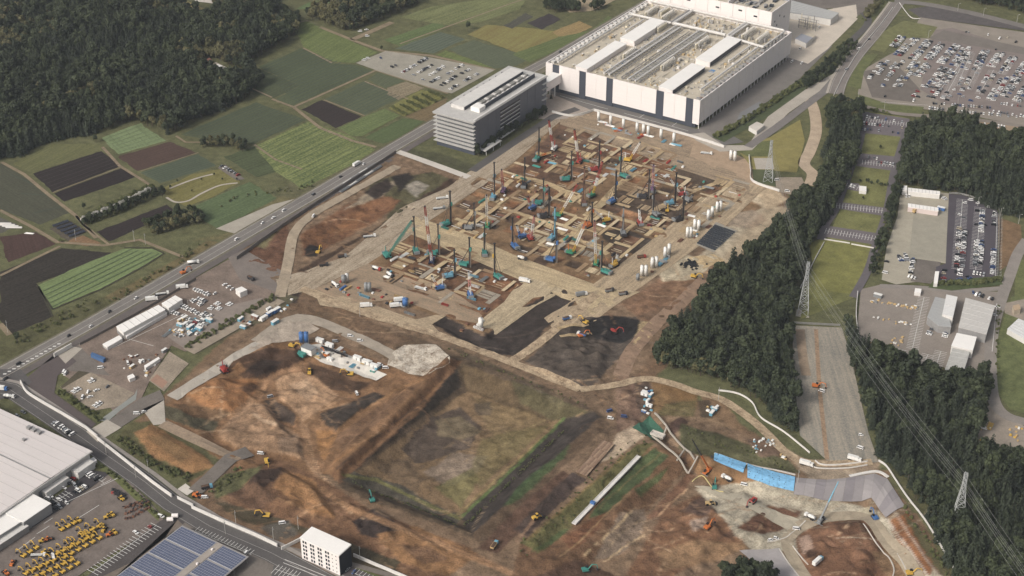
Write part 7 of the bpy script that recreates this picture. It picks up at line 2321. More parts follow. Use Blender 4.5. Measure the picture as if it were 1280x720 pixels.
wall_run('hoarding', '107,536 122,548', 2.6, .7, HOARD, 'short white hoarding between the two gate aprons', 'hoarding', .3)
wall_run('hoarding', '122,550 160,580 190,604 215,622', 2.6, .7, HOARD, 'long straight white hoarding above the depot', 'hoarding', .3)
wall_run('hoarding', '240,636 280,654 320,671 347,684', 2.6, .7, HOARD, 'white hoarding above the solar canopy road', 'hoarding', .3)
wall_run('hoarding', '352,688 362,683 376,676', 2.4, .6, HOARD, 'short white hoarding beside the apartment block', 'hoarding', .3)
wall_run('hoarding', '442,696 470,708 500,721 530,734', 2.4, .6, HOARD, 'white hoarding running from the apartment block to the bottom edge', 'hoarding', .3)
wall_run('gate', '222,624 242,634', 2.4, .5, OFFWHITE, 'pale sliding gate across the ramp mouth', 'gate', .3)
wall_run('site_fence', '68,447 90,434', 3.4, .8, HOARD, 'white gate wall beside the concrete apron', 'fence', .3)
wall_run('site_fence', '100,432 150,405 200,377 245,350', 2.2, .3, mat('fence_mesh_grey', (120, 112, 106), .1), 'grey fence between highway and site office yard', 'fence', .3, True)
wall_run('site_fence', '296,325 352,285 420,240 470,208 495,192', 3.0, .5, mat('fence_mesh_grey', (120, 112, 106)), 'grey fence between highway and the western dig', 'fence', .3, True)
wall_run('site_fence', '742,139 800,154 865,172 905,185', 2.6, .5, OFFWHITE, 'pale fence between the silos and the factory ring road', 'fence', .3)
wall_run('site_fence', '690,141 716,146 742,139', 2.2, .5, OFFWHITE, 'pale fence joining the office road to the factory fence', 'fence', .3)
wall_run('site_fence', '936,196 938,214 941,228 974,240', 2.4, .5, OFFWHITE, 'white fence round the pylon lawn', 'fence', .3)
wall_run('retaining_wall', '898,489 922,493 940,504 951,523 980,541 1012,567', 1.3, .5, HOARD, 'white curved wall along the wood edge above the lower works', 'wall', .3)
wall_run('retaining_wall', '1019,577 1027,582 1050,582 1084,578', 1.2, .5, HOARD, 'white wall behind the coach on the slope-top road', 'wall', .3)
wall_run('retaining_wall', '1013,580 1022,586 1058,586 1084,582', 0.8, .45, HOARD, 'lower white kerb wall in front of the coach', 'wall', .3)
wall_run('slope_fence', '1098,577 1108,584 1120,602 1135,624 1160,657 1200,726', 1.6, .45, OFFWHITE, 'white fence along the outer edge of the grey slope', 'fence', .2)
wall_run('site_fence', '1000,362 1016,330 1030,304', 1.4, .4, OFFWHITE, 'white fence left of the big lawn', 'fence', .4)
wall_run('site_fence', '1030,300 1056,304 1062,305', 1.0, .5, HOARD, 'white rail at the top of the big lawn, left piece', 'fence', .4)
wall_run('site_fence', '1064,306 1092,311', 1.0, .5, HOARD, 'white rail at the top of the big lawn, right piece', 'fence', .4)
wall_run('site_fence', '1186,243 1203,244 1240,256 1249,267 1247,345', 1.6, .25, STEEL, 'steel fence round the marked eastern car park', 'fence', .4, True)
wall_run('site_fence', '1072,366 1070,395 1074,428', 1.6, .5, OFFWHITE, 'pale kerb fence at the left of the storage yard', 'fence', .4)
wall_run('site_fence', '992,405 1050,408', 1.8, .3, STEEL, 'grey fence at the head of the gravel strip', 'fence', .4, True)
wall_run('guard_rail', '1124,4 1138,22 1150,24', .9, .4, OFFWHITE, 'white guard rail at the north-east corner of the public road', 'guard rail', .4)
wall_run('guard_rail', '1042,120 1056,92 1078,58 1100,32 1116,10', .9, .4, OFFWHITE, 'pale guard rail on the left of the public road', 'guard rail', .4)
wall_run('drain_kerb', '1080,648 1101,676 1113,687 1119,704 1112,724', .5, .7, CONCRETE_PALE, 'pale kerb curving round the big red-brown mound', 'kerb', .1)
wall_run('drain_kerb', '992,673 1011,698', .5, .7, CONCRETE_PALE, 'pale kerb at the left of the big red-brown mound', 'kerb', .1)
wall_run('drain_kerb', '1008,642 994,654 981,663 960,668', .5, .7, CONCRETE_PALE, 'pale kerb below the smaller brown patch', 'kerb', .1)
wall_run('drain_kerb', '975,677 990,698 1008,722', .5, .7, CONCRETE_PALE, 'pale kerb beside the grey slab at the bottom', 'kerb', .1)
wall_run('drain_kerb', '1123,683 1138,714', .5, .7, CONCRETE_PALE, 'pale kerb at the lower right work road', 'kerb', .1)
wall_run('drain_kerb', '866,592 878,585 893,602 905,606', .4, .6, mat('yellow_barrier', (206, 190, 130), .06), 'yellowish barrier round the crane standing', 'barrier', .1)

# covered slope: grey sheets panel by panel, blue sheets beside it
def slope_cover(name, label, top, bot, n, m, cat, zoff=.8, gapc=None):
    T_, B_ = [at(*q) for q in px(top)], [at(*q) for q in px(bot)]
    def along(line, t):
        seg = [(line[i + 1] - line[i]).length for i in range(len(line) - 1)]
        s = t * sum(seg)
        for i, l in enumerate(seg):
            if s <= l or i == len(seg) - 1:
                return line[i].lerp(line[i + 1], min(1, s / l))
            s -= l
    o = T_[0]
    root = empty(name, o, 0, label, cat)
    for i in range(n):
        b = MB()
        g = .0008
        for j in range(5):
            vs = []
            for t, s in ((i / n + g, j / 5), ((i + 1) / n - g, j / 5), ((i + 1) / n - g, (j + 1) / 5), (i / n + g, (j + 1) / 5)):
                q = along(T_, t).lerp(along(B_, t), s)
                vs.append((q.x - o.x, q.y - o.y, hz(q.x, q.y) + zoff - o.z))
            b.hull8([(x, y, z - .15) for x, y, z in vs], vs)
        b.build('panel', m if not isinstance(m, list) else m[i % len(m)], root)
    return root
SHEETS = [mat('grey_sheet', (142, 136, 136), .05, 9), mat('grey_sheet_pale', (150, 144, 143), .05, 9), mat('grey_sheet_dark', (134, 128, 130), .05, 9)]
slope_cover('slope_cover', 'pale grey sheeted slope, long run beside the blue sheets', '995,598 1031,601 1062,598 1093,593', '992,619 1027,626 1062,628 1089,623', 8, SHEETS, 'slope sheeting', .8)
slope_cover('slope_cover', 'pale grey sheeted slope, the end that turns the corner', '1093,593 1108,598 1131,634', '1089,623 1094,630 1107,648', 4, SHEETS, 'slope sheeting', .85)
BLUE = mat('bright_blue_sheet', (112, 168, 206), .1, 2.5, .6, rgb2=(118, 174, 212))
slope_cover('blue_sheeting', 'bright blue sheeted slope, narrower left piece', '893,567 933,580', '892,576 929,592', 4, BLUE, 'slope sheeting')
slope_cover('blue_sheeting', 'bright blue sheeted slope, wider right piece', '934,580 965,590 994,597', '934,598 962,608 992,615', 6, BLUE, 'slope sheeting')
wb = MB()
for (tx, ty), (bx, by), n_ in (((893, 567), (892, 576), 12), ((933, 580), (934, 598), 8), ((963, 589), (962, 608), 8), ((978, 593), (977, 611), 8), ((948, 585), (948, 603), 8), ((912, 573), (911, 584), 6)):
    for k in range(n_):
        c_ = at(tx + (bx - tx) * (k + .5) / n_ + random.uniform(-5, 5), ty + (by - ty) * (k + .5) / n_ + 1, .85)
        wb.cbox(c_.x, c_.y, c_.z, .45, .4, .25)
tag(wb.build('sandbags', MM['navy']), 'small dark sandbags dotted over the blue sheets', 'sandbags', None, 'stuff')
psheet('concrete_pad', '925,678 975,676 1008,722 1005,735 960,735 950,700', .35, mat('grey_slab', (158, 152, 150), .06, 9), drape=5)
psheet('concrete_pad', '880,598 905,602 950,622 1000,640 985,652 940,632 895,610 868,598', .3, mat('pad_grey', (172, 162, 142), .1, 9), drape=5)
ribbon('work_road', curve(wp('1000,650 985,668 1000,700 1020,730')), 8, .3, mat('work_road_grey', (160, 146, 124), .12, 8), drape=True, step=4)
ribbon('work_road', curve(wp('1000,648 1040,636 1085,638 1110,668 1130,690 1150,724')), 9, .3, mat('work_road_grey', (160, 146, 124)), drape=True, step=4)
wall_run('drain_channel', '893,565 940,580 994,594', .5, 1.2, CONCRETE_PALE, 'pale concrete gutter along the top of the blue sheets', 'gutter', .1)
wall_run('drain_channel', '1062,596 1095,590 1110,597', .6, 2.2, HOARD, 'white capping at the top corner of the grey slope', 'gutter', .2)

# trench with green netting and concrete frames
psheet('net_cover', '790,536 812,519 830,536 818,551', .6, mat('green_net', (62, 104, 84), .15, 3), drape=4, kind='structure')
for s, lab in (('818,520 832,534 868,574', 'pale concrete wall at the right of the trench'), ('815,549 836,566 860,586', 'pale concrete wall at the left of the trench'), ('833,536 826,548', 'pale cross wall at the trench head'), ('856,561 846,578', 'pale cross wall across the middle of the trench'), ('872,572 861,586', 'pale cross wall at the trench end')):
    wall_run('trench_wall', s, 1.2, .9, CONCRETE, lab, 'wall', 2.2)
bx_ = at(822, 548)
t = empty('trench_box', (bx_.x, bx_.y, bx_.z + 2.4), 0, 'pale open concrete box at the head of the trench', 'concrete box')
for nm, q in (('side', (-5, -2.2, 0, 5, -1.7, 2)), ('side', (-5, 1.7, 0, 5, 2.2, 2)), ('side', (-5, -1.69, 0, -4.5, 1.69, 2)), ('side', (4.5, -1.69, 0, 5, 1.69, 2)), ('lid', (-4.2, -1.5, 1.2, 4.2, 1.5, 1.5))):
    MB().box(*q).build(nm, CONCRETE_PALE, t)

# white chute on the grassy bank
a_, c_ = at(717, 656), at(799, 571)
d_ = (c_ - a_); Lc = d_.length
ch = empty('concrete_chute', a_ + Vector((0, 0, .4)), math.atan2(d_.y, d_.x), 'long straight white chute lying on the grassy bank', 'chute')
sl = math.atan2(d_.z, math.hypot(d_.x, d_.y))
for i in range(22):
    x0, x1 = Lc * i / 22 + .06, Lc * (i + 1) / 22 - .06
    zz = d_.z * (i + .5) / 22
    MB().box(x0, -1.2, zz, x1, 1.2, zz + .5).box(x0, -1.55, zz, x1, -1.21, zz + 1.0).box(x0, 1.21, zz, x1, 1.55, zz + 1.0).build('channel_section', HOARD, ch)
q_ = a_.lerp(c_, .28)
tag(MB().box(-1.6, -1, 0, 1.6, 1, 1.6).build('water_tank', MM['blue']), 'blue water tank sitting on the white chute', 'tank').location = q_ + Vector((0, 0, 1.2))

# timber deck
dk = wp('714,590 752,552 768,558 733,598')
o_ = at(740, 575)
deck_ = empty('timber_deck', (o_.x, o_.y, o_.z + .9), 0, 'brown timber deck beside the grassy bank', 'deck')
A_, B_, C_, D_ = (Vector(q) for q in dk)
for i in range(9):
    for j in range(4):
        t0, t1, u0, u1 = i / 9 + .006, (i + 1) / 9 - .006, j / 4 + .004, (j + 1) / 4 - .004
        v = [A_.lerp(B_, u0).lerp(D_.lerp(C_, u0), t0), A_.lerp(B_, u1).lerp(D_.lerp(C_, u1), t0), A_.lerp(B_, u1).lerp(D_.lerp(C_, u1), t1), A_.lerp(B_, u0).lerp(D_.lerp(C_, u0), t1)]
        k = (i * 7 + j * 5) % 3
        b = MB().hull8([(q.x - o_.x, q.y - o_.y, -.3) for q in v], [(q.x - o_.x, q.y - o_.y, .05 + k * .03) for q in v])
        b.build('plank', mat('deck_timber_%d' % k, ((148, 120, 98), (134, 108, 88), (160, 134, 110))[k], .14, 2), deck_)

# dark slab stacks
_a, _b, _c, _d = (Vector(P(*q)) for q in ((873, 306), (895, 282), (918, 290), (891, 313)))
for i in range(12):
    for j in range(2):
        p0 = _a.lerp(_b, (i + .5) / 12).lerp(_d.lerp(_c, (i + .5) / 12), .25 + .5 * j)
        u = (_d - _a).normalized() * 5.6
        w = (_b - _a).normalized() * .95
        st = empty('slab_stack', (p0.x, p0.y, hz(p0.x, p0.y) + .3), 0, 'stack of dark slabs in the %s file beside the east road silos' % ('western', 'eastern')[j], 'slab stack', 'dark slab stacks')
        for k in range(2):
            MB().hull8([(-u.x - w.x, -u.y - w.y, k * .5), (u.x - w.x, u.y - w.y, k * .5), (u.x + w.x, u.y + w.y, k * .5), (-u.x + w.x, -u.y + w.y, k * .5)], [(-u.x - w.x, -u.y - w.y, k * .5 + .4), (u.x - w.x, u.y - w.y, k * .5 + .4), (u.x + w.x, u.y + w.y, k * .5 + .4), (-u.x + w.x, -u.y + w.y, k * .5 + .4)]).build('slab', mat('dark_slab', (56, 60, 66), .1, 2), st)
psheet('concrete_pad', '870,306 895,278 922,289 892,316', .36, mat('slab_yard', (150, 144, 132), .1, 6), drape=8)

# heap of black bags
bb = MB(); q = random.Random(9)
for i in range(70):
    p = at(864 + q.gauss(0, 5.5), 331 + q.gauss(0, 2.6))
    s = q.uniform(.7, 1.1)
    b0 = [(p.x - s, p.y - s, p.z + .3), (p.x + s, p.y - s, p.z + .3), (p.x + s, p.y + s, p.z + .3), (p.x - s, p.y + s, p.z + .3)]
    bb.hull8(b0, [(p.x - s * .6, p.y - s * .7, p.z + .3 + s), (p.x + s * .7, p.y - s * .6, p.z + .3 + s), (p.x + s * .6, p.y + s * .6, p.z + .3 + s), (p.x - s * .7, p.y + s * .6, p.z + .3 + s)])
tag(bb.build('black_bags', BLACK), 'heap of black bulk bags on the pale pad near the cedar wood', 'bags', None, 'stuff')

# pipe stacks beside the highway
for i in range(5):
    x, y = 428 + i * 10, 236 - i * 6.5
    for j in range(2):
        r = empty('pipe_stack', at(x + j * 7 - 4, y + j * 3 - 1.5, .4), math.pi / 2, 'stack of long grey pipes beside the highway fence', 'pipe stack', 'pipe stacks by the highway')
        for k in range(4):
            MB().tube((-6.5, -1.2 + k * .8, .4), (6.5, -1.2 + k * .8, .4), .38, n=7).build('pipe', MM['grey'], r)
        for k in range(2):
            MB().tube((-6.4, -.6 + k * .9, 1.05), (6.4, -.6 + k * .9, 1.05), .36, n=7).build('pipe', MM['white'] if i % 2 else MM['grey'], r)

# steel plates and mats on the piling ground: a patchwork too fine to count
PL = [(188, 166, 128), (176, 152, 116), (164, 142, 112), (196, 176, 142), (150, 124, 94), (132, 104, 78), (112, 86, 66), (158, 148, 132), (94, 76, 62)]
V, Fc, Cc = [], [], []
q = random.Random(31)
def mat_rect(x, y, lx, ly, c, k):
    i0 = len(V)
    z = .42 + .05 * q.random() + .002 * (k % 30)
    for a, b in ((-1, -1), (1, -1), (1, 1), (-1, 1)):
        X, Y = x + a * lx / 2, y + b * ly / 2
        V.append((X, Y, hz(X, Y) + z))
    Fc.append((i0, i0 + 1, i0 + 2, i0 + 3)); Cc.extend([(*c, 1)] * 4)
k = 0
for cx, cy, u in CELLS:
    k += 1
    base = q.choices(PL, [5, 5, 4, 4, 2, 0, 0, 2, 0])[0]
    c = lin(*base)
    if q.random() < .62:
        mat_rect(cx + 8.5, cy + q.uniform(-2, 2), q.choice([3.0, 4.2]), q.uniform(16, 21), c, k)
    if q.random() < .6:
        mat_rect(cx + q.uniform(-2, 2), cy + 10, q.uniform(14, 18), q.choice([2.6, 4.0]), c, k + 7)
    if u > .72:      # undug bay: ranks of plates or planks
        al = q.random() < .5
        L, Wd = q.uniform(8, 13), q.uniform(1.2, 2.4)
        for j in range(q.randint(3, 6)):
            sh = q.uniform(.85, 1.06)
            o = (j - 2) * (Wd + q.choice([.12, .12, .8]))
            mat_rect(cx + (0 if al else o), cy + (o if al else 0), L if al else Wd, Wd if al else L, lin(*[v * sh for v in base]), k + j)
    elif q.random() < .55:
        Wd = q.uniform(.7, 1.3)
        for j in range(q.randint(2, 4)):
            mat_rect(cx + q.uniform(-1, 1), cy - 5 + j * 3.2, q.uniform(6, 11), Wd, lin(*q.choice([(196, 180, 150), (170, 150, 120), (200, 196, 188)])), k + j)
me = bpy.data.meshes.new('ground_mats')
me.from_pydata(V, [], Fc)
ca = me.attributes.new('mat_colour', 'FLOAT_COLOR', 'POINT')
ca.data.foreach_set('color', np.array(Cc).ravel())
me.materials.append(attr_mat('mat_steel', 'mat_colour', .18, 4, 1.0, bump=0))
tag(link('ground_mats', me), 'patchwork of tan steel plates and dug strips on the piling ground', 'ground mats', None, 'stuff')

# loose materials: bundles, crates, cages, each its own thing
def bundle(x, y, rz, kind, c, label, group, s=1.0):
    r = empty({'pipes': 'pipe_bundle', 'crate': 'material_crate', 'cage': 'rebar_cage', 'cabin': 'site_cabin', 'tray': 'wash_tray'}[kind], at(x, y, .42), rz, label, {'pipes': 'pipe bundle', 'crate': 'crate', 'cage': 'rebar cage', 'cabin': 'cabin', 'tray': 'tray'}[kind], group)
    m = MM[c]
    if kind == 'pipes':
        for k in range(5):
            MB().tube((-5 * s, -1.4 + k * .7, .35), (5 * s, -1.4 + k * .7, .35), .28, n=6).build('pipe', m, r)
    elif kind == 'crate':
        MB().hull8([(-1.3 * s, -.9 * s, 0), (1.3 * s, -.9 * s, 0), (1.3 * s, .9 * s, 0), (-1.3 * s, .9 * s, 0)], [(-1.2 * s, -.85 * s, 1.2 * s), (1.2 * s, -.85 * s, 1.1 * s), (1.2 * s, .85 * s, 1.2 * s), (-1.2 * s, .85 * s, 1.1 * s)]).build('load', m, r)
        MB().box(-1.35 * s, -.95 * s, -.15, 1.35 * s, .95 * s, -.01).build('pallet', MM['tan'], r)
    elif kind == 'cage':
        for k in range(4):
            MB().tube((-4.5 * s, (-.7, .7, .7, -.7)[k], (.3, .3, 1.5, 1.5)[k]), (4.5 * s, (-.7, .7, .7, -.7)[k], (.3, .3, 1.5, 1.5)[k]), .14, n=5).build('bar', m, r)
        for k in range(7):
            MB().box(-4.4 * s + k * 1.45 * s, -.85, .15, -4.2 * s + k * 1.45 * s, .85, 1.65).build('hoop', m, r)
    elif kind == 'tray':
        MB().box(-3, -2, 0, 3, 2, .5).build('tray_floor', m, r)
        MB().box(-3.1, -2.2, .0, 3.1, -2.02, 1.2).box(-3.1, 2.02, 0, 3.1, 2.2, 1.2).build('tray_side', MM['grey'], r)
    else:
        MB().box(-2.8 * s, -1.2 * s, 0, 2.8 * s, 1.2 * s, 2.5 * s).build('cabin_wall', m, r)
        MB().box(-2.9 * s, -1.3 * s, 2.51 * s, 2.9 * s, 1.3 * s, 2.65 * s).build('cabin_roof', MM['white'], r)
        MB().box(-.4, -1.26 * s, .1, .4, -1.21 * s, 2.0).build('door', MM['grey'], r)
    return r
q = random.Random(77)
def strew(poly, n, where, cols=('white', 'white', 'grey', 'tan', 'brown', 'skyblue', 'red', 'dark', 'teal'), kinds=('pipes', 'crate', 'crate', 'cage', 'crate'), smin=.6, smax=1.1):
    w = wp(poly)
    xs, ys = [p[0] for p in px(poly)], [p[1] for p in px(poly)]
    k = 0
    while k < n:
        x, y = q.uniform(min(xs), max(xs)), q.uniform(min(ys), max(ys))
        if not pip(np.array(x), np.array(y), px(poly)):
            continue
        k += 1
        kd, c = q.choice(kinds), q.choice(cols)
        nm = {'pipes': 'pipe bundle', 'crate': 'crate of materials', 'cage': 'rebar cage', 'cabin': 'small cabin'}[kd]
        bundle(x, y, q.choice([0, math.pi / 2]) + q.uniform(-.1, .1), kd, c, '%s %s lying %s' % ({'tan': 'tan', 'skyblue': 'pale blue'}.get(c, c), nm, where), 'loose materials ' + where, q.uniform(smin, smax))
strew('548,284 640,212 690,232 640,264 600,300', 26, 'in the western piling block')
strew('690,165 790,182 860,206 830,225 760,228 730,245 660,215', 34, 'in the northern piling block')
strew('690,232 745,262 830,292 800,312 740,348 660,320 645,270', 40, 'in the middle piling block')
strew('830,228 905,226 930,240 870,300 810,285', 20, 'in the eastern piling block')
strew('505,305 640,350 600,398 500,368 470,348', 26, 'in the southern piling block')
strew('400,360 440,348 520,378 545,394 520,398 440,374', 26, 'in the south-west batching bays', ('white', 'skyblue', 'blue', 'brown', 'red', 'grey', 'dark', 'tan'))
strew('742,150 850,180 850,185 742,157', 22, 'at the feet of the factory fence silos', ('white', 'white', 'brown', 'red', 'skyblue', 'grey', 'orange'), ('crate', 'crate', 'pipes'))
strew('900,258 908,268 812,344 800,340', 18, 'at the feet of the east road silos', ('white', 'brown', 'brown', 'skyblue', 'grey'), ('crate', 'crate', 'pipes'))
strew('380,436 420,436 480,462 470,470 400,450', 26, 'round the batching plant', ('white', 'grey', 'teal', 'skyblue', 'tan', 'brown', 'white'), ('crate', 'crate', 'pipes', 'cabin'))
strew('140,452 185,440 215,440 190,470 165,478', 18, 'round the weighbridge', ('white', 'grey', 'tan', 'orange', 'brown'), ('crate', 'crate', 'cabin'), .5, .9)
strew('296,402 368,372 372,380 300,415', 14, 'along the concrete pad road', ('white', 'white', 'brown', 'skyblue'), ('crate', 'crate', 'cabin'))
strew('205,418 232,396 268,398 240,425', 30, 'behind the site office car park', ('white', 'grey', 'skyblue', 'tan'), ('crate', 'pipes', 'cabin'))
strew('935,548 965,550 972,564 945,566', 26, 'in the scrap patch beside the wood road', ('white', 'white', 'skyblue', 'grey'), ('crate',), .4, .8)
strew('806,480 815,485 816,520 804,520', 14, 'in the file beside the brown slope', ('white', 'blue', 'white', 'skyblue'), ('crate', 'crate', 'cabin'), .6, 1.0)
strew('882,505 895,507 900,520 884,518', 8, 'in the small yard by the wood road', ('white', 'skyblue', 'tan'), ('crate', 'cabin'))
strew('1088,374 1148,384 1146,388 1088,378', 34, 'in the upper file of the storage yard', ('tan', 'white', 'tan', 'grey'), ('crate',), .5, 1.0)
strew('1085,396 1140,404 1138,408 1085,400', 20, 'in the middle file of the storage yard', ('tan', 'white', 'tan', 'grey'), ('crate',), .4, .8)
strew('1112,425 1130,420 1130,432 1114,434', 14, 'in the lower file of the storage yard', ('tan', 'white', 'tan'), ('crate',), .5, .9)
strew('1072,398 1076,420 1110,432 1110,436 1074,428', 12, 'along the storage yard edge', ('tan', 'white', 'grey'), ('crate',), .4, .8)
strew('1215,525 1232,515 1240,540 1220,560', 14, 'in the builder yard at the right edge', ('tan', 'yellow', 'grey', 'white'), ('crate', 'pipes'), .5, .9)
strew('1262,530 1280,536 1280,556 1262,552', 12, 'in the far builder yard corner', ('yellow', 'grey', 'white', 'tan'), ('crate',), .5, .9)
strew('560,405 600,402 604,414 575,416', 8, 'beside the single white silo', ('white', 'brown', 'red'), ('crate', 'cage'))
strew('965,560 975,556 990,575 980,580', 4, 'beside the slope-top road', ('white', 'tan'), ('crate',))
for x, y, c, lab in ((346, 390, 'blue', 'long blue cabin at the corner of the concrete pad, right'), (338, 394, 'blue', 'long blue cabin at the corner of the concrete pad, left'), (344, 405, 'skyblue', 'pale blue cabin below the long blue ones'), (330, 400, 'white', 'white cabin left of the blue cabins'), (400, 428, 'white', 'long white cabin beside the blue silos, first'), (412, 434, 'white', 'long white cabin beside the blue silos, second'),
                     (447, 450, 'white', 'white cabin row above the batching plant hall, first'), (458, 455, 'white', 'white cabin row above the batching plant hall, second'), (468, 460, 'white', 'white cabin row above the batching plant hall, third'), (1097, 372, 'grey', 'grey cabin in the storage yard corner'), (1176, 263, 'blue', 'blue cover at the end of the pinkish prefab row')):
    bundle(x, y, 0.05 if x > 390 else 1.5, 'cabin', c, lab, None, 1.15)
bundle(825, 331, 1.57, 'tray', 'skyblue', 'pale blue wash tray beside the east road silos', None)
# batching plant hall and conveyor
bp = empty('batching_plant', at(385, 441, .5), 0, 'white concrete batching plant with blue silos behind it', 'batching plant')
MB().box(-4, -3, 0, 6, 3, 5).build('mixer_house', MM['white'], bp)
MB().box(-4.3, -3.3, 5.02, 6.3, 3.3, 5.4).build('roof', MM['grey'], bp)
MB().box(-7, -8, 0, 2, -4, 2.2).build('hopper', MM['teal'], bp)
cv = empty('conveyor', at(417, 443, .5), -.05, 'dark inclined conveyor of the batching plant', 'conveyor')
lat = MB(); lattice(lat, (-12, 0, 2), (14, 0, 4), 1.4, 0, 2, .12); lat.build('frame', MM['dark'], cv)
MB().box(-12, -.6, 2.75, 14, .6, 2.85).build('belt', BLACK, cv)
for x in (-8, 0, 8):
    MB().box(x - .2, -.8, 0, x + .2, .8, 2.0).build('trestle', STEEL, cv)
psheet('concrete_pad', '374,436 400,430 440,446 470,462 484,468 470,472 440,462 400,448', .45, mat('white_slab_b', (196, 190, 180), .1, 6), drape=5)

# solar tables in the field
for i in range(5):
    a, b = Vector(P(66 + i * 5.0, 286 + i * 3.2 - 1.5)), Vector(P(86 + i * 5.0, 277.5 + i * 3.2))
    c = (a + b) / 2; d = b - a
    r = empty('solar_table', (c.x, c.y, .3), math.atan2(d.y, d.x), 'dark solar table in the farm plot, one of five parallel rows', 'solar panel', 'solar tables in the farm plot')
    n = 8; L = d.length
    for k in range(n):
        x0, x1 = -L / 2 + L * k / n + .08, -L / 2 + L * (k + 1) / n - .08
        MB().hull8([(x0, -1.2, .8), (x1, -1.2, .8), (x1, 1.2, 1.7), (x0, 1.2, 1.7)], [(x0, -1.2, .9), (x1, -1.2, .9), (x1, 1.2, 1.8), (x0, 1.2, 1.8)]).build('solar_panel', mat('dark_solar', (56, 60, 72), .08, 3, .3), r)
    for k in (-.4, 0, .4):
        MB().box(L * k - .1, -.1, 0, L * k + .1, .1, 1.3).build('post', STEEL, r)
for i in range(4):
    r = empty('field_tunnel', (*P(4 + i * 4.5, 280 + i * 1.6), .25), .55, 'low white crop tunnel at the left edge', 'crop tunnel', 'crop tunnels')
    MB().hull8([(-7, -1.0, 0), (7, -1.0, 0), (7, 1.0, 0), (-7, 1.0, 0)], [(-7, -.5, 1), (7, -.5, 1), (7, .5, 1), (-7, .5, 1)]).build('cover', OFFWHITE, r)
rs = empty('plastic_sheet', at(36, 292, .35), .5, 'crumpled white plastic on the brown field', 'sheet')
MB().hull8([(-4, -1, 0), (4, -1.4, 0), (5, .6, 0), (-3, 1.2, 0)], [(-3, -.5, .5), (3, -.9, .3), (4, .3, .2), (-2, .8, .6)]).build('sheet_fold', WHITE_ROOF, rs)

# pylons and power lines
def pylon(x, yb, yt, rz, label):
    p = at(x, yb)
    h = rise(x, yb, yt)
    r = empty('pylon', p, rz, label, 'pylon', 'power line pylons')
    w0, w1 = 4.2, 1.1
    m = mat('pylon_steel', (170, 172, 170), .06, 3, .6)
    b = MB()
    n = 9
    lv = [h * (1 - (1 - k / n) ** 1.25) for k in range(n + 1)]
    def ww(z):
        return w0 + (w1 - w0) * min(1, z / (h * .8))
    cs = [(1, 1), (1, -1), (-1, -1), (-1, 1)]
    for k in range(n):
        z0, z1 = lv[k], lv[k + 1]
        for j in range(4):
            a, c = cs[j], cs[(j + 1) % 4]
            b.bar((a[0] * ww(z0), a[1] * ww(z0), z0), (a[0] * ww(z1), a[1] * ww(z1), z1), .32)
            b.bar((a[0] * ww(z0), a[1] * ww(z0), z0), (c[0] * ww(z1), c[1] * ww(z1), z1), .2)
            b.bar((c[0] * ww(z0), c[1] * ww(z0), z0), (a[0] * ww(z1), a[1] * ww(z1), z1), .2)
            b.bar((a[0] * ww(z1), a[1] * ww(z1), z1), (c[0] * ww(z1), c[1] * ww(z1), z1), .18)
    b.build('tower', m, r)
    arms = []
    for z in (h * .72, h * .83, h * .94):
        for s in (-1, 1):
            a = MB()
            L = 6.5 if z < h * .8 else 5.2
            for q in (-.8, .8):
                a.bar((q, s * .9, z), (0, s * L, z + .2), .24).bar((q, s * .9, z + 1.3), (0, s * L, z + .3), .2)
            a.build('cross_arm', m, r)
            MB().bar((0, s * L, z + .1), (0, s * L, z - 1.5), .2).build('insulator', MM['grey'], r)
            arms.append(Matrix.Rotation(rz, 4, 'Z') @ Vector((0, s * L, z - 1.5)) + p)
    MB().box(-w0 - 1, -w0 - 1, -.3, w0 + 1, w0 + 1, .25).build('footing', CONCRETE, r)
    return arms
A1 = pylon(1003.5, 392, 328, .35, 'steel pylon at the head of the gravel strip')
A2 = pylon(1196, 656, 592, .35, 'steel pylon standing in the south-east wood')
A3 = pylon(960, 226, 176, .35, 'pale steel pylon on the lawn east of the piling ground')
A4 = [a + (b - c) * .9 for a, b, c in zip(A2, A2, A1)]
WIRE = mat('power_cable', (150, 150, 146), 0, rough=.6)
for n_, (S, E, nm) in enumerate(((A3, A1, 'between the lawn pylon and the gravel strip pylon'), (A1, A2, 'between the gravel strip pylon and the wood pylon'), (A2, A4, 'running from the wood pylon out past the right edge'))):
    for i, (a, c) in enumerate(zip(S, E)):
        b = MB()
        pts = []
        for k in range(17):
            t_ = k / 16
            q0 = a.lerp(c, t_)
            q0.z -= 4 * t_ * (1 - t_) * 5.0
            pts.append(q0)
        for u, v in zip(pts[:-1], pts[1:]):
            b.tube(u, v, .06, n=4, caps=False)
        tag(b.build('power_cable', WIRE), 'power cable ' + nm, 'cable', 'power cables ' + nm)

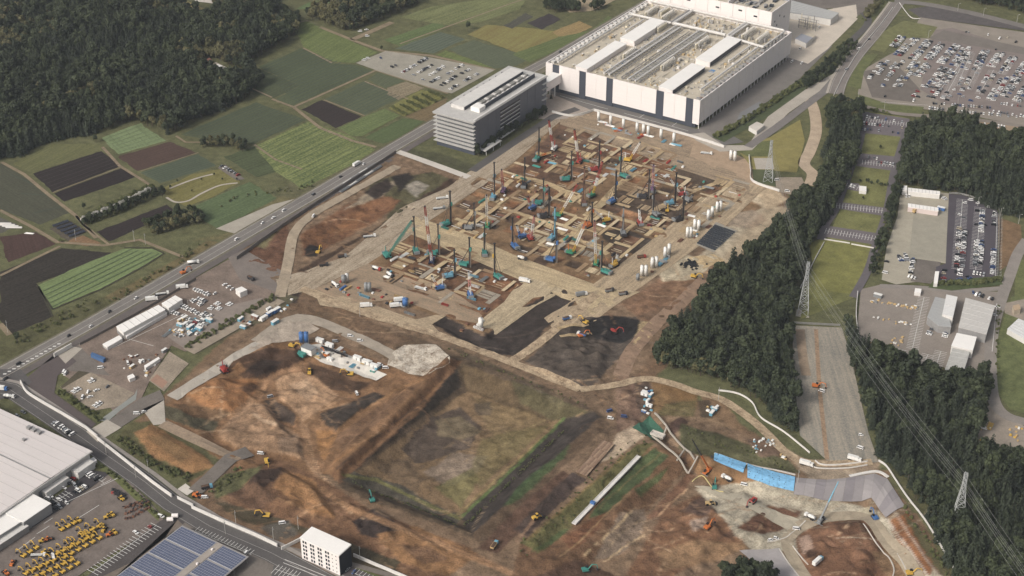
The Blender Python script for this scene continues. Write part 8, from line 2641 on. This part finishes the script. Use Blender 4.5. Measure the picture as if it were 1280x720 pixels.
# poles and lamp posts
def pole(x, y, h, label, lamp=False, group=None):
    r = empty('lamp_post' if lamp else 'utility_pole', at(x, y, .2), .6, label, 'lamp post' if lamp else 'pole', group)
    MB().tube((0, 0, 0), (0, 0, h), .18, .12, 7).build('shaft', mat('pole_concrete', (176, 172, 164), .05, 3), r)
    if lamp:
        MB().bar((0, 0, h - .1), (1.8, 0, h + .2), .12).build('lamp_arm', STEEL, r)
        MB().box(1.2, -.2, h + .05, 2.2, .2, h + .25).build('lamp_head', OFFWHITE, r)
    else:
        MB().box(-.08, -1.1, h - .9, .08, 1.1, h - .75).build('crossbar', STEEL, r)
        MB().box(.15, -.3, h - 2.2, .6, .3, h - 1.4).build('transformer', MM['grey'], r)
for x, y, w in ((95, 301, 'by the solar plot'), (182, 306, 'at the farm track junction'), (168, 302, 'above the farm track junction'), (10, 416, 'at the dark field corner'), (133, 568, 'on the side road by the warehouse'), (170, 598, 'on the side road by the depot'), (186, 591, 'on the orange tongue verge'), (282, 668, 'beside the solar canopy road'), (295, 655, 'above the long hoarding'), (373, 662, 'beside the excavator above the apartment block'),
                (342, 676, 'at the apartment block junction'), (450, 700, 'behind the apartment block'), (450, 396, 'beside the southern haul road'), (1197, 132, 'at the car park edge'), (1105, 138, 'on the north-east verge'), (1072, 128, 'beside the public road bend'), (898, 500, 'at the white curved wall'), (997, 604, 'at the top of the grey slope')):
    pole(x, y, 11, 'pale utility pole ' + w, False, 'utility poles')
for x, y, w in ((1197, 14, 'first on the far road'), (1229, 20, 'second on the far road'), (1271, 28, 'third on the far road'), (1222, 258, 'at the top of the eastern car park'), (1250, 272, 'at the corner of the eastern car park'), (1273, 280, 'on the red soil east of the car park'), (1160, 48, 'in the north-east car park'), (236, 388, 'on the office car park')):
    pole(x, y, 9, 'slim lamp post ' + w, True, 'lamp posts')

# painted bays
segs = []
def bays(a, b, pitch=2.6, depth=5.0, double=True, ends=True):
    pa, pb = Vector(P(*a)), Vector(P(*b))
    d = pb - pa
    u = d.normalized(); v = Vector((-u.y, u.x))
    n = int(d.length / pitch)
    for i in range(n + 1):
        q0 = pa + u * i * pitch
        segs.append((tuple(q0 - v * (depth if double else 0)), tuple(q0 + v * depth)))
    segs.append((tuple(pa), tuple(pb)))
for x, y0, y1 in ((1203, 250, 338), (1225, 260, 338)):
    bays((x, y0), (x - (y1 - y0) * .07, y1))
bays((1246, 268), (1244, 346), double=False)
for a, b in (((1082, 150), (1133, 156)), ((1078, 203), (1118, 207)), ((1042, 257), (1104, 264)), ((1032, 289), (1095, 299)), ((1058, 232), (1074, 235))):
    bays(a, b)
for a, b in (((1155, 372), (1140, 438)), ((1096, 432), (1088, 448)), ((1110, 434), (1100, 452)), ((1128, 438), (1120, 455)), ((1160, 444), (1145, 472)), ((1176, 440), (1170, 458))):
    bays(a, b, 2.4, 4.6)
bays((116, 716), (196, 657), 2.7, 4.8, True)
bays((244, 664), (314, 694), 2.6, 4.5, False)
bays((60, 612), (84, 596), 2.6, 4, True); bays((62, 632), (88, 616), 2.6, 4, True); bays((104, 590), (130, 604), 2.6, 4, False)
bays((344, 712), (372, 722), 2.6, 4.5, True); bays((440, 716), (490, 738), 2.6, 4.5, False)
for a, b in (((1196, 108), (1214, 66)), ((1209, 112), (1229, 72)), ((1224, 118), (1242, 88)), ((1180, 124), (1212, 64)), ((1238, 126), (1256, 97)), ((1255, 122), (1272, 98)), ((1238, 84), (1252, 66)), ((1252, 93), (1268, 70)), ((1270, 128), (1290, 100))):
    bays(a, b, 2.7, 4.8)
lines_mesh('bay_markings', segs, .32, .47, PAINT)
lines_mesh('road_markings', [(P(*a), P(*b)) for a, b in (((1166, 124), (1212, 66)), ((1100, 128), (1160, 132)), ((700, 120), (760, 137)), ((780, 142), (860, 164)), ((742, 127), (748, 123)), ((800, 147), (806, 143)), ((840, 158), (846, 154)), ((764, 133), (770, 129)), ((354, 704), (400, 722)), ((356, 700), (410, 722)), ((1240, 440), (1246, 380)))], .4, .48, PAINT)
lines_mesh('yard_markings', [(P(*a), P(*b)) for a, b in (((84, 628), (148, 598)), ((55, 655), (66, 648)), ((46, 668), (62, 658)), ((20, 690), (44, 672)), ((86, 656), (124, 632)), ((126, 607), (139, 600)), ((168, 412), (205, 392)), ((140, 436), (232, 392)), ((160, 424), (192, 433)))], .35, .46, PAINT)
# ---------------------------------------------------------------- small sets of look-alikes: say which one by its place
ORD = ['leftmost', 'second from the left', 'third from the left', 'fourth from the left', 'fifth from the left', 'sixth from the left', 'seventh from the left', 'eighth from the left', 'ninth from the left', 'tenth from the left', 'eleventh from the left', 'twelfth from the left']
bpy.context.view_layer.update()
_same = {}
for o in bpy.data.objects:
    if o.parent is None and o.get('category') and o.get('kind') is None:
        _same.setdefault(o['label'], []).append(o)
for lab, os_ in _same.items():
    if 2 <= len(os_) <= 12 and len(lab.split()) + 4 <= 16:
        def _pos(o):
            l = o.matrix_world.translation
            return float(Qa(np.array(l.x), np.array(l.y), np.array(l.z))[0])
        for k, o in enumerate(sorted(os_, key=_pos)):
            o['label'] = lab + ', ' + ORD[k]
# ---------------------------------------------------------------- thin haze in the air
hm = bpy.data.materials.new('haze_air')
hm.use_nodes = True
_n = hm.node_tree
for q in list(_n.nodes):
    if q.type == 'BSDF_PRINCIPLED':
        _n.nodes.remove(q)
_v = _n.nodes.new('ShaderNodeVolumePrincipled')
_v.inputs['Color'].default_value = (0.77, 0.83, 0.91, 1)
_v.inputs['Density'].default_value = HAZE
_v.inputs['Anisotropy'].default_value = 0.0
_n.links.new(_v.outputs[0], _n.nodes['Material Output'].inputs['Volume'])
tag(MB().box(-7000, -7000, -20, 7000, 7000, 720).build('haze', hm), 'thin pale haze over the plain', None, None, 'stuff')
